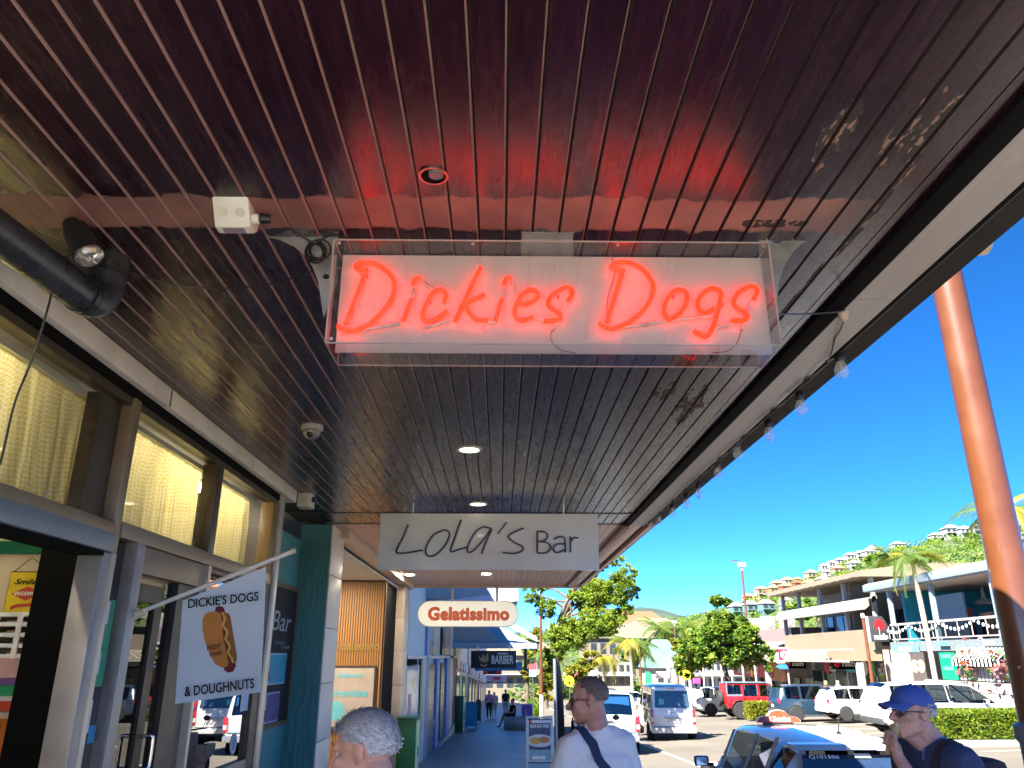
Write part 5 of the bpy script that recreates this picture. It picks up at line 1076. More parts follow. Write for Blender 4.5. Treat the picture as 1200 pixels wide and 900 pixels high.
def park(name, lab, x, Y, H, L, w, zb, mat, wr, group='cars nosed in along the far kerb', rim=RIMM, arch=None, rz=0, zoff=0):
    cx = x + L / 2; o = car(name, lab, 'car', (cx, Y, GR(cx, Y) + zoff), -PI / 2 + rz, suv(L, H, w, zb), SEGS, mat, group=group, wheels=((-L / 2 + .85, w), (L / 2 - .88, w)), wr_=wr, ww=.23, rim=rim, arch=arch, glassm=CGL)
    for s in (-1, 1): 
        obj('rear_light', MB().box((s * (w - .14), -L / 2 + .07, zb - .1), (.24, .1, .22)), LREAR, o, bevel=.03)
        obj('headlight', MB().box((s * (w - .22), L / 2 - .18, zb - .27), (.3, .25, .14)), LAMPC, o, bevel=.04)
        obj('sill_trim', MB().box((s * (w - .02), 0, .30), (.05, L - 2.1, .1)), PLASTIC, o)
        for y in (-.09, -L / 2 + 1.21): obj('pillar_trim', MB().box((s * (w - .125), y, zb + (H - zb) * .47), (.012, .09, (H - zb) * .8), R=Matrix.Rotation(-s * .32, 3, 'Y')), BLACK, o)
    mirror(o, w, 1.0, zb + .05, mat); plate_(o, -L / 2 - .01, zb - .35); handles(o, w, (-.2, -1.25), zb - .12, mat)
    obj('rear_bumper', MB().box((0, -L / 2 + .06, .48), (w * 1.8, .2, .2)), PLASTIC if H > 1.6 else mat, o, bevel=.04)
    return o
park('dark_suv', 'dark blue wagon nosed in between the red four wheel drive and a white hatchback', 14.1, 42.8, 1.74, 4.85, .93, 1.08, NAVYP, .37, rim=M('rim_bright', (.6, .6, .6), .25, .7))
park('white_hatchback', 'small white hatchback nosed in behind the large white wagon', 15.6, 40.2, 1.5, 4.1, .85, .96, WPAINT, .31, zoff=.1)
ws = park('white_suv', 'large white wagon nearest the hedge with a red tail light', 12.6, 28.2, 1.68, 4.9, .92, 1.06, WPAINT, .36, zoff=.1)
park('white_wagon', 'white wagon mostly hidden behind the rear of the red four wheel drive', 12.4, 53, 1.7, 4.6, .9, 1.05, WPAINT, .36)
park('grey_car', 'grey car far down the street behind the white van', 9.5, 75, 1.5, 4.4, .88, .98, SILV, .31)
# red four wheel drive
st = [(-2.05, .74, .62, 1.12, .72, 1.16), (-2.03, .78, .55, 1.16, .70, 1.22), (-2.0, .78, .52, 1.16, .66, 1.78), (-1.93, .78, .5, 1.16, .66, 1.82), (-1.15, .78, .48, 1.16, .66, 1.84), (-1.02, .78, .48, 1.16, .66, 1.84), (-.22, .78, .48, 1.16, .66, 1.84), (-.1, .78, .48, 1.16, .66, 1.84), (.62, .78, .48, 1.16, .64, 1.82), (.86, .78, .48, 1.16, .62, 1.24), (2.0, .7, .55, 1.12, .58, 1.18), (2.1, .66, .6, 1.08, .52, 1.12)]
jp = car('red_offroader', 'red boxy four wheel drive with grey hardtop and spare wheel behind the light pole', 'car', (14.85, 47.5, GR(14.8, 47.5) + .05), -PI / 2, st, ['b', 'b', 'b', 's', 'b', 's', 'b', 's', 'ts', 'b', 'b'], REDP, group='cars nosed in along the far kerb', wheels=((-1.3, .86), (1.35, .86)), wr_=.43, ww=.27, arch=BLACK, rim=DARKGREY)
HTOP = M('hardtop_grey', (.13, .15, .18), .6)
obj('hardtop', MB().bx(-.69, .69, -2.0, .45, 1.86, 1.90).bx(-.72, -.69, -2.0, -1.93, 1.2, 1.859).bx(.69, .72, -2.0, -1.93, 1.2, 1.859).bx(.70, .745, -1.99, -1.1, 1.17, 1.27).bx(-.745, -.70, -1.99, -1.1, 1.17, 1.27), HTOP, jp, kind='stuff')
for s in (-1, 1):
    for y in (-.62, .2): obj('door_seam', MB().bx(s * .79 - .004, s * .79 + .004, y - .44, y - .43, .6, 1.15), BLACK, jp)
    obj('rear_light', MB().box((s * .70, -2.06, 1.0), (.12, .06, .22)), LREAR, jp)
wheel(jp, 0, 0, .4, .25, 1, DARKGREY); sw = [c for c in jp.children if c.name.startswith('wheel') and 'arch' not in c.name][-1]; sw.rotation_euler = (0, 0, -PI / 2); sw.location = (0, -2.2, .62); sw.name = 'spare_wheel'
obj('rear_bumper', MB().box((0, -2.12, .62), (1.5, .18, .18)), BLACK, jp); handles(jp, .79, (-.25, -1.0), 1.05, BLACK); mirror(jp, .8, .75, 1.25, BLACK, 1.2)
# scooter at the kerb
sc = thing('motor_scooter', 'motor scooter with clear windshield parked at the kerb beside the man in white', 'scooter', (1.9, 16.5, GP(16.5)))
z = GP(16.5); x = 1.95
def swheel(y): 
    w_ = obj('wheel', MB().lathe([(.15, -.06), (.23, -.06), (.25, 0), (.23, .06), (.15, .06)], (x, y, z + .25), 20, R=Matrix.Rotation(PI / 2, 3, 'Y')), RUB, sc, smooth=40); obj('hub', MB().lathe([(.15, -.03), (.15, .03)], (x, y, z + .25), 14, R=Matrix.Rotation(PI / 2, 3, 'Y')), RIMM, w_)
swheel(16.0); swheel(17.3)
obj('front_shield', MB().prism([(0, .3), (.06, .3), (-.06, .95), (-.12, .95)], (x - .2, 16.35, z), Y3, Z3, X3 * .4), M('scooter_grey', (.2, .2, .22), .3, coat=1), sc, bevel=.02)
obj('footboard', MB().bx(x - .16, x + .16, 16.3, 17.0, z + .22, z + .32), MATS['scooter_grey'], sc, bevel=.02); obj('tail_body', MB().prism([(0, .25), (.7, .45), (.75, .65), (0, .68)], (x - .15, 16.8, z), Y3, Z3, X3 * .3), MATS['scooter_grey'], sc, bevel=.04)
obj('saddle', MB().box((x, 17.15, z + .74), (.28, .68, .1)), BLK, sc, bevel=.04); obj('handlebar', MB().tube([(x - .33, 16.35, z + 1.02), (x, 16.28, z + .98), (x + .33, 16.35, z + 1.02)], .016, 8), BLACK, sc)
for s in (-1, 1): obj('mirror', MB().ell((x + s * .32, 16.3, z + 1.2), (.07, .02, .05)).tube([(x + s * .25, 16.33, z + 1.02), (x + s * .32, 16.3, z + 1.18)], .007, 6), BLACK, sc, smooth=60, kind='stuff')
mb = MB(); mb.add([(x + .24 * math.sin(a), 16.22 - .05 * math.cos(a * 1.5) + .12 * t, z + .95 + .5 * t) for t in (0, .35, .7, 1) for a in (-1, -.5, 0, .5, 1)], [(j * 5 + i, j * 5 + i + 1, (j + 1) * 5 + i + 1, (j + 1) * 5 + i) for j in range(3) for i in range(4)])
obj('windshield', mb, glass('windshield', (.8, .82, .76), 2.5, .05), sc, smooth=60); obj('fork', MB().tube([(x, 16.0, z + .25), (x, 16.28, z + .98)], .03, 8), STEEL, sc)
# ================================================================ FAR SIDE OF THE STREET
FX = 20.0
def fx(px, py, X=FX): return onX(px, py, X)
CREAM = M('cream_render', (.19, .158, .108), .7, var=.08, sc=.6); DGL = M('far_dark_glass', (.03, .04, .05), .08, var=.3, sc=.7); CHAR = M('charcoal_sign', (.035, .037, .042), .5)
WARMGREY = M('warm_grey_wall', (.30, .25, .22), .7, var=.08); WTRIM = M('white_trim', (.33, .31, .28), .5, var=.04); CYAN = M('cyan_wall', (.012, .26, .34), .6, var=.04); STG = M('steel_blue_grey', (.20, .25, .28), .45, var=.05)  # warm grey is the plain colour of the bank's ground floor walls
NABR = M('star_red', (.55, .01, .015), .5)
def star(par, c, r, ux=X3, uz=Z3, d=None, n=9, mat=None):
    pts = [((r if k % 2 == 0 else r * .62) * math.sin(PI * k / n + .2), (r if k % 2 == 0 else r * .62) * math.cos(PI * k / n + .2)) for k in range(2 * n)]
    return obj('star_logo', MB().prism(pts, c, ux, uz, d or Y3 * .01), mat or NABR, par)
# ---- bar with a teal upper deck
bar = thing('deck_bar', 'two storey bar with turquoise walls under a flat grey roof and an upper deck', 'bar', (23, 35, -1.1))
Y0, Y1 = 26.5, 40.2
rt, rb = fx(1100, 672).z, fx(1100, 681).z; dk, db = fx(1100, 751).z, fx(1100, 763).z; rail = fx(1110, 728).z; gb = GR(20, 35) + .1
obj('flat_roof', MB().bx(19.3, 30, Y0, Y1 + 1.8, rt - .35, rt), STG, bar, bevel=.03); obj('roof_top', MB().bx(19.4, 30, Y0, Y1 + 1.7, rt + .004, rt + .05), WTRIM, bar); obj('deck_ceiling', MB().bx(19.5, 26, Y0, Y1, rt - .42, rt - .36), M('deck_ceiling', (.36, .31, .27), .6), bar)
obj('rear_wall', MB().bx(25.6, 26, Y0, Y1, gb - .8, rt - .43), CYAN, bar); obj('end_wall', MB().bx(20.4, 25.59, Y1 - .2, Y1, dk, rt - .43), CYAN, bar)
obj('deck_floor', MB().bx(19.55, 25.6, Y0, Y1, db + .3, dk), M('deck_floor', (.2, .17, .14), .7), bar)
obj('fascia_band', MB().bx(19.45, 19.54, Y0, Y1, db, dk - .01), M('band_grey', (.15, .18, .19), .5), bar); obj('ground_wall', MB().bx(22, 22.3, Y0, Y1, gb - .8, db + .29), M('bar_ground', (.15, .13, .115), .7), bar)
for k, y in enumerate((27, 31.4, 36.0, 40)): obj('deck_post', MB().bx(19.6, 19.78, y - .09, y + .09, dk, rt - .43), STG, bar)
for z, t in ((rail, .05), (dk + .12, .03)): obj('rail', MB().bx(19.6 - t / 2, 19.6 + t / 2, Y0, Y1, z - t, z + t), M('rail_grey', (.3, .27, .25), .5), bar)
for k in range(15): obj('baluster', MB().bx(19.58, 19.61, Y0 + .5 + k * 1.03, Y0 + .54 + k * 1.03, dk + .15, rail - .05), MATS['rail_grey'], bar)
obj('deck_glass', MB().quad((19.62, Y0, dk + .15), (19.62, Y1, dk + .15), (19.62, Y1, rail), (19.62, Y0, rail)), glass('deck_glass', (.5, .55, .55), 1.5), bar)
p = fx(1149, 711, 25.5); obj('screen', MB().bx(25.4, 25.58, p.y - .8, p.y + .8, p.z - .5, p.z + .5), BLK, bar)
p = fx(1150, 687, 23); obj('ceiling_lamp', MB().lathe([(.45, 0), (.4, .15), (.1, .3), (.05, .8)], (23, p.y, rt - 1.25), 14), M('lamp_dull', (.5, .45, .38), .4), bar, smooth=50)
for (px, nm, m, h_) in ((1133, 'red_seat', SRED, 1.5), (1110, 'blue_panel', M('blue_panel', (.06, .2, .34), .5), 1.6), (1158, 'blue_crate', M('blue_crate', (.2, .32, .5), .5), .9), (1165, 'timber_stack', M('timber_tan', (.36, .22, .12), .7), 1.2)):
    q = fx(px, 745, 22); obj(nm, MB().bx(21.8, 22.2, q.y - .45, q.y + .45, dk + .004, dk + h_), m, bar)
q = fx(1110, 700, 21.2); obj('deck_screen', MB().bx(21.1, 21.2, q.y - 1.4, q.y + 1.4, dk + .004, dk + 2.1), M('deck_screen', (.16, .22, .26), .4), bar)
mb = MB()
for k in range(44):
    y = Y0 + 1 + k * .3; z = rail - .08 - .3 * abs(math.sin(k * PI / 9)); mb.ell((19.55, y, z), (.05, .06, .08), n=5, m=4)
o = thing('garland', 'white paper garland swagged along the upper deck rail of the bar', 'garland', (19.55, 33, rail)); obj('pennants', mb, WHITE, o, kind='stuff')
# signs on its front
def sidesign(nm, lab, px0, py0, px1, py1, X, mat, text=None, tm=None, fill=(.8, .5), cat='sign'):
    a, b = fx(px0, py0, X), fx(px1, py1, X); o = thing(nm, lab, cat, (X, (a.y + b.y) / 2, min(a.z, b.z))); ya, yb = max(a.y, b.y), min(a.y, b.y); z0, z1 = min(a.z, b.z), max(a.z, b.z)
    obj('panel', MB().bx(X - .05, X, yb, ya, z0, z1), mat, o)
    if text: txt('lettering', text, tm or WHITE, o, (X - .055, (ya + yb) / 2, (z0 + z1) / 2), -Y3, Z3, (ya - yb) * fill[0], (z1 - z0) * fill[1], .01, bold=.02)
    return o
sidesign('grill_sign', 'blue grey sign at the left end of the bar fascia with white lettering', 1047, 756, 1078, 765, 19.4, M('sign_slate', (.12, .2, .28), .5), 'Gelol', fill=(.5, .6))
sidesign('bar_lettering', 'white lettering and round emblem on the bar fascia above the striped awning', 1143, 750, 1180, 757, 19.42, MATS['band_grey'], 'BAR', fill=(.4, .6))
o = thing('round_emblem', 'white round knot emblem on the grey bar fascia', 'emblem', fx(1150, 755, 19.4)); c = fx(1150, 755, 19.4); R_ = Matrix.Rotation(PI / 2, 3, 'Y')
for dy, dz in ((-.12, 0), (.12, 0), (0, .14)): obj('ring', MB().tube([c + Vector((0, dy + .13 * math.cos(a * PI / 6), dz + .13 * math.sin(a * PI / 6))) for a in range(13)], .03, 5), WHITE, o)
sa = thing('striped_awning', 'black and white striped awning over the picket fenced bar front', 'awning', (19, 31, db))
a, b = fx(1124, 764, 19.3), fx(1182, 758, 19.3); n_ = 26
for k in range(n_):
    y0, y1 = b.y + (a.y - b.y) * k / n_, b.y + (a.y - b.y) * (k + 1) / n_
    obj('stripe', MB().add([(19.44, y0, db + .12), (19.44, y1, db + .12), (18.9, y1, db - .35), (18.9, y0, db - .35), (18.9, y0, db - .6), (18.9, y1, db - .6)], [(0, 1, 2, 3), (3, 2, 5, 4)]), WHITE if k % 2 else BLK, sa)
pf = thing('picket_fence', 'grey picket fence along the bar front under the striped awning', 'fence', (19.2, 31, gb)); a, b = fx(1127, 795, 19.2), fx(1184, 795, 19.2); zf = fx(1150, 798, 19.2).z; GP_ = M('picket_grey', (.34, .34, .35), .6)
for k in range(14):
    y = b.y + (a.y - b.y) * k / 13; obj('picket', MB().prism([(-.07, 0), (.07, 0), (.07, 1.1), (0, 1.25), (-.07, 1.1)], (19.2, y, zf), Y3, Z3, X3 * .03), GP_, pf)
for z in (zf + .3, zf + .85): obj('rail', MB().bx(19.235, 19.27, b.y, a.y, z, z + .09), GP_, pf)
lw = thing('white_stone_wall', 'low white painted stone wall in front of the bar', 'wall', (19, 31, gb - .5)); WST = M('white_stone', (.33, .315, .29), .7, var=.1, bump=.5)
wz = fx(1120, 798, 19).z; random.seed(4)
a, b = fx(1083, 800, 19.0), fx(1186, 800, 19.0); y = b.y
obj('core', MB().bx(19.03, 19.3, b.y, a.y, gb - .8, wz - .01), WST, lw); hgt = (wz - gb + .3) / 5
sm_ = [MB().bx(-.06, 0, -.24 - .05 * q, .24 + .05 * q, .012, hgt - .012).mesh('stone', WST, bevel=.015) for q in range(3)]
for r in range(5):
    y = b.y + .3 + .2 * (r % 2)
    while y < a.y - .3: q = random.randrange(3); inst('stone', sm_[q], (19.028 - random.uniform(0, .03), y, gb - .3 + hgt * r), lw); y += .52 + .1 * q
for (px0, px1, m, lab, X) in ((1101, 1124, M('green_poster', (.0, .22, .12), .5), 'large green poster on the ground floor of the bar', 19.4), (1067, 1088, M('brown_poster', (.09, .07, .06), .5), 'brown cafe poster panel left of the green poster', 19.4)):
    o = sidesign('wall_poster', lab, px0, 764.5, px1, 797 if px0 > 1090 else 801, X, m, 'Coffee B' if px0 < 1090 else None, fill=(.7, .1), cat='poster')
    a, b = fx(px0, 766, X), fx(px1, 796, X)
    for k in range(2 if px0 < 1090 else 0): obj('print', MB().prism([(.35 * math.cos(t * PI / 6), .3 * math.sin(t * PI / 6)) for t in range(12)], (X - .06, a.y + (b.y - a.y) * (.27 + .46 * k), a.z - .55), -Y3, Z3, X3 * .008), M('poster_tan', (.4, .3, .2), .5), o)
    if px0 > 1090:
        for k in range(3): obj('print', MB().bx(X - .06, X - .052, b.y + .2, a.y - .2, b.z + .35 + .5 * k, b.z + .5 + .5 * k), M('poster_mint', (.1, .45, .3), .5), o)
for k, px in enumerate((1134, 1170)):
    c = fx(px, 782, 18.9); mb = MB(); random.seed(20 + k)
    for q in range(55):
        d = Vector((random.gauss(0, .16), random.gauss(0, .22), random.gauss(0, .32))); mb.box(c + d, (.14, .14, .02), mi=random.randrange(3), R=Matrix.Rotation(random.uniform(0, 6), 3, (random.random(), random.random(), 1)))
    o = thing('flower_display', ('mixed flower display at the left end' if k == 0 else 'red and green flower display at the right end') + ' of the picket fence', 'flowers', c, group='flower displays by the picket fence'); obj('blooms', mb, [M('bloom_green', (.08, .2, .04), .7), M('bloom_pink', (.3, .1, .14), .6), M('bloom_red', (.3, .06, .03), .6)], o, kind='stuff')
# ---- bank building
nb = thing('bank_building', 'cream two storey bank building with balcony and curved awning', 'building', (24, 49, -1.6)); NY0, NY1 = 42.3, 56.5; gz = GR(20, 49) + .1
rz = fx(1000, 673).z
obj('ground_wall', MB().bx(21.6, 30, NY0, NY1, gz - 1, fx(1000, 760).z), WARMGREY, nb); obj('upper_wall', MB().bx(22.6, 30, NY0, NY1, fx(1000, 760).z, rz - .3), M('mauve_wall', (.33, .24, .2), .7), nb)
obj('roof', MB().prism([(19.2, rz - .35), (19.2, rz - .05), (22, rz + .3), (30.5, rz + .5), (30.5, rz - .35)], (0, NY0 - .4, 0), X3, Z3, Y3 * (NY1 - NY0 + .8)), CREAM, nb)
k_ = 12
for k in range(k_): obj('eave_panel', MB().bx(19.15, 19.195, NY0 + (NY1 - NY0) * k / k_ + .12, NY0 + (NY1 - NY0) * (k + 1) / k_ - .12, rz - .33, rz - .1), M('eave_tan', (.2, .17, .12), .7), nb)
bz0, bz1 = fx(1000, 762).z, fx(1000, 741).z + .1
obj('balcony_wall', MB().bx(19.9, 20.05, NY0, NY1, bz0, bz1), CREAM, nb); obj('balcony_floor', MB().bx(20.06, 22.6, NY0, NY1, bz0, bz0 + .2), CREAM, nb)
for y in (42.5, 46, 49.6, 53.2, 56.2): obj('column', MB().bx(19.92, 20.14, y - .1, y + .1, bz1, rz - .36), WTRIM, nb)
obj('fin_wall', MB().bx(20.2, 22.6, 45.6, 45.8, bz0 + .2, rz - .36), CREAM, nb)
mid = fx(1000, 712).z
obj('mid_awning', MB().prism([(19.3, mid - .25), (19.3, mid + .0), (19.5, mid + .28), (20.2, mid + .5), (20.2, mid + .3), (19.45, mid - .25)], (0, NY0 + .1, 0), X3, Z3, Y3 * 13.6), M('awning_white', (.24, .22, .185), .5), nb, smooth=40)
for k in range(5): obj('window', MB().bx(22.52, 22.6, NY0 + 1 + 2.7 * k, NY0 + 3.1 + 2.7 * k, bz1 + .1, mid - .1), DGL, nb); obj('window_frame', MB().bx(22.49, 22.52, NY0 + 2.0 + 2.7 * k, NY0 + 2.06 + 2.7 * k, bz1 + .1, mid - .1), WTRIM, nb)
obj('timber_panel', MB().bx(22.45, 22.5, 47.3, 48.6, bz1, mid), M('timber_tan2', (.42, .22, .08), .6), nb)
az1, az0 = fx(985, 762).z, fx(985, 773).z; n_ = 11
for k in range(n_):
    y0, y1 = 45.5 + 11.5 * k / n_, 45.5 + 11.5 * (k + 1) / n_
    mb = MB(); pr = [(20.0, az1), (19.3, az1 - .02), (18.75, az1 - .14), (18.35, az1 - .4), (18.2, az0)]
    mb.add([(x, y, z) for y in (y0 + .03, y1 - .03) for x, z in pr], [(i, i + 1, 6 + i, 5 + i) for i in range(4)]); obj('awning_panel', mb, M('awning_straw', (.19, .155, .095), .6), nb)
    obj('awning_rib', MB().tube([(x - .02, y0, z + .02) for x, z in pr], .045, 5), WTRIM, nb)
obj('awning_flat', MB().bx(18.3, 20, 42.4, 45.4, az0 - .05, az0 + .5), CREAM, nb); obj('awning_edge', MB().bx(18.15, 18.25, 42.4, 57, az0 - .12, az0 - .01), WTRIM, nb)
obj('fascia', MB().bx(21.45, 21.59, NY0, NY1 - 1, gz + 2.3, az0 + .1), CHAR, nb)
for k in range(7): obj('shop_pane', MB().bx(21.5, 21.585, NY0 + .4 + 1.95 * k, NY0 + 2.2 + 1.95 * k, gz + .1, gz + 2.25), DGL, nb); obj('shop_mullion', MB().bx(21.46, 21.58, NY0 + 2.22 + 1.95 * k, NY0 + 2.33 + 1.95 * k, gz, gz + 2.28), STEEL, nb)
for y in (42.3, 57.1): obj('street_column', MB().bx(18.6, 18.9, y, y + .3, gz - .3, az0 - .13), WTRIM, nb)
obj('side_wall', MB().bx(20, 30, NY0 - .15, NY0 - .01, gz - .5, bz0), WARMGREY, nb)
q0, q1 = fx(1012, 789, 21.4), fx(1045, 780, 21.4)
txt('lettering', 'YOGA', WHITE, nb, (21.43, fx(1036, 781, 21.4).y, fx(1036, 781, 21.4).z), -Y3, Z3, 1.1, .34, .01, bold=.03); txt('lettering', 'PILATES', WHITE, nb, (21.43, fx(1036, 787, 21.4).y, fx(1036, 787, 21.4).z), -Y3, Z3, 1.5, .34, .01, bold=.03)
obj('green_mark', MB().box(fx(1024, 784, 21.43), (.03, .3, .75)), M('mark_green', (.05, .5, .1), .5), nb); obj('white_disc', MB().cyl(fx(1013, 783, 21.42), fx(1013, 783, 21.42) + X3 * .02, .42, n=18), WHITE, nb)
obj('red_disc', MB().cyl(fx(969, 782, 21.42), fx(969, 782, 21.42) + X3 * .02, .42, n=18), NABR, nb); txt('lettering', 'nab', WHITE, nb, fx(976, 783, 21.42), -Y3, Z3, 1.0, .4, .01, bold=.03)
obj('aqua_sign', MB().box(fx(997, 783, 21.42), (.04, 1.3, .5)), M('aqua_sign', (.03, .4, .5), .5), nb)
bq = thing('bank_sign', 'charcoal projecting sign with red star above white nab lettering', 'sign', (19.3, 42, 2.2))
BYY = 42.0; a, b = onY(1017, 722, BYY), onY(1043, 752, BYY); obj('sign_box', MB().bx(a.x, b.x, BYY, BYY + .25, b.z, a.z), CHAR, bq, bevel=.02); obj('side_edge', MB().bx(a.x - .06, a.x - .002, BYY, BYY + .25, b.z, a.z), WTRIM, bq)
cx, hh = (a.x + b.x) / 2, a.z - b.z; star(bq, (cx + .05, BYY - .012, b.z + hh * .66), hh * .27); txt('lettering', 'nab', WHITE, bq, (cx + .05, BYY - .005, b.z + hh * .2), X3, Z3, .72, hh * .22, .01, bold=.04)
for (px, lab, X) in ((931, 'small black and red bank sign hung under the left end of the curved awning', 19.0), (990, 'small black and red bank sign hung under the middle of the curved awning', 19.0)):
    o = thing('hanging_bank_sign', lab, 'sign', fx(px, 778, X), group='small hanging bank signs'); c = fx(px, 777.5, X); obj('panel', MB().bx(c.x - .75, c.x + .75, c.y, c.y + .12, c.z - .3, c.z + .3), BLK, o); star(o, c + Vector((-.42, -.012, 0)), .24); txt('lettering', 'nab', WHITE, o, c + Vector((.22, -.005, 0)), X3, Z3, .75, .32, .01, bold=.03)
# ---- row with pink parapet, air conditioners and red sign
pr_ = thing('pink_parapet_shop', 'low shop row with pink parapet and air conditioners on its roof', 'shop', (24, 64, -2)); PY0, PY1 = 57.4, 76; gz2 = GR(20, 66) + .1
t1, t0 = fx(920, 736).z, fx(920, 752).z
obj('parapet', MB().bx(20.8, 30, PY0, PY1, t0, t1 + .1), M('parapet_pink', (.19, .13, .12), .7), pr_); obj('wall', MB().bx(22.5, 30, PY0, PY1, gz2 - 1, t0 - .01), M('dark_shop', (.10, .08, .08), .7), pr_)
obj('awning_roof', MB().prism([(17.8, t0 - .9), (17.8, t0 - .75), (21, t0 + .1), (21, t0 - .05)], (0, PY0, 0), X3, Z3, Y3 * 15), M('awning_pale', (.3, .31, .31), .5), pr_); obj('upper_sign', MB().bx(20.4, 20.5, 66, 72, t0 - 1.6, t0 - .3), M('crimson', (.4, .02, .06), .5), pr_)
z_ = fx(925, 787).z; obj('red_fascia', MB().bx(20, 20.15, 60, 70, z_ - .5, z_ + .35), M('fascia_red', (.5, .03, .02), .5), pr_); txt('lettering', 'RESTAURANT', M('letter_pale', (.6, .5, .42), .5), pr_, (19.98, 66, z_ - .05), -Y3, Z3, 6, .5, .02, bold=.03)
obj('timber_fascia', MB().bx(20.05, 20.2, PY0, 61.5, z_ - .7, z_ + .6), M('timber_orange', (.40, .17, .04), .6, stretch=(1, 3, 1)), pr_); obj('soffit', MB().bx(18, 22.5, PY0, PY1, z_ + .62, z_ + .7), WTRIM, pr_)
for k in range(6): obj('doorway', MB().bx(22.38, 22.49, PY0 + .8 + 3 * k, PY0 + 2.6 + 3 * k, gz2, gz2 + 2.3), DGL, pr_); obj('awning_post', MB().cyl((18.2, PY0 + .8 + 3 * k, gz2 - .2), (18.2, PY0 + .8 + 3 * k, z_ + .62), .08, n=8), WTRIM, pr_)
for i, px in enumerate((884, 901, 924)):
    c = onX(px, 730, 22); o = thing('air_conditioner', ('leftmost small', 'middle square', 'rightmost')[i] + ' white air conditioner on the pink parapet roof', 'air conditioner', (c.x, c.y, t1 + .1), group='air conditioners on the roof'); obj('case', MB().bx(c.x - .5, c.x + .5, c.y, c.y + .7, t1 + .11, t1 + 1.25), WTRIM, o, bevel=.03)
    obj('fan_grille', MB().cyl((c.x, c.y - .03, t1 + .68), (c.x, c.y - .005, t1 + .68), .38, n=16), M('grille_grey', (.2, .2, .2), .5), o)
rs = thing('square_sign', 'square red and white roadside sign with a white flower like swirl', 'sign', (17.5, 58, gz2)); SY = 52
a, b = onY(909, 758.5, SY), onY(925.5, 777, SY); cx = (a.x + b.x) / 2
obj('panel', MB().bx(a.x, b.x, SY, SY + .15, b.z, a.z), WHITE, rs); obj('red_field', MB().bx(a.x + .12, b.x - .08, SY - .02, SY - .001, b.z + .18, a.z - .1), M('rose_red', (.5, .02, .06), .5), rs)
for k in range(7): obj('petal', MB().ell((cx + .12 + .17 * math.cos(k * 2 * PI / 7), SY - .03, (a.z + b.z) / 2 + .02 + .17 * math.sin(k * 2 * PI / 7)), (.13, .012, .09), n=8, m=5), M('petal_white', (.6, .42, .42), .5), rs)
a2, b2 = onY(909, 778.5, SY), onY(924, 784, SY); obj('arrow_panel', MB().prism([(a2.x, (a2.z + b2.z) / 2), (a2.x + .25, a2.z), (b2.x, a2.z), (b2.x, b2.z), (a2.x + .25, b2.z)], (0, SY, 0), X3, Z3, Y3 * .08), M('arrow_blue', (.03, .18, .55), .5), rs); obj('post', MB().cyl((b.x - .1, SY + .2, GR(18, SY)), (b.x - .1, SY + .2, b2.z), .06, n=8), WTRIM, rs)
for k, (px, py) in enumerate(((968, 803), (982, 803))):
    c = onX(px, py, 18.6); o = thing('person', ('distant person in an orange top' if k == 0 else 'distant person in pink and white') + ' by the bank window', 'person', (c.x, c.y, GR(18.6, c.y) + .13), local=True); MATK = M('top_%d' % k, ((.6, .25, .1), (.6, .3, .3))[k], .8)
    mb = MB().cap((0, 0, .1), (0, 0, .85), .09, .14).cap((0, 0, .9), (0, 0, 1.4), .17, .19).ell((0, 0, 1.63), (.09, .1, .12)).cap((-.2, 0, 1.4), (-.26, .05, .9), .06, .05).cap((.2, 0, 1.4), (.26, .05, .9), .06, .05)
    obj('body', mb, MATK, o, smooth=60, kind='stuff'); obj('hair', MB().ell((0, .01, 1.69), (.1, .105, .09)), M('hair_straw', (.45, .33, .15), .8), o, smooth=60)
# ---- buildings toward the end of the street
def block(nm, lab, px0, py0, px1, py1, Y, D, mat, floors=1, wn=4, roof=None, wmat=None, roofh=1.5, cat='building', base=None):
    a, b = onY(px0, py0, Y), onY(px1, py1, Y); z0 = b.z if base is None else base; o = thing(nm, lab, cat, ((a.x + b.x) / 2, Y, z0)); h_ = (a.z - z0)
    obj('wall', MB().bx(a.x, b.x, Y, Y + D, z0 - 3, a.z), mat, o); fh = h_ / floors; ww_ = (b.x - a.x) / wn
    for f in range(floors):
        for k in range(wn):
            x = a.x + ww_ * (k + .2); w_ = obj('window', MB().bx(x, x + ww_ * .6, Y - .06, Y - .002, z0 + fh * (f + .3), z0 + fh * (f + .78)), wmat or DGL, o)
        if floors > 1 and f: obj('balcony_slab', MB().bx(a.x - .1, b.x + .1, Y - .9, Y - .001, z0 + fh * f - .12, z0 + fh * f + .05), WTRIM, o)
    if roof:
        e = .5; V = [(a.x - e, Y - e, a.z + .01), (b.x + e, Y - e, a.z + .01), (b.x + e, Y + D + e, a.z + .01), (a.x - e, Y + D + e, a.z + .01), (a.x + (b.x - a.x) * .2, Y + D / 2, a.z + roofh), (b.x - (b.x - a.x) * .2, Y + D / 2, a.z + roofh)]
        obj('roof', MB().add(V, [(0, 1, 5, 4), (1, 2, 5), (2, 3, 4, 5), (3, 0, 4), (3, 2, 1, 0)]), roof, o)
    return o
PEACH = M('roof_peach', (.2, .085, .038), .7); CRM2 = M('far_cream', (.17, .138, .1), .7); GREENR = M('roof_green', (.09, .17, .14), .6); FAWN = M('fawn_roof', (.165, .135, .085), .7)
block('street_end_building', 'long two storey building with pale balcony rails at the end of the street', 690, 748, 792, 800, 150, 20, CRM2, 2, 9, FAWN, roofh=3)
block('balcony_building', 'white building with pale blue balcony behind the man in white', 690, 776, 742, 806, 120, 14, M('far_white', (.2, .195, .18), .6), 2, 6)
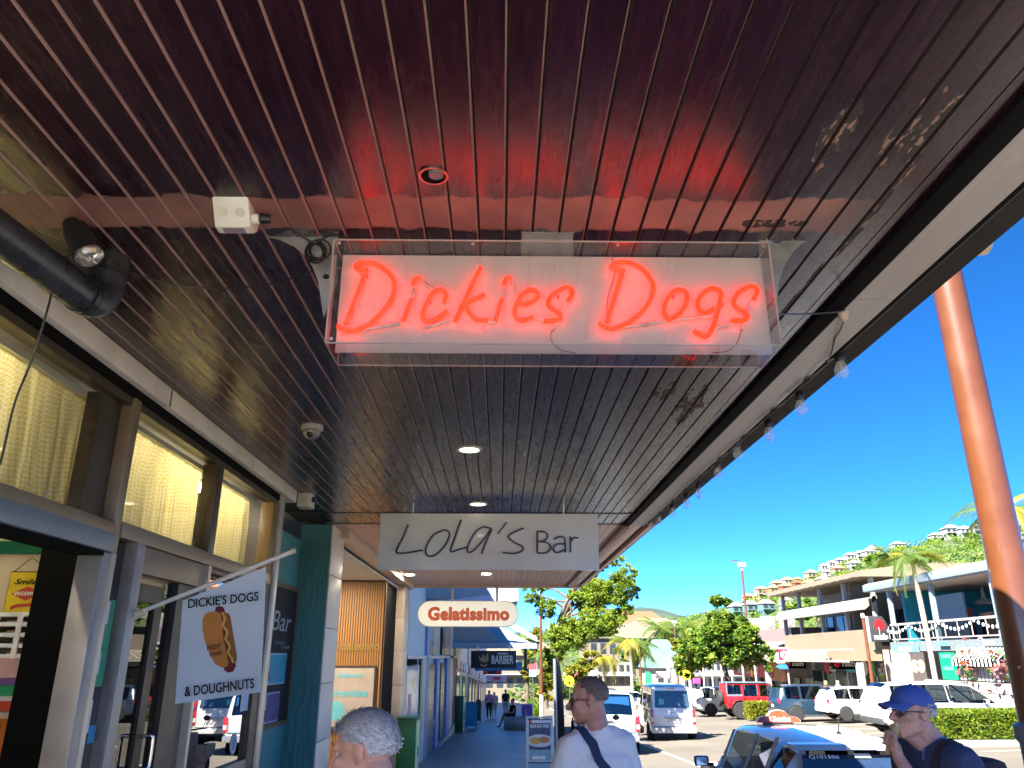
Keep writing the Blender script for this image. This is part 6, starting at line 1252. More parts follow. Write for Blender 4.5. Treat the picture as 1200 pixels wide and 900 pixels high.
block('pavilion', 'small shop with a sloping pale green roof behind the white van', 768, 783, 802, 806, 105, 10, M('pav_wall', (.4, .3, .25), .7), 1, 3, GREENR, roofh=3.6)
o, a, b = hang('banner_sign', 'green banner panel on the pole left of the pale green roof', 756, 787, 768, 801, 108, M('banner_green', (.01, .2, .1), .6))
o, a, b = hang('pale_sign', 'cream sign board under the pale green roof', 768, 787, 787, 795, 103, M('sign_pale', (.6, .52, .48), .5))
block('peach_house', 'white hillside house with peach tiled roof in the distance', 716, 732, 788, 748, 330, 30, M('house_white', (.3, .26, .22), .7), 1, 4, PEACH, roofh=6, cat='house')
block('far_end_row', 'pale row of shops closing the far end of the pavement', 556, 768, 652, 812, 135, 15, CRM2, 2, 8, FAWN, roofh=3)
block('grey_shop', 'grey shopfront shaded behind the round green street tree', 806, 770, 872, 812, 92, 14, M('grey_shopwall', (.2, .2, .21), .6), 2, 6)
block('fawn_roof_house', 'fawn roofed house behind the yellow green palm', 742, 735, 800, 752, 200, 15, CRM2, 1, 4, FAWN, roofh=2.5, cat='house')
for i, (px, col, w_) in enumerate(((688, (.5, .5, .48), 14), (700, (.5, .3, .12), 6), (812, (.55, .25, .05), 8), (676, (.55, .12, .1), 6), (664, (.5, .48, .44), 12), (641, (.45, .4, .38), 10))):
    block('distant_shop', ('pale grey', 'tan', 'orange', 'red fronted', 'off white', 'beige')[i] + ' distant shop glimpsed beyond the street tree' if i != 2 else 'small orange shop front right of the white van', px, 786, px + w_, 812, 118 + 9 * i, 8, M('ds_%d' % i, col, .6), 1, 2, group if False else None)
o, a, b = hang('pink_banner', 'bright pink banner between the white van and the tree trunk', 812, 795, 821, 801, 70, M('banner_pink', (.6, .06, .28), .5))
# ================================================================ HILL AND HOUSES
RID = [(300, 760), (560, 752), (690, 740), (760, 731), (800, 727), (850, 716), (900, 700), (950, 680), (1000, 660), (1060, 643), (1120, 630), (1200, 622), (1400, 610), (1900, 640)]
def ridz(px):
    for (a, b), (c, d) in zip(RID, RID[1:]):
        if a <= px <= c: return b + (d - b) * (px - a) / (c - a)
    return RID[0][1] if px < RID[0][0] else RID[-1][1]
D0, D1 = 135.0, 420.0
def hill_h(az, d):      # az = photo column of the bearing, terrain height at horizontal distance d
    py = ridz(az); v = onY(az, py, 100); k = (v.z - CZ) / math.hypot(v.x, v.y)
    top = k * D1 + CZ; t = min(1, max(0, (d - D0) / (D1 - D0))); base = GG(20, min(d, 260)) - .2
    zz_ = base + (top - base) * (t ** .75 if t > 0 else 0)
    if d > D1: zz_ = top - (d - D1) * .25
    return zz_
cols = list(range(300, 1901, 20)); ds = [130, 150, 175, 205, 240, 280, 320, 370, 420, 500, 700]; mb = MB(); V = []
for d in ds:
    for c in cols:
        v = onY(c, 700, 100); u = Vector((v.x, v.y, 0)).normalized(); V.append((u.x * d, u.y * d, hill_h(c, d) + 1.5 * noise.noise((c * .02, d * .02, 0)) * (d > 160)))
w_ = len(cols); mb.add(V, [(j * w_ + i, j * w_ + i + 1, (j + 1) * w_ + i + 1, (j + 1) * w_ + i) for j in range(len(ds) - 1) for i in range(w_ - 1)])
obj('hill', mb, M('hill_green', (.05, .075, .02), .9, var=.4, sc=.08, bump=1, bsc=.5), kind='structure', smooth=80)
MTN = [(200, 740), (420, 735), (560, 745), (640, 738), (690, 726), (720, 716), (750, 711), (775, 714), (800, 722), (830, 716), (860, 708), (900, 712), (1000, 720), (1300, 715), (1600, 740)]
cols = list(range(200, 1601, 10)); V = []; MD = [2600, 3100, 3600, 4200]
def mz(px):
    for (a, b), (c, d) in zip(MTN, MTN[1:]):
        if a <= px <= c: return b + (d - b) * (px - a) / (c - a)
for j, d in enumerate(MD):
    for c in cols:
        v = onY(c, mz(c) + 1.2 * noise.noise((c * .06, 0, 0)), 100); u = Vector((v.x, v.y, 0)).normalized(); k = (v.z - CZ) / math.hypot(v.x, v.y)
        z = (k * 3600 + CZ) * (0, .62, 1, .4)[j] + (30 * noise.noise((c * .05, j * 2.1, 3)) if j == 1 else 0); V.append((u.x * d, u.y * d, z - (60 if j in (0, 3) else 0)))
w_ = len(cols); mb = MB(); mb.add(V, [(j * w_ + i, j * w_ + i + 1, (j + 1) * w_ + i + 1, (j + 1) * w_ + i) for j in range(3) for i in range(w_ - 1)])
obj('mountains', mb, M('mountain_forest', (.035, .06, .04), .95, var=.35, sc=.01), kind='structure', smooth=80)
def hillpt(px, py):
    v = ray(px, py); u = Vector((v.x, v.y, 0)); k = v.z / u.length; u.normalize(); d = D0 + 5
    while d < D1 - 2 and k * d + CZ > hill_h(px, d): d += 1.5
    return Vector((u.x * d, u.y * d, hill_h(px, d))), d
VW = M('villa_white', (.27, .265, .255), .6, var=.05); VY = M('villa_yellow', (.25, .145, .045), .65, var=.08); VO = M('villa_orange', (.22, .07, .027), .65); VC = M('villa_cream', (.25, .195, .12), .65); TEALG = M('villa_teal', (.09, .16, .16), .6); ROOFW = M('villa_roof_white', (.26, .25, .245), .5); TERR = M('terracotta', (.42, .16, .09), .7)
def villa(nm, lab, px, py, wp, hp, mat, roofm, group, floors=2, wn=3, gable=False, rh=.28):
    p, d = hillpt(px, py); s = d / F * 1.03; w_, h_ = wp * s, hp * s; rz_ = math.atan2(-p.x, p.y) + .5
    o = thing(nm, lab, 'house', p, rz_, group, local=True); D = w_ * .8
    obj('wall', MB().bx(-w_ / 2, w_ / 2, -D / 2, D / 2, -h_ * .8, h_), mat, o); fh = h_ / floors; ww_ = w_ / wn
    for f in range(floors):
        for k in range(wn):
            x = -w_ / 2 + ww_ * (k + .22); obj('window', MB().bx(x, x + ww_ * .56, -D / 2 - .08, -D / 2 - .003, fh * (f + .28), fh * (f + .8)), DGL, o)
        if f: obj('balcony', MB().bx(-w_ / 2 - .1, w_ / 2 + .1, -D / 2 - 1.2, -D / 2 - .09, fh * f - .1, fh * f + .3), ROOFW if mat is VW else mat, o)
    for k in range(2): y = -D / 2 + D * (.2 + .42 * k); obj('window', MB().bx(-w_ / 2 - .08, -w_ / 2 - .003, y, y + D * .24, fh * .3, fh * .8), DGL, o)
    e = .06 * w_; r = w_ * rh
    if gable: V = [(-w_ / 2 - e, -D / 2 - e, h_), (w_ / 2 + e, -D / 2 - e, h_), (w_ / 2 + e, D / 2 + e, h_), (-w_ / 2 - e, D / 2 + e, h_), (0, -D / 2 - e, h_ + r), (0, D / 2 + e, h_ + r)]; Fc = [(0, 1, 4), (1, 2, 5, 4), (2, 3, 5), (3, 0, 4, 5), (3, 2, 1, 0)]
    else: V = [(-w_ / 2 - e, -D / 2 - e, h_), (w_ / 2 + e, -D / 2 - e, h_), (w_ / 2 + e, D / 2 + e, h_), (-w_ / 2 - e, D / 2 + e, h_), (-w_ * .15, 0, h_ + r), (w_ * .15, 0, h_ + r)]; Fc = [(0, 1, 5, 4), (1, 2, 5), (2, 3, 4, 5), (3, 0, 4), (3, 2, 1, 0)]
    obj('roof', MB().add([(x, y, z + .01) for x, y, z in V], Fc), roofm, o)
GV = 'villas stepping up the hillside'
YL = [(878, 706, 11, 7, VY, TERR, 'yellow villa at the left foot of the hillside row'), (893, 700, 12, 10, VC, TERR, 'cream villa second from the left on the hillside row'), (896, 692, 10, 7, VW, TERR, 'white villa with red roof on the left shoulder of the hill'), (908, 700, 12, 9, VY, TERR, 'yellow balconied villa above the teal gables'), (912, 690, 12, 10, VC, TERR, 'tall cream villa behind the yellow balconied one'), (922, 699, 13, 10, VO, TERR, 'orange villa in the middle of the hillside row'), (924, 686, 12, 9, VW, TERR, 'white villa at the crest of the yellow row'), (936, 694, 10, 9, VO, VO, 'orange villa with flat roof right of the crest'), (950, 694, 13, 9, VY, TERR, 'yellow villa above the dark green trees'), (952, 682, 12, 9, VC, ROOFW, 'cream villa above the dark green trees'), (966, 690, 14, 9, VC, ROOFW, 'wide cream villa left of the bank roof'), (972, 680, 11, 8, VW, ROOFW, 'white villa over the left end of the bank roof'), (984, 676, 13, 8, VC, TERR, 'cream villa with red roof over the bank roof'), (935, 684, 9, 6, VC, TERR, 'small cream villa with red roof beside the crest')]
for (x, y, w_, h_, m, r, lab) in YL: villa('hillside_villa', lab, x, y, w_, h_, m, r, GV, 2, 3)
WL = [(966, 664, 9, 9, 'leftmost white villa on the upper hillside'), (975, 662, 9, 9, 'second white villa on the upper hillside'), (985, 660, 11, 8, 'white villa with wide eaves on the upper hillside'), (997, 656, 11, 9, 'tall white villa on the upper hillside'), (1009, 655, 10, 8, 'white villa left of the tallest one'), (1012, 644, 9, 7, 'topmost white villa with a pointed roof'), (1024, 646, 14, 8, 'white villa with flat white roof near the top'), (1020, 655, 12, 7, 'white villa below the flat roofed one'), (1098, 634, 12, 6, 'white villa behind the tall palm fronds'), (1116, 631, 16, 9, 'large white villa with hipped roof above the bar'), (1132, 630, 12, 8, 'white villa right of the hipped one above the bar'), (1147, 626, 12, 8, 'white villa beside the big orange pole'), (1002, 668, 13, 6, 'low white villa just above the bank roof'), (1052, 640, 12, 6, 'white villa left behind the tall palm'), (1192, 640, 16, 10, 'white villa right of the big orange pole')]
for (x, y, w_, h_, lab) in WL: villa('hillside_villa', lab, x, y, w_, h_, VW, ROOFW, GV, 2, 3)
for (x, y, lab) in ((864, 724, 'left one of three teal gabled townhouses below the yellow villas'), (881, 722, 'middle one of three teal gabled townhouses below the yellow villas'), (899, 721, 'right one of three teal gabled townhouses below the yellow villas')): villa('gabled_townhouse', lab, x, y, 14, 11, TEALG, ROOFW, 'teal gabled townhouses', 2, 2, True, .35)
villa('hillside_villa', 'blue grey villa in the trees right of the gabled townhouses', 922, 712, 12, 7, STG, ROOFW, GV, 2, 3)
# ================================================================ TREES, PALMS, HEDGES
def leafm(nm, c): 
    m = M(nm, c, .55, var=.25, sc=2); t = m.node_tree; n = t.nodes; b = n['Principled BSDF']; tl = n.new('ShaderNodeBsdfTranslucent'); tl.inputs[0].default_value = (c[0] * 1.5, c[1] * 1.4, c[2], 1); ms = n.new('ShaderNodeMixShader'); ms.inputs[0].default_value = .5
    t.links.new(b.outputs[0], ms.inputs[1]); t.links.new(tl.outputs[0], ms.inputs[2]); t.links.new(ms.outputs[0], n['Material Output'].inputs[0]); return m
LF = [leafm('leaf_dark', (.05, .12, .02)), leafm('leaf_mid', (.11, .21, .025)), leafm('leaf_light', (.24, .31, .035))]
LY = [leafm('leaf_olive', (.09, .13, .018)), leafm('leaf_lime', (.19, .24, .03)), leafm('leaf_yellow', (.32, .27, .035))]
BARK = M('bark', (.10, .075, .055), .9, var=.4, sc=8, bump=.8, bsc=14, stretch=(2, 2, .5))
def leaves(mb, c, r, n, s, bias=0):
    for _ in range(n):
        d = Vector((random.gauss(0, 1), random.gauss(0, 1), random.gauss(0, 1))).normalized() * (random.random() ** .45); p = c + Vector((d.x * r[0], d.y * r[1], d.z * r[2]))
        a = Vector((random.gauss(0, 1), random.gauss(0, 1), random.gauss(0, .6))).normalized(); b = a.cross(Vector((random.gauss(0, .5), random.gauss(0, .5), 1))).normalized()
        q = s * random.uniform(.6, 1.25); mi = min(2, max(0, int(random.random() * 3 + bias)))
        mb.add([p - a * q, p + b * q * .5, p + a * q, p - b * q * .5], [(0, 1, 2, 3)], mi)
def tree(nm, lab, base, blobs, trunk, leaf_n, s, mats=LF, r0=.14, group=None, cat='tree', seed=1):
    random.seed(seed); o = thing(nm, lab, cat, base, group=group); mb = MB()
    mb.tube(smoothpath(trunk, 4), [r0 * (1 - .6 * i / (len(smoothpath(trunk, 4)) - 1)) for i in range(len(smoothpath(trunk, 4)))], 8); top = Vector(trunk[-1]); mid = Vector(trunk[len(trunk) // 2])
    for (c, r) in blobs:
        st_ = mid.lerp(top, random.random()); mb.tube(smoothpath([st_, st_.lerp(Vector(c), .5) + Vector((0, 0, .15)), Vector(c)], 3), [r0 * .38, r0 * .34, r0 * .3, r0 * .24, r0 * .18, r0 * .12, r0 * .08], 6)
    obj('trunk', mb, BARK, o, smooth=50); mb = MB(); tot = sum(r[0] * r[1] * r[2] for c, r in blobs)
    for (c, r) in blobs:
        k = int(leaf_n * (r[0] * r[1] * r[2]) / tot); nc = max(4, k // 45)
        for _ in range(nc):
            d = Vector((random.gauss(0, 1), random.gauss(0, 1), random.gauss(0, 1))).normalized() * (.45 + .55 * random.random()); cc = Vector(c) + Vector((d.x * r[0], d.y * r[1], d.z * r[2])); q = .3 * min(r) * random.uniform(.6, 1.3)
            leaves(mb, cc, (q, q, q * .8), k // nc, s, random.choice((-.5, 0, .3)))
    obj('crown', mb, mats, o); return o
def blobs_px(lst, Y, depth=1.0):
    out = []
    for (px, py, rx, ry) in lst:
        c = onY(px, py, Y + random.uniform(-.8, .8)); s = (Y * .942) / F; out.append((c, (rx * s, rx * s * depth, ry * s)))
    return out
random.seed(11)
Y = 30; tb = onY(657, 850, Y); tb.z = GP(Y)
tree('street_tree', 'slender street tree at the kerb with loose yellow green crown', tb, blobs_px([(622, 698, 12, 10), (640, 712, 16, 14), (632, 688, 14, 7), (668, 742, 26, 20), (650, 765, 14, 14), (695, 700, 26, 22), (722, 690, 22, 20), (735, 672, 13, 12), (720, 655, 12, 9), (742, 692, 10, 12), (700, 730, 28, 18), (672, 700, 12, 10), (728, 715, 14, 12), (690, 680, 16, 12), (705, 662, 10, 8)], Y), [tb, onY(655, 800, Y), onY(650, 755, Y), onY(660, 715, Y), onY(672, 690, Y)], 38000, .064, [LF[1], LF[2], LY[1]], .15, seed=5)
Y = 50; tb = onY(855, 838, Y); tb.z = GR(14, Y)
tree('round_tree', 'round bright green street tree above the red four wheel drive', tb, blobs_px([(850, 755, 40, 26), (815, 765, 26, 20), (885, 765, 22, 18), (845, 728, 24, 14), (868, 740, 24, 16), (830, 745, 22, 16), (895, 778, 12, 12), (805, 782, 14, 10)], Y), [tb, onY(853, 800, Y), onY(848, 775, Y), onY(850, 750, Y)], 15000, .15, LF, .2, seed=6)
Y = 44; 
for i, (lst, Y, lab, mats) in enumerate(([[(735, 780, 12, 10), (748, 765, 16, 12), (728, 760, 12, 10)], 128, 'leafy tree behind the man in white near the street end', LF], [[(752, 752, 26, 14), (775, 758, 20, 10), (730, 756, 14, 10)], 190, 'dark green trees below the peach roofed house', LF], [[(803, 775, 12, 22), (797, 760, 10, 16)], 66, 'yellow weeping tree beside the round green tree', LY], [[(618, 770, 10, 26), (628, 745, 10, 12)], 60, 'bright lime tree behind the pavement pole', LY], [[(676, 790, 14, 20), (690, 775, 12, 12)], 75, 'yellow green tree behind the slender street tree', LY],
        [[(640, 795, 8, 26)], 85, 'thin yellow green tree beside the pavement pole', LY], [[(955, 712, 34, 16), (985, 705, 22, 14), (930, 722, 20, 10)], 120, 'dense dark green trees behind the bank roof', LF], [[(1028, 656, 12, 8)], 200, 'small green tree on the hillside left of the palm', LF], [[(840, 704, 7, 5), (852, 706, 6, 4)], 330, 'trees on the ridge beside the yellow villas', LF])):
    random.seed(30 + i); c = onY(lst[0][0], lst[0][1], Y); b_ = Vector((c.x, Y, c.z - 4 if Y > 100 else (GR(max(c.x, 3), Y) if c.x > 2.6 else GP(Y))))
    tree('street_tree' if Y < 100 else 'hill_tree', lab, b_, blobs_px(lst, Y), [b_, b_.lerp(c, .5), c], 1800, .0042 * Y, mats, .12 + .001 * Y, seed=40 + i)
FR1 = leafm('frond_green', (.09, .15, .022)); FR2 = leafm('frond_yellow', (.26, .25, .03)); PTR = M('palm_trunk', (.36, .30, .24), .8, var=.15, sc=3); CSH = M('crown_shaft', (.30, .30, .08), .5)
def frond_mesh(nm, L, droop, mat, seed):
    random.seed(seed); mb = MB(); n = 16; pts = []
    for i in range(n + 1): t = i / n; pts.append(Vector((L * (t - .18 * droop * t * t), 0, L * (.55 * t - (.35 + droop) * t * t))))
    mb.tube(pts, [.03 * (1 - .85 * i / n) * L / 2 for i in range(n + 1)], 4)
    for i in range(2, n + 1):
        t = i / n; l = L * .34 * math.sin(min(1, t * 1.15) * PI * .85 + .25); tg = (pts[min(i + 1, n)] - pts[i - 1]).normalized()
        for s in (-1, 1):
            for dz in (0, .5):
                p = pts[i - 1].lerp(pts[i], dz); d = (Vector((tg.x * .55, s * .8, tg.z * .55 - .45 - .3 * random.random()))).normalized(); w_ = .016 * L
                mb.add([p - tg * w_, p + d * l * .6 + Vector((0, 0, .03)), p + d * l, p + tg * w_], [(0, 1, 2, 3)])
    return mb.mesh(nm, mat)
FM = [frond_mesh('frond', 2.0, .25, FR1, 1), frond_mesh('frond', 2.0, .6, FR2, 2), frond_mesh('frond', 2.0, .05, FR1, 3), frond_mesh('frond', 2.0, .9, FR1, 4)]
def palm(lab, base, top, size, seed, n=15, r=.13, yellow=.3):
    random.seed(seed); o = thing('palm_tree', lab, 'palm', base, group='palm trees along the far side'); b, t = Vector(base), Vector(top); m = b.lerp(t, .86)
    obj('trunk', MB().tube(smoothpath([b, b.lerp(t, .45) + Vector((.05, 0, 0)), m], 4), [r * 1.25] + [r] * 7 + [r * .8], 10), PTR, o, smooth=50); obj('crown_shaft', MB().tube([m, m.lerp(t, .5), t], [r * .85, r * .75, r * .4], 8), CSH, o, smooth=50)
    for k in range(n):
        a = k * 2.4 + random.uniform(-.2, .2); lift = random.uniform(-.55, .5) - .2 * (k % 3); me = FM[1] if random.random() < yellow else random.choice((FM[0], FM[2], FM[3])); s = size / 2 * random.uniform(.8, 1.1)
        inst('frond', me, t, o, rot=(0, -lift, a), sc=(s, s, s))
c = onY(1068, 652, 36.5); palm('tall slim palm in front of the bar deck', (onY(1097, 800, 36.5).x, 36.5, GR(19, 36.5)), c, 1.9, 3, 14, .12, .4)
c = onY(1178, 596, 33); palm('palm partly hidden behind the big orange pole', (c.x + .3, 33, GR(19, 33)), c, 2.6, 8, 16, .13, .3)
for i, (px, py, Y, size, lab, yl) in enumerate(((738, 752, 100, 4.6, 'yellow green palm right of the slender street tree', .6), (775, 738, 125, 5.2, 'tall grey green palm left behind the light pole', .1), (800, 735, 140, 5.6, 'grey green palm behind the round tree, left', .1), (832, 734, 150, 6, 'yellowish palm behind the round tree, right', .5), (850, 742, 120, 5, 'palm directly above the round green tree', .3), (908, 738, 100, 4, 'yellow green palm behind the pink parapet', .6), (880, 736, 130, 4.5, 'palm below the teal gabled townhouses', .5), (935, 738, 110, 4, 'palm behind the air conditioners', .5), (706, 770, 115, 4, 'palm just right of the slender street tree trunk', .5), (640, 765, 95, 4, 'palm behind the pavement signs on the left', .5), (1042, 652, 60, 2.4, 'small palm behind the tall slim palm', .4))):
    c = onY(px, py, Y); palm(lab, (c.x, Y, min(GR(min(c.x, 20), Y), c.z - 4)), c, size, 50 + i, 14, .2, yl)
def hedge(lab, x0, x1, y0, y1, z0, h, seed, mats, n=2600, s=.05):
    random.seed(seed); o = thing('hedge', lab, 'hedge', ((x0 + x1) / 2, (y0 + y1) / 2, z0)); mb = MB()
    for _ in range(n):
        f = random.random(); p = Vector((random.uniform(x0, x1), random.uniform(y0, y1), z0 + random.uniform(.02, h)))
        if f < .45: p.z = z0 + h + random.uniform(-.05, .03)
        elif f < .75: p.y = y0 + random.uniform(-.03, .06)
        elif f < .9: p.x = (x0 if random.random() < .6 else x1) + random.uniform(-.04, .04)
        a = Vector((random.gauss(0, 1), random.gauss(0, 1), random.gauss(0, .7))).normalized(); b = a.cross(Vector((random.random(), random.random(), 1))).normalized(); q = s * random.uniform(.7, 1.3)
        mb.add([p - a * q, p + b * q * .55, p + a * q, p - b * q * .55], [(0, 1, 2, 3)], random.randrange(3))
    obj('foliage', mb, mats, o); obj('branches', MB().bx(x0 + .08, x1 - .08, y0 + .1, y1 - .1, z0 - .02, z0 + h - .08), M('hedge_core', (.015, .025, .008), .9), o)
z = GR(14, 25)
hedge('clipped green hedge in the kerb planter in front of the white wagon', 13.2, 16.4, 24.6, 26.0, z + .18, .78, 1, [LF[1], LF[2], LY[1]], 5200, .06)
k_ = thing('planter_kerb', 'grey concrete planter kerb under the clipped hedge', 'planter', (14.8, 25.2, z)); obj('kerb_block', MB().bx(12.9, 17.5, 24.4, 26.2, z - .1, z + .2), M('kerb_grey', (.2, .19, .18), .8), k_, bevel=.02)
hedge('small yellow green hedge at the foot of the tall orange light pole', 13.3, 15.8, 44.2, 45.2, GR(14, 45) + .1, .85, 2, [LF[2], LY[1], LY[2]], 2600, .08)
hedge('low green hedge behind the scooter at the kerb', 2.0, 2.5, 48, 60, GP(50), .7, 3, [LF[0], LF[1], LF[2]], 2400, .08)
hedge('small green plant at the left of the clipped hedge', 12.5, 12.85, 24.8, 25.2, z + .1, .4, 4, [LF[1], LF[2], LY[1]], 160, .07)
# far woodland on the hill, one mass of leaf clumps
random.seed(77); mb = MB()
for _ in range(1500):
    az = random.uniform(600, 1300); d = D0 + 10 + (D1 - D0 - 10) * random.random() ** .8; v = onY(az, 700, 100); u = Vector((v.x, v.y, 0)).normalized(); p = Vector((u.x * d, u.y * d, hill_h(az, d) + 1)); py = 450
    r = random.uniform(1.2, 2.6) * (.5 + d / 500); leaves(mb, p, (r, r, r * .8), 26, r * .28, random.choice((-.6, 0, .3)))
obj('hillside_wood', mb, LF, kind='stuff', label='dense mixed green woodland between the houses on the hillside', cat='woodland')
random.seed(78); mb = MB()
for _ in range(260):
    az = random.uniform(600, 900); d = random.uniform(125, 175); v = onY(az, 700, 100); u = Vector((v.x, v.y, 0)).normalized(); p = Vector((u.x * d, u.y * d, GG(20, d) + random.uniform(.5, 3)))
    leaves(mb, p, (2, 2, 1.6), 26, .5, random.choice((-.4, 0, .4)))
obj('street_end_wood', mb, [LF[0], LF[1], LY[1]], kind='stuff', label='mass of shrubs and low trees across the far end of the street', cat='shrubs')
# ================================================================ PEOPLE
def remesh(mb, name, mat, vox, smooth=3, disp=0, dsc=8, parent=None, colors=None):
    me = mb.mesh(name, mat); tmp = bpy.data.objects.new('t', me); COL.objects.link(tmp)
    r = tmp.modifiers.new('r', 'REMESH'); r.mode = 'VOXEL'; r.voxel_size = vox
    s = tmp.modifiers.new('s', 'SMOOTH'); s.factor = .5; s.iterations = smooth
    dg = bpy.context.evaluated_depsgraph_get(); dg.update(); out = bpy.data.meshes.new_from_object(tmp.evaluated_get(dg)); bpy.data.objects.remove(tmp); bpy.data.meshes.remove(me)
    if disp:
        out.calc_loop_triangles() if hasattr(out, 'calc_loop_triangles') else None
        nr = [v.normal.copy() for v in out.vertices]
        for v, n_ in zip(out.vertices, nr): v.co += n_ * disp * (noise.noise(Vector((v.co.x * dsc, v.co.y * dsc, v.co.z * dsc * .45))) + .5 * noise.noise(v.co * dsc * 2.3))
    out.name = name; out.materials.clear(); out.materials.append(mat); out.polygons.foreach_set('use_smooth', [True] * len(out.polygons))
    return obj(name, out, None, parent)
def skin(nm, c):
    m = M(nm, c, .5, var=.16, sc=22, bump=.12, bsc=130); b = m.node_tree.nodes['Principled BSDF']; b.inputs['Subsurface Weight'].default_value = .12; b.inputs['Subsurface Radius'].default_value = (.012, .005, .003); return m
def head_parts(mb, T, old=True):
    E_ = lambda c, r, R=None: mb.ell(T @ Vector(c), r, R=T.to_3x3() @ R if R else T.to_3x3(), n=14, m=10); K = lambda a, b, r0, r1: mb.cap(T @ Vector(a), T @ Vector(b), r0, r1, 8)
    E_((0, -.012, .04), (.075, .097, .082)); E_((0, .02, -.03), (.062, .072, .085)); E_((0, .045, -.075), (.042, .042, .042)); K((-.014, .07, -.098), (.014, .07, -.098), .017, .017)
    K((0, .088, .018), (0, .112, -.024), .0095, .0145); K((-.014, .098, -.030), (.014, .098, -.030), .0095, .0095); K((0, .088, -.034), (0, .09, -.05), .01, .01)
    K((-.038, .074, .032), (.038, .074, .032), .0135, .0135); K((-.05, .06, -.012), (-.03, .072, -.028), .022, .02); K((.05, .06, -.012), (.03, .072, -.028), .022, .02)
    K((-.05, .0, -.06), (-.028, .05, -.088), .018, .019); K((.05, .0, -.06), (.028, .05, -.088), .018, .019)
    K((-.02, .083, -.058), (.02, .083, -.058), .0085, .0085); K((-.017, .082, -.072), (.017, .082, -.072), .009, .009)
    for s in (-1, 1):
        R_ = Matrix.Rotation(s * .3, 3, 'Z') @ Matrix.Rotation(.15, 3, 'X')
        E_((s * .076, -.014, .004), (.009, .020, .033), R_); K((s * .08, -.03, .022), (s * .078, -.022, -.022), .0075, .0065); K((s * .081, -.012, .034), (s * .083, -.03, .024), .006, .007); K((s * .074, -.006, -.024), (s * .076, -.016, -.02), .007, .007)
def neck(mb, T, nb, r=.056): mb.cap(T @ Vector((0, -.025, -.05)), nb, r, r * 1.12, 12)
def head_T(pos, yaw, pitch=0, roll=0): return Matrix.Translation(pos) @ Matrix.Rotation(yaw, 4, 'Z') @ Matrix.Rotation(pitch, 4, 'X') @ Matrix.Rotation(roll, 4, 'Y')
def legs(mb, hw, H, f=1.0, r=1.0, sit=None):
    for s in (-1, 1):
        hip = Vector((s * .09, 0, .53 * H)); kn = Vector((s * .1, .03, .285 * H)); an = Vector((s * .1, -.02, .05 * H))
        mb.cap(hip, kn, .088 * f, .058 * f); mb.cap(kn, an, .057 * f, .04 * f); mb.cap(an - Z3 * .03, an + Vector((0, .15, -.04)), .04 * r, .034 * r)
def hair_tufts(o, T, mats, n, ln, zone, seed=1, lift=.35):
    random.seed(seed); mb = MB(); k = 0
    while k < n:
        d = Vector((random.gauss(0, 1), random.gauss(0, 1), random.gauss(0, 1))).normalized()
        if not zone(d): continue
        k += 1; p = Vector((d.x * .076, -.012 + d.y * .098, .04 + d.z * .083)) * 1.0; comb = Vector((.1 * random.gauss(0, 1), -.8 + .2 * random.gauss(0, 1), -.35)); g = (d * lift + (comb - d * comb.dot(d)) * .6 + Vector((random.gauss(0, .07), random.gauss(0, .07), random.gauss(0, .07)))).normalized(); l = ln * random.uniform(.6, 1.3)
        sd = d.cross(g).normalized() * .0026; q = p + g * l * .6 + d * .002; e = p + g * l - d * l * .1
        mb.add([T @ (p - sd), T @ (p + sd), T @ (q + sd * .8), T @ (q - sd * .8), T @ e], [(0, 1, 2, 3), (3, 2, 4)], random.randrange(len(mats)))
    return obj('hair', mb, mats, o)
def scalp(o, T, mat, zlow, ylim=.055, sc=1.02, disp=0.0):
    mb = MB(); V = []; n, m = 28, 14
    for j in range(m + 1):
        a = PI * .5 * j / m * 1.25
        for k in range(n):
            b = 2 * PI * k / n; d = Vector((math.sin(a) * math.cos(b), math.sin(a) * math.sin(b), math.cos(a)))
            lim = zlow(b); zmin = lim
            if d.z < zmin: d.z = zmin; h_ = math.sqrt(max(0, 1 - d.z ** 2)); q = math.hypot(d.x, d.y); d.x *= h_ / q; d.y *= h_ / q
            V.append(T @ Vector((d.x * .076 * sc, -.012 + d.y * .098 * sc, .04 + d.z * .083 * sc)))
    mb.add(V, [(j * n + k, (j + 1) * n + k, (j + 1) * n + (k + 1) % n, j * n + (k + 1) % n) for j in range(m) for k in range(n)]); return obj('hair_base', mb, mat, o, smooth=70)
def eyes(o, T, iris=(.03, .05, .07)):
    for s in (-1, 1):
        e = obj('eye', MB().ell(T @ Vector((s * .031, .0685, .008)), (.0125, .0125, .0115), R=T.to_3x3()), M('eye_white', (.6, .57, .54), .2), o, smooth=70)
        obj('iris', MB().ell(T @ Vector((s * .031, .0785, .008)), (.0055, .004, .0055), R=T.to_3x3(), n=10, m=6), M('iris', iris, .15), e, smooth=70)
        obj('brow', MB().tube([T @ Vector((s * x, y, z)) for x, y, z in ((.014, .089, .034), (.032, .088, .041), (.052, .073, .034))], [.003, .0042, .002], 5), M('brow_grey', (.12, .09, .075), .9), o)
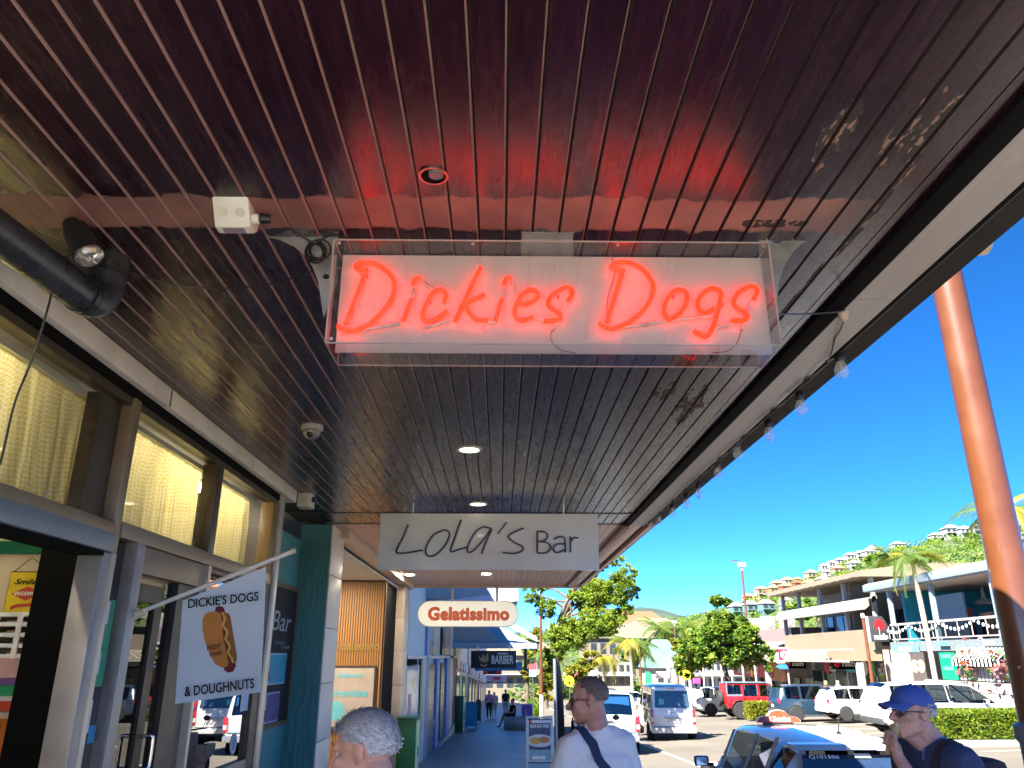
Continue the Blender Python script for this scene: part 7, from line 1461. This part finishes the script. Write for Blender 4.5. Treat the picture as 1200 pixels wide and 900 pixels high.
def glasses(o, T, mat, lens):
    for s in (-1, 1):
        pts = [T @ Vector((s * .033 + .026 * math.cos(a * PI / 8), .096 - .012 * abs(.7 + s * math.cos(a * PI / 8)) * .6, .004 + .019 * math.sin(a * PI / 8))) for a in range(17)]
        e = obj('lens_rim', MB().tube(pts, .0022, 6), mat, o); obj('lens', MB().add([T @ ((T.inverted() @ p) + Vector((0, .0005, 0))) for p in pts[:-1]], [tuple(range(16))]), lens, e)
        obj('temple_arm', MB().tube([T @ Vector((s * x, y, z)) for x, y, z in ((.058, .086, .01), (.0775, .07, .011), (.083, -.005, .012), (.082, -.03, -.004))], .0024, 6), mat, o)
    obj('bridge', MB().tube([T @ Vector((x, y, z)) for x, y, z in ((-.009, .098, .008), (0, .103, .011), (.009, .098, .008))], .0022, 6), mat, o)
SK1, SK2, SK3 = skin('skin_ruddy', (.54, .28, .21)), skin('skin_tan', (.44, .23, .165)), skin('skin_pink', (.56, .30, .23))
def torso(mb, H, f=1.0, sh=.19, lean=0.0):
    mb.ell((0, lean * .2, .60 * H), (.165 * f, .12 * f, .12)); mb.cap((-.055, lean * .4, .66 * H), (.055, lean * .4, .66 * H), .118 * f, .118 * f); mb.cap((-.075, lean * .8 + .005, .745 * H), (.075, lean * .8 + .005, .745 * H), .12 * f, .12 * f)
    mb.cap((-sh + .04, lean, .805 * H), (sh - .04, lean, .805 * H), .075 * f, .075 * f); mb.cap((-sh * .55, lean, .828 * H), (sh * .55, lean, .828 * H), .05 * f, .05 * f)
def arm(mb, pts, rs):
    for (a, b, r0, r1) in zip(pts, pts[1:], rs, rs[1:]): mb.cap(a, b, r0, r1, 10)
def hand_relaxed(mb, wr, d, s):       # wrist, pointing direction, side
    d = Vector(d).normalized(); u = Vector((s, 0, 0)); pm = Vector(wr) + d * .045; mb.ell(pm, (.018, .042, .05), R=d.to_track_quat('Z', 'Y').to_matrix())
    for k, (o_, l) in enumerate(((-.03, .068), (-.01, .078), (.01, .073), (.03, .056))):
        b = pm + d * .04 + Vector((0, o_, 0)); m_ = b + d * l * .5 - u * .008; mb.cap(b, m_, .0095, .0088, 6); mb.cap(m_, m_ + d * l * .5 - u * .018, .0088, .007, 6)
    b = pm + Vector((0, .035, 0)) - d * .02; mb.cap(b, b + Vector((0, .03, 0)) + d * .03, .012, .0105, 6); mb.cap(b + Vector((0, .03, 0)) + d * .03, b + Vector((0, .038, 0)) + d * .06, .0105, .008, 6)
# ---- grey haired man, walking left, only his head in the frame
hp = onY(427, 868, 2.62); H1 = 1.70; g0 = GP(2.62)
gm = thing('person', 'grey haired man in profile at the bottom edge, by the gelato shop', 'person', (hp.x + .03, 2.62, hp.z - 1.62), PI / 2 - .25, local=True)
Hh = 1.70; T = head_T(Vector((0, .03, 1.585)), 0, -.16)
mb = MB(); head_parts(mb, T); neck(mb, T, Vector((0, -.05, 1.43))); torso(mb, Hh); legs(mb, .1, Hh)
for s in (-1, 1):
    pts = [Vector((s * .19, 0, 1.37)), Vector((s * .235, -.03, 1.1)), Vector((s * .24, .06, .86))]; arm(mb, pts, (.05, .042, .03)); hand_relaxed(mb, pts[-1] + Vector((0, .01, -.01)), (0, .1, -1), s)
remesh(mb, 'body', SK1, .006, 3, parent=gm); eyes(gm, T)
HG = [M('hair_silver', (.56, .55, .56), .6), M('hair_grey', (.46, .45, .46), .6), M('hair_dark_grey', (.33, .32, .33), .6)]
zl = lambda b: (.42 if math.sin(b) > .55 else .15 if math.sin(b) > .2 else -.25 if math.sin(b) > -.3 else -.52)
scalp(gm, T, HG[1], zl, sc=1.03)
hair_tufts(gm, T, HG, 8500, .024, lambda d: d.z > zl(math.atan2(d.y, d.x)) - .02 and not (abs(d.x) > .75 and -.25 < d.y < .2 and d.z < .0), 3, .03)
mb = MB(); torso(mb, Hh, 1.1); 
for s in (-1, 1): mb.cap((s * .19, 0, 1.37), (s * .225, -.02, 1.18), .068, .062)
remesh(mb, 'shirt', M('shirt_pale_blue', (.5, .6, .66), .85), .012, 3, .008, 9, gm); mb = MB(); legs(mb, .1, Hh, 1.25); remesh(mb, 'trousers', M('trousers_grey', (.12, .12, .13), .9), .014, 2, .006, 8, gm)
obj('collar_cord', MB().tube([T @ Vector((x, y, z)) for x, y, z in ((-.06, .03, -.17), (-.07, -.03, -.14), (-.03, -.085, -.125), (.03, -.085, -.125), (.07, -.03, -.14), (.06, .03, -.17))], .006, 6), BLACK, gm)
# ---- man in a white t-shirt seen from behind with a navy sling strap
wp_ = onY(697, 822, 4.45); Hh = 1.78
wm = thing('person', 'man in a white t-shirt and glasses with a navy strap across his back', 'person', (wp_.x, 4.45, wp_.z - (Hh - .125)), .5, local=True)
T = head_T(Vector((-.01, .045, Hh - .125)), .9, -.06)
mb = MB(); head_parts(mb, T); neck(mb, T, Vector((0, -.01, .845 * Hh)), .062); torso(mb, Hh, 1.0, .185); legs(mb, .1, Hh, 1.05)
armL = [Vector((-.185, 0, .80 * Hh)), Vector((-.235, .05, .63 * Hh)), Vector((-.2, .3, .60 * Hh))]; armR = [Vector((.185, 0, .80 * Hh)), Vector((.24, -.02, .635 * Hh)), Vector((.24, .1, .50 * Hh))]
arm(mb, armL, (.052, .044, .032)); arm(mb, armR, (.052, .044, .032)); hand_relaxed(mb, armL[-1] + Vector((0, .01, 0)), (.2, 1, -.1), -1); hand_relaxed(mb, armR[-1], (0, .2, -1), 1)
remesh(mb, 'body', SK1, .0065, 3, parent=wm); eyes(wm, T)
HB = [M('hair_brown', (.22, .175, .15), .7), M('hair_brown_grey', (.32, .28, .25), .7)]
zl2 = lambda b: (.72 if math.sin(b) > .5 else .35 if math.sin(b) > .15 else -.2 if math.sin(b) > -.35 else -.45)
scalp(wm, T, M('hair_stubble', (.2, .13, .1), .8), zl2, sc=1.008); hair_tufts(wm, T, HB, 2600, .007, lambda d: d.z > zl2(math.atan2(d.y, d.x)) and not (abs(d.x) > .8 and -.2 < d.y < .15 and d.z < .0), 5, .6)
glasses(wm, T, M('glasses_gold', (.14, .09, .03), .3, .6), glass('lens_smoke', (.35, .33, .3), 1.5))
TSH = M('tshirt_white', (.74, .74, .76), .85, var=.03, sc=10)
mb = MB(); torso(mb, Hh, 1.12, .20); mb.cap((-.06, 0, .56 * Hh), (.06, 0, .56 * Hh), .135, .135); mb.cap((0, -.01, .84 * Hh), (0, 0, .85 * Hh), .075, .07)
for P in (armL, armR): mb.cap(P[0], P[0].lerp(P[1], .72), .068, .072)
tsh = remesh(mb, 't_shirt', TSH, .010, 4, .014, 7, wm)
mb = MB(); legs(mb, .1, Hh, 1.3); mb.ell((0, 0, .53 * Hh), (.18, .135, .1)); remesh(mb, 'shorts', M('shorts_navy', (.03, .035, .05), .9), .014, 2, .006, 8, wm)
def strap(o, tgt, pts, w, mat, nm='strap', lift=.007):
    tgt_o = tgt; bpy.context.view_layer.update(); V = []; path = smoothpath(pts, 6); mb = MB()
    for i, p in enumerate(path):
        tg = (path[min(i + 1, len(path) - 1)] - path[max(i - 1, 0)]).normalized(); ok, c, n_, _ = tgt_o.closest_point_on_mesh(p); sd = tg.cross(n_).normalized()
        row = []
        for k in (-1, -.5, 0, .5, 1):
            ok, c2, n2, _ = tgt_o.closest_point_on_mesh(c + sd * w * k); row.append((c2, n2))
        V += [c2 + n2 * lift for c2, n2 in row] + [c2 + n2 * (lift - .006) for c2, n2 in row]
    f = []
    for i in range(len(path) - 1):
        a, b = i * 10, (i + 1) * 10
        for k in range(4): f += [(a + k, a + k + 1, b + k + 1, b + k), (a + 5 + k, b + 5 + k, b + 6 + k, a + 6 + k)]
        f += [(a, b, b + 5, a + 5), (a + 4, a + 9, b + 9, b + 4)]
    mb.add(V, f); return obj(nm, mb, mat, o, smooth=60)
NAVYF = M('strap_navy', (.015, .03, .08), .7, var=.15, sc=40)
strap(wm, tsh, [Vector((-.11, .16, .74 * Hh)), Vector((-.115, .08, .865 * Hh)), Vector((-.10, -.06, .85 * Hh)), Vector((-.05, -.18, .78 * Hh)), Vector((.06, -.2, .67 * Hh)), Vector((.14, -.2, .58 * Hh))], .026, NAVYF)
obj('sling_bag', MB().box((.2, -.14, .545 * Hh), (.18, .1, .26), R=Matrix.Rotation(-.5, 3, 'Y')), NAVYF, wm, bevel=.03)
# ---- man in a blue cap eating
cp = onY(1069, 836, 4.1); Hh = 1.76
cm = thing('person', 'man in a blue cap and navy polo shirt eating a wafer cone beside the taxi', 'person', (cp.x + .075, 4.1, cp.z - (Hh - .13)), PI / 2 + .18, local=True)
T = head_T(Vector((0, .085, Hh - .13)), -.05, .06)
mb = MB(); head_parts(mb, T); neck(mb, T, Vector((0, -.015, .84 * Hh)), .06); mb.cap(T @ Vector((0, .03, -.1)), Vector((0, .02, .84 * Hh)), .03, .05); torso(mb, Hh, 1.15, .205); legs(mb, .1, Hh, 1.05)
mouth = T @ Vector((0, .095, -.066)); wr = mouth + Vector((-.055, .045, -.135)); el_ = Vector((-.24, .19, .66 * Hh))
armL = [Vector((-.21, 0, .795 * Hh)), el_, wr]; armR = [Vector((.21, 0, .795 * Hh)), Vector((.265, -.02, .635 * Hh)), Vector((.25, .1, .50 * Hh))]
arm(mb, armL, (.056, .047, .029)); arm(mb, armR, (.055, .045, .032)); hand_relaxed(mb, armR[-1], (0, .2, -1), 1)
# the hand closed round the cone: palm, four curled fingers, thumb
cone_b = mouth + Vector((-.004, .05, -.075)); ax = (mouth - cone_b).normalized(); pal = wr + (cone_b - wr) * .5 + Vector((-.012, .0, .02))
mb.cap(wr, pal, .026, .028, 8); mb.ell(pal + Vector((0, .004, .012)), (.020, .034, .04), R=(cone_b + ax * .04 - wr).to_track_quat('Z', 'Y').to_matrix())
side = ax.cross(Vector((-1, 0, 0))).normalized(); out_ = Vector((-1, 0, 0))
for k in range(4):
    c = cone_b + ax * (.048 - .019 * k); r = .021 + .003 * (1.5 - k); pts = []
    for a in (-.5, .35, 1.25, 2.2): pts.append(c + out_ * (r + .009) * math.cos(a) + side * -(r + .009) * math.sin(a) * (1 if True else 1))
    kn = pal + ax * (.032 - .018 * k) + Vector((-.004, .012, .008)); rr = (.0100, .0098, .0088, .0076)
    mb.cap(kn, pts[1], rr[0], rr[1], 7); mb.cap(pts[1], pts[2], rr[1], rr[2], 7); mb.cap(pts[2], pts[3], rr[2], rr[3], 7)
th0 = pal + Vector((.01, -.02, .005)); th1 = cone_b + side * .03 + Vector((.004, 0, .012)); th2 = cone_b + side * .026 + ax * .03 + Vector((.014, 0, .0)); mb.cap(th0, th1, .0135, .0115, 7); mb.cap(th1, th2, .0115, .0085, 7)
remesh(mb, 'body', SK3, .0055, 2, parent=cm); eyes(cm, T)
cn_ = thing('wafer_cone', 'pale wafer cone held to the mouth of the man in the blue cap', 'cone', (0, 0, 0), local=True); bpy.context.view_layer.update(); MW = cm.matrix_world
a_, b_ = MW @ (cone_b - ax * .05), MW @ (mouth + ax * .002); obj('wafer', MB().tube([a_, a_.lerp(b_, .4), b_], [.008, .017, .0255], 14), M('wafer', (.50, .33, .15), .7, var=.15, sc=60, bump=.4, bsc=90), cn_, smooth=50); obj('ice_cream', MB().ell(b_ + (b_ - a_).normalized() * .004, (.022, .022, .016)), M('ice_cream', (.62, .55, .45), .5), cn_, smooth=70)
zl3 = lambda b: (.5 if math.sin(b) > .1 else -.22 if math.sin(b) > -.3 else -.5)
scalp(cm, T, HG[1], zl3, sc=1.01); hair_tufts(cm, T, [HG[0], HG[1], M('hair_sandy', (.34, .29, .22), .7)], 1700, .02, lambda d: zl3(math.atan2(d.y, d.x)) < d.z < .15 and d.y < .05 and not (abs(d.x) > .8 and -.2 < d.y < .15 and d.z < .0), 8, .3)
CAPM = M('cap_blue', (.05, .095, .33), .75, var=.08, sc=12, bump=.25, bsc=70)
mb = MB(); V = []; n, m = 36, 12
for j in range(m + 1):
    a = PI * .5 * j / m
    for k in range(n):
        b = 2 * PI * k / n; d = Vector((math.sin(a) * math.cos(b), math.sin(a) * math.sin(b), math.cos(a))); q = 1.0 + .02 * math.sin(b * 3 + 1) * math.sin(a * 2); drop = -.03 * (1 - math.sin(b)) * .5 * (j / m) ** 3
        V.append(T @ Vector((d.x * .087 * q, -.008 + d.y * .109 * q, .052 + d.z * .082 + drop)))
mb.add(V, [(j * n + k, (j + 1) * n + k, (j + 1) * n + (k + 1) % n, j * n + (k + 1) % n) for j in range(m) for k in range(n)])
cap_ = obj('cap', mb, CAPM, cm, smooth=70); obj('button', MB().ell(T @ Vector((0, -.008, .135)), (.009, .009, .005)), CAPM, cap_)
V = []; 
for top in (0, 1):
    for j in range(7):
        t = j / 6
        for k in range(13):
            u = -1 + 2 * k / 12; x = u * .08 * (1 - .12 * t); y0 = -.008 + .109 * math.sqrt(max(0, 1 - (x / .088) ** 2)); y = y0 - .006 + t * .078 * math.sqrt(max(0, 1 - (u * .86) ** 2)); z = .054 - .02 * t - .028 * u * u * (.4 + .6 * t) + (.004 if top else 0); V.append(T @ Vector((x, y, z)))
q = 91; f = []
for j in range(6):
    for k in range(12): a = j * 13 + k; f += [(a, a + 13, a + 14, a + 1), (q + a, q + a + 1, q + a + 14, q + a + 13)]
f += [(6 * 13 + k, q + 6 * 13 + k, q + 6 * 13 + k + 1, 6 * 13 + k + 1) for k in range(12)]
obj('peak', MB().add(V, f), CAPM, cap_, smooth=60)
obj('strap', MB().tube([T @ Vector((.086 * math.cos(a), -.008 + .107 * math.sin(a), .036)) for a in [PI * (1.15 + .7 * k / 10) for k in range(11)]], .007, 6), CAPM, cap_)
glasses(cm, T, M('glasses_dark', (.05, .045, .05), .3), glass('lens_clear', (.75, .75, .78), 2.2))
POLO = M('polo_navy', (.04, .055, .12), .85, var=.1, sc=14)
mb = MB(); torso(mb, Hh, 1.28, .222); mb.cap((-.08, 0, .56 * Hh), (.08, 0, .56 * Hh), .145, .145)
for P in (armL, armR): mb.cap(P[0], P[0].lerp(P[1], .8), .080, .08)
polo = remesh(mb, 'polo_shirt', POLO, .010, 4, .012, 7, cm)
V = []
for i in range(25):
    a = PI * (-.36 + 1.72 * i / 24) + PI; c, s_ = math.sin(a), -math.cos(a); rr = .078
    V += [Vector((c * rr, .012 - s_ * -.075 * 1.0, .845 * Hh + .012 + .022 * s_)), Vector((c * (rr + .004), .012 + s_ * .08, .845 * Hh + .052 + .018 * s_)), Vector((c * (rr + .018), .012 + s_ * .095, .845 * Hh + .012 + .018 * s_))]
V = []
for i in range(25):
    a = 2 * PI * (.06 + .88 * i / 24) + PI / 2; x, y = math.cos(a), math.sin(a); dz = -.055 * max(0, y) ** 1.5
    V += [Vector((x * .072, .012 + y * .078, .842 * Hh + dz)), Vector((x * .070, .006 + y * .075, .868 * Hh + dz)), Vector((x * .098, .008 + y * .104, .838 * Hh + dz * 1.2 - .006))]
f = [q_ for i in range(24) for q_ in ((i * 3, i * 3 + 3, i * 3 + 4, i * 3 + 1), (i * 3 + 1, i * 3 + 4, i * 3 + 5, i * 3 + 2))]
obj('collar', MB().add(V, f), M('collar_navy', (.10, .17, .34), .85), polo, smooth=60)
mb = MB(); legs(mb, .1, Hh, 1.3); mb.ell((0, 0, .53 * Hh), (.185, .14, .1)); remesh(mb, 'trousers', M('trousers_sand', (.25, .2, .14), .9), .014, 2, .006, 8, cm)
bp_ = obj('backpack', MB().box((0.02, -.235, .70 * Hh), (.29, .15, .40)), M('backpack_plum', (.025, .018, .028), .8), cm, bevel=.05)
strap(cm, polo, [Vector((-.12, .13, .72 * Hh)), Vector((-.125, .07, .83 * Hh)), Vector((-.125, -.05, .845 * Hh)), Vector((-.12, -.17, .78 * Hh))], .022, M('backpack_plum', (.025, .018, .028), .8), 'backpack_strap')
# ---- people along the pavement
def walker(lab, px, pf, ph, Y, top, bottom, skinm, hair, yaw=0, arms=.05, sit=False, hat=None):
    a, b = onY(px, ph, Y), onY(px, pf, Y); Hh = max(1.45, min(1.8, a.z - b.z)) if not sit else 1.65
    o = thing('person', lab, 'person', (b.x, Y, b.z if not sit else GP(Y)), yaw, local=True); mb = MB(); T = head_T(Vector((0, .01, Hh - .12 if not sit else 1.18)), 0)
    if not sit:
        head_parts(mb, T); neck(mb, T, Vector((0, -.02, .84 * Hh))); torso(mb, Hh)
        for s in (-1, 1):
            hip = Vector((s * .09, 0, .53 * Hh)); kn = Vector((s * .09, .1 * s, .285 * Hh)); an = Vector((s * .09, .06 * s - .1, .05 * Hh)); mb.cap(hip, kn, .088, .056); mb.cap(kn, an, .055, .038); mb.cap(an - Z3 * .03, an + Vector((0, .14, -.04)), .04, .032)
            P = [Vector((s * .19, 0, .8 * Hh)), Vector((s * .23, -.04 * s - .02, .63 * Hh)), Vector((s * .22, .06, .5 * Hh))]; arm(mb, P, (.05, .042, .03)); hand_relaxed(mb, P[-1], (0, .2, -1), s)
    else:
        head_parts(mb, T); neck(mb, T, Vector((0, -.02, 1.0))); mb.ell((0, 0, .55), (.17, .14, .12)); mb.cap((0, 0, .6), (0, .0, .85), .13, .14); mb.cap((-.13, 0, .93), (.13, 0, .93), .07, .07)
        for s in (-1, 1):
            kn = Vector((s * .12, .44, .52 + .03 * s)); mb.cap((s * .09, .02, .52), kn, .085, .06); mb.cap(kn, kn + Vector((0, .1 + .1 * s, -.44)), .058, .04); mb.cap(kn + Vector((0, .1 + .1 * s, -.46)), kn + Vector((0, .25 + .1 * s, -.48)), .04, .033)
            P = [Vector((s * .19, 0, .93)), Vector((s * .22, .1, .68)), Vector((s * .1, .34, .66))]; arm(mb, P, (.05, .042, .03)); hand_relaxed(mb, P[-1], (0, 1, -.3), s)
    remesh(mb, 'body', skinm, .014, 2, parent=o); scalp(o, T, hair, lambda b: (.4 if math.sin(b) > .3 else -.55), sc=1.08)
    mb = MB()
    if sit: mb.cap((0, 0, .58), (0, 0, .85), .15, .155); mb.cap((-.14, 0, .93), (.14, 0, .93), .085, .085)
    else: torso(mb, Hh, 1.16)
    for s in (-1, 1): z_ = .93 if sit else .8 * Hh; mb.cap((s * .19, 0, z_), (s * .215, .0, z_ - .16), .066, .062)
    remesh(mb, 'top', top, .016, 2, .006, 8, o); mb = MB()
    for s in (-1, 1):
        if sit: mb.cap((s * .09, .02, .53), (s * .115, .38, .53), .1, .085)
        else: hip = Vector((s * .09, 0, .53 * Hh)); kn = Vector((s * .09, .1 * s, .285 * Hh)); mb.cap(hip, kn, .105, .075); (mb.cap(kn, Vector((s * .09, .06 * s - .1, .08 * Hh)), .07, .05) if bottom.name != 'shorts_tan' else None)
    if not sit: mb.ell((0, 0, .54 * Hh), (.175, .135, .1))
    remesh(mb, 'bottoms', bottom, .016, 2, .004, 8, o); return o
BLKF = M('cloth_black', (.012, .012, .014), .9); SHT = M('shorts_tan', (.38, .33, .28), .9)
walker('woman in a pink top and black trousers walking away along the pavement', 573, 842, 809, 52, M('cloth_pink', (.5, .2, .36), .9), BLKF, SK2, M('hair_grey2', (.2, .18, .17), .8))
walker('person in pale clothes partly hidden behind the woman in pink', 579, 840, 811, 54.5, M('cloth_pale', (.5, .42, .4), .9), SHT, SK3, HG[0])
walker('person in a black top and pale shorts walking away along the pavement', 592.5, 840, 808, 55, BLKF, SHT, SK2, M('hair_black', (.012, .01, .01), .8))
walker('person in black sitting on the concrete seat with one leg forward', 601, 852, 818, 40.2, BLKF, BLKF, SK2, M('hair_black', (.012, .01, .01), .8), yaw=PI / 2 + .5, sit=True)
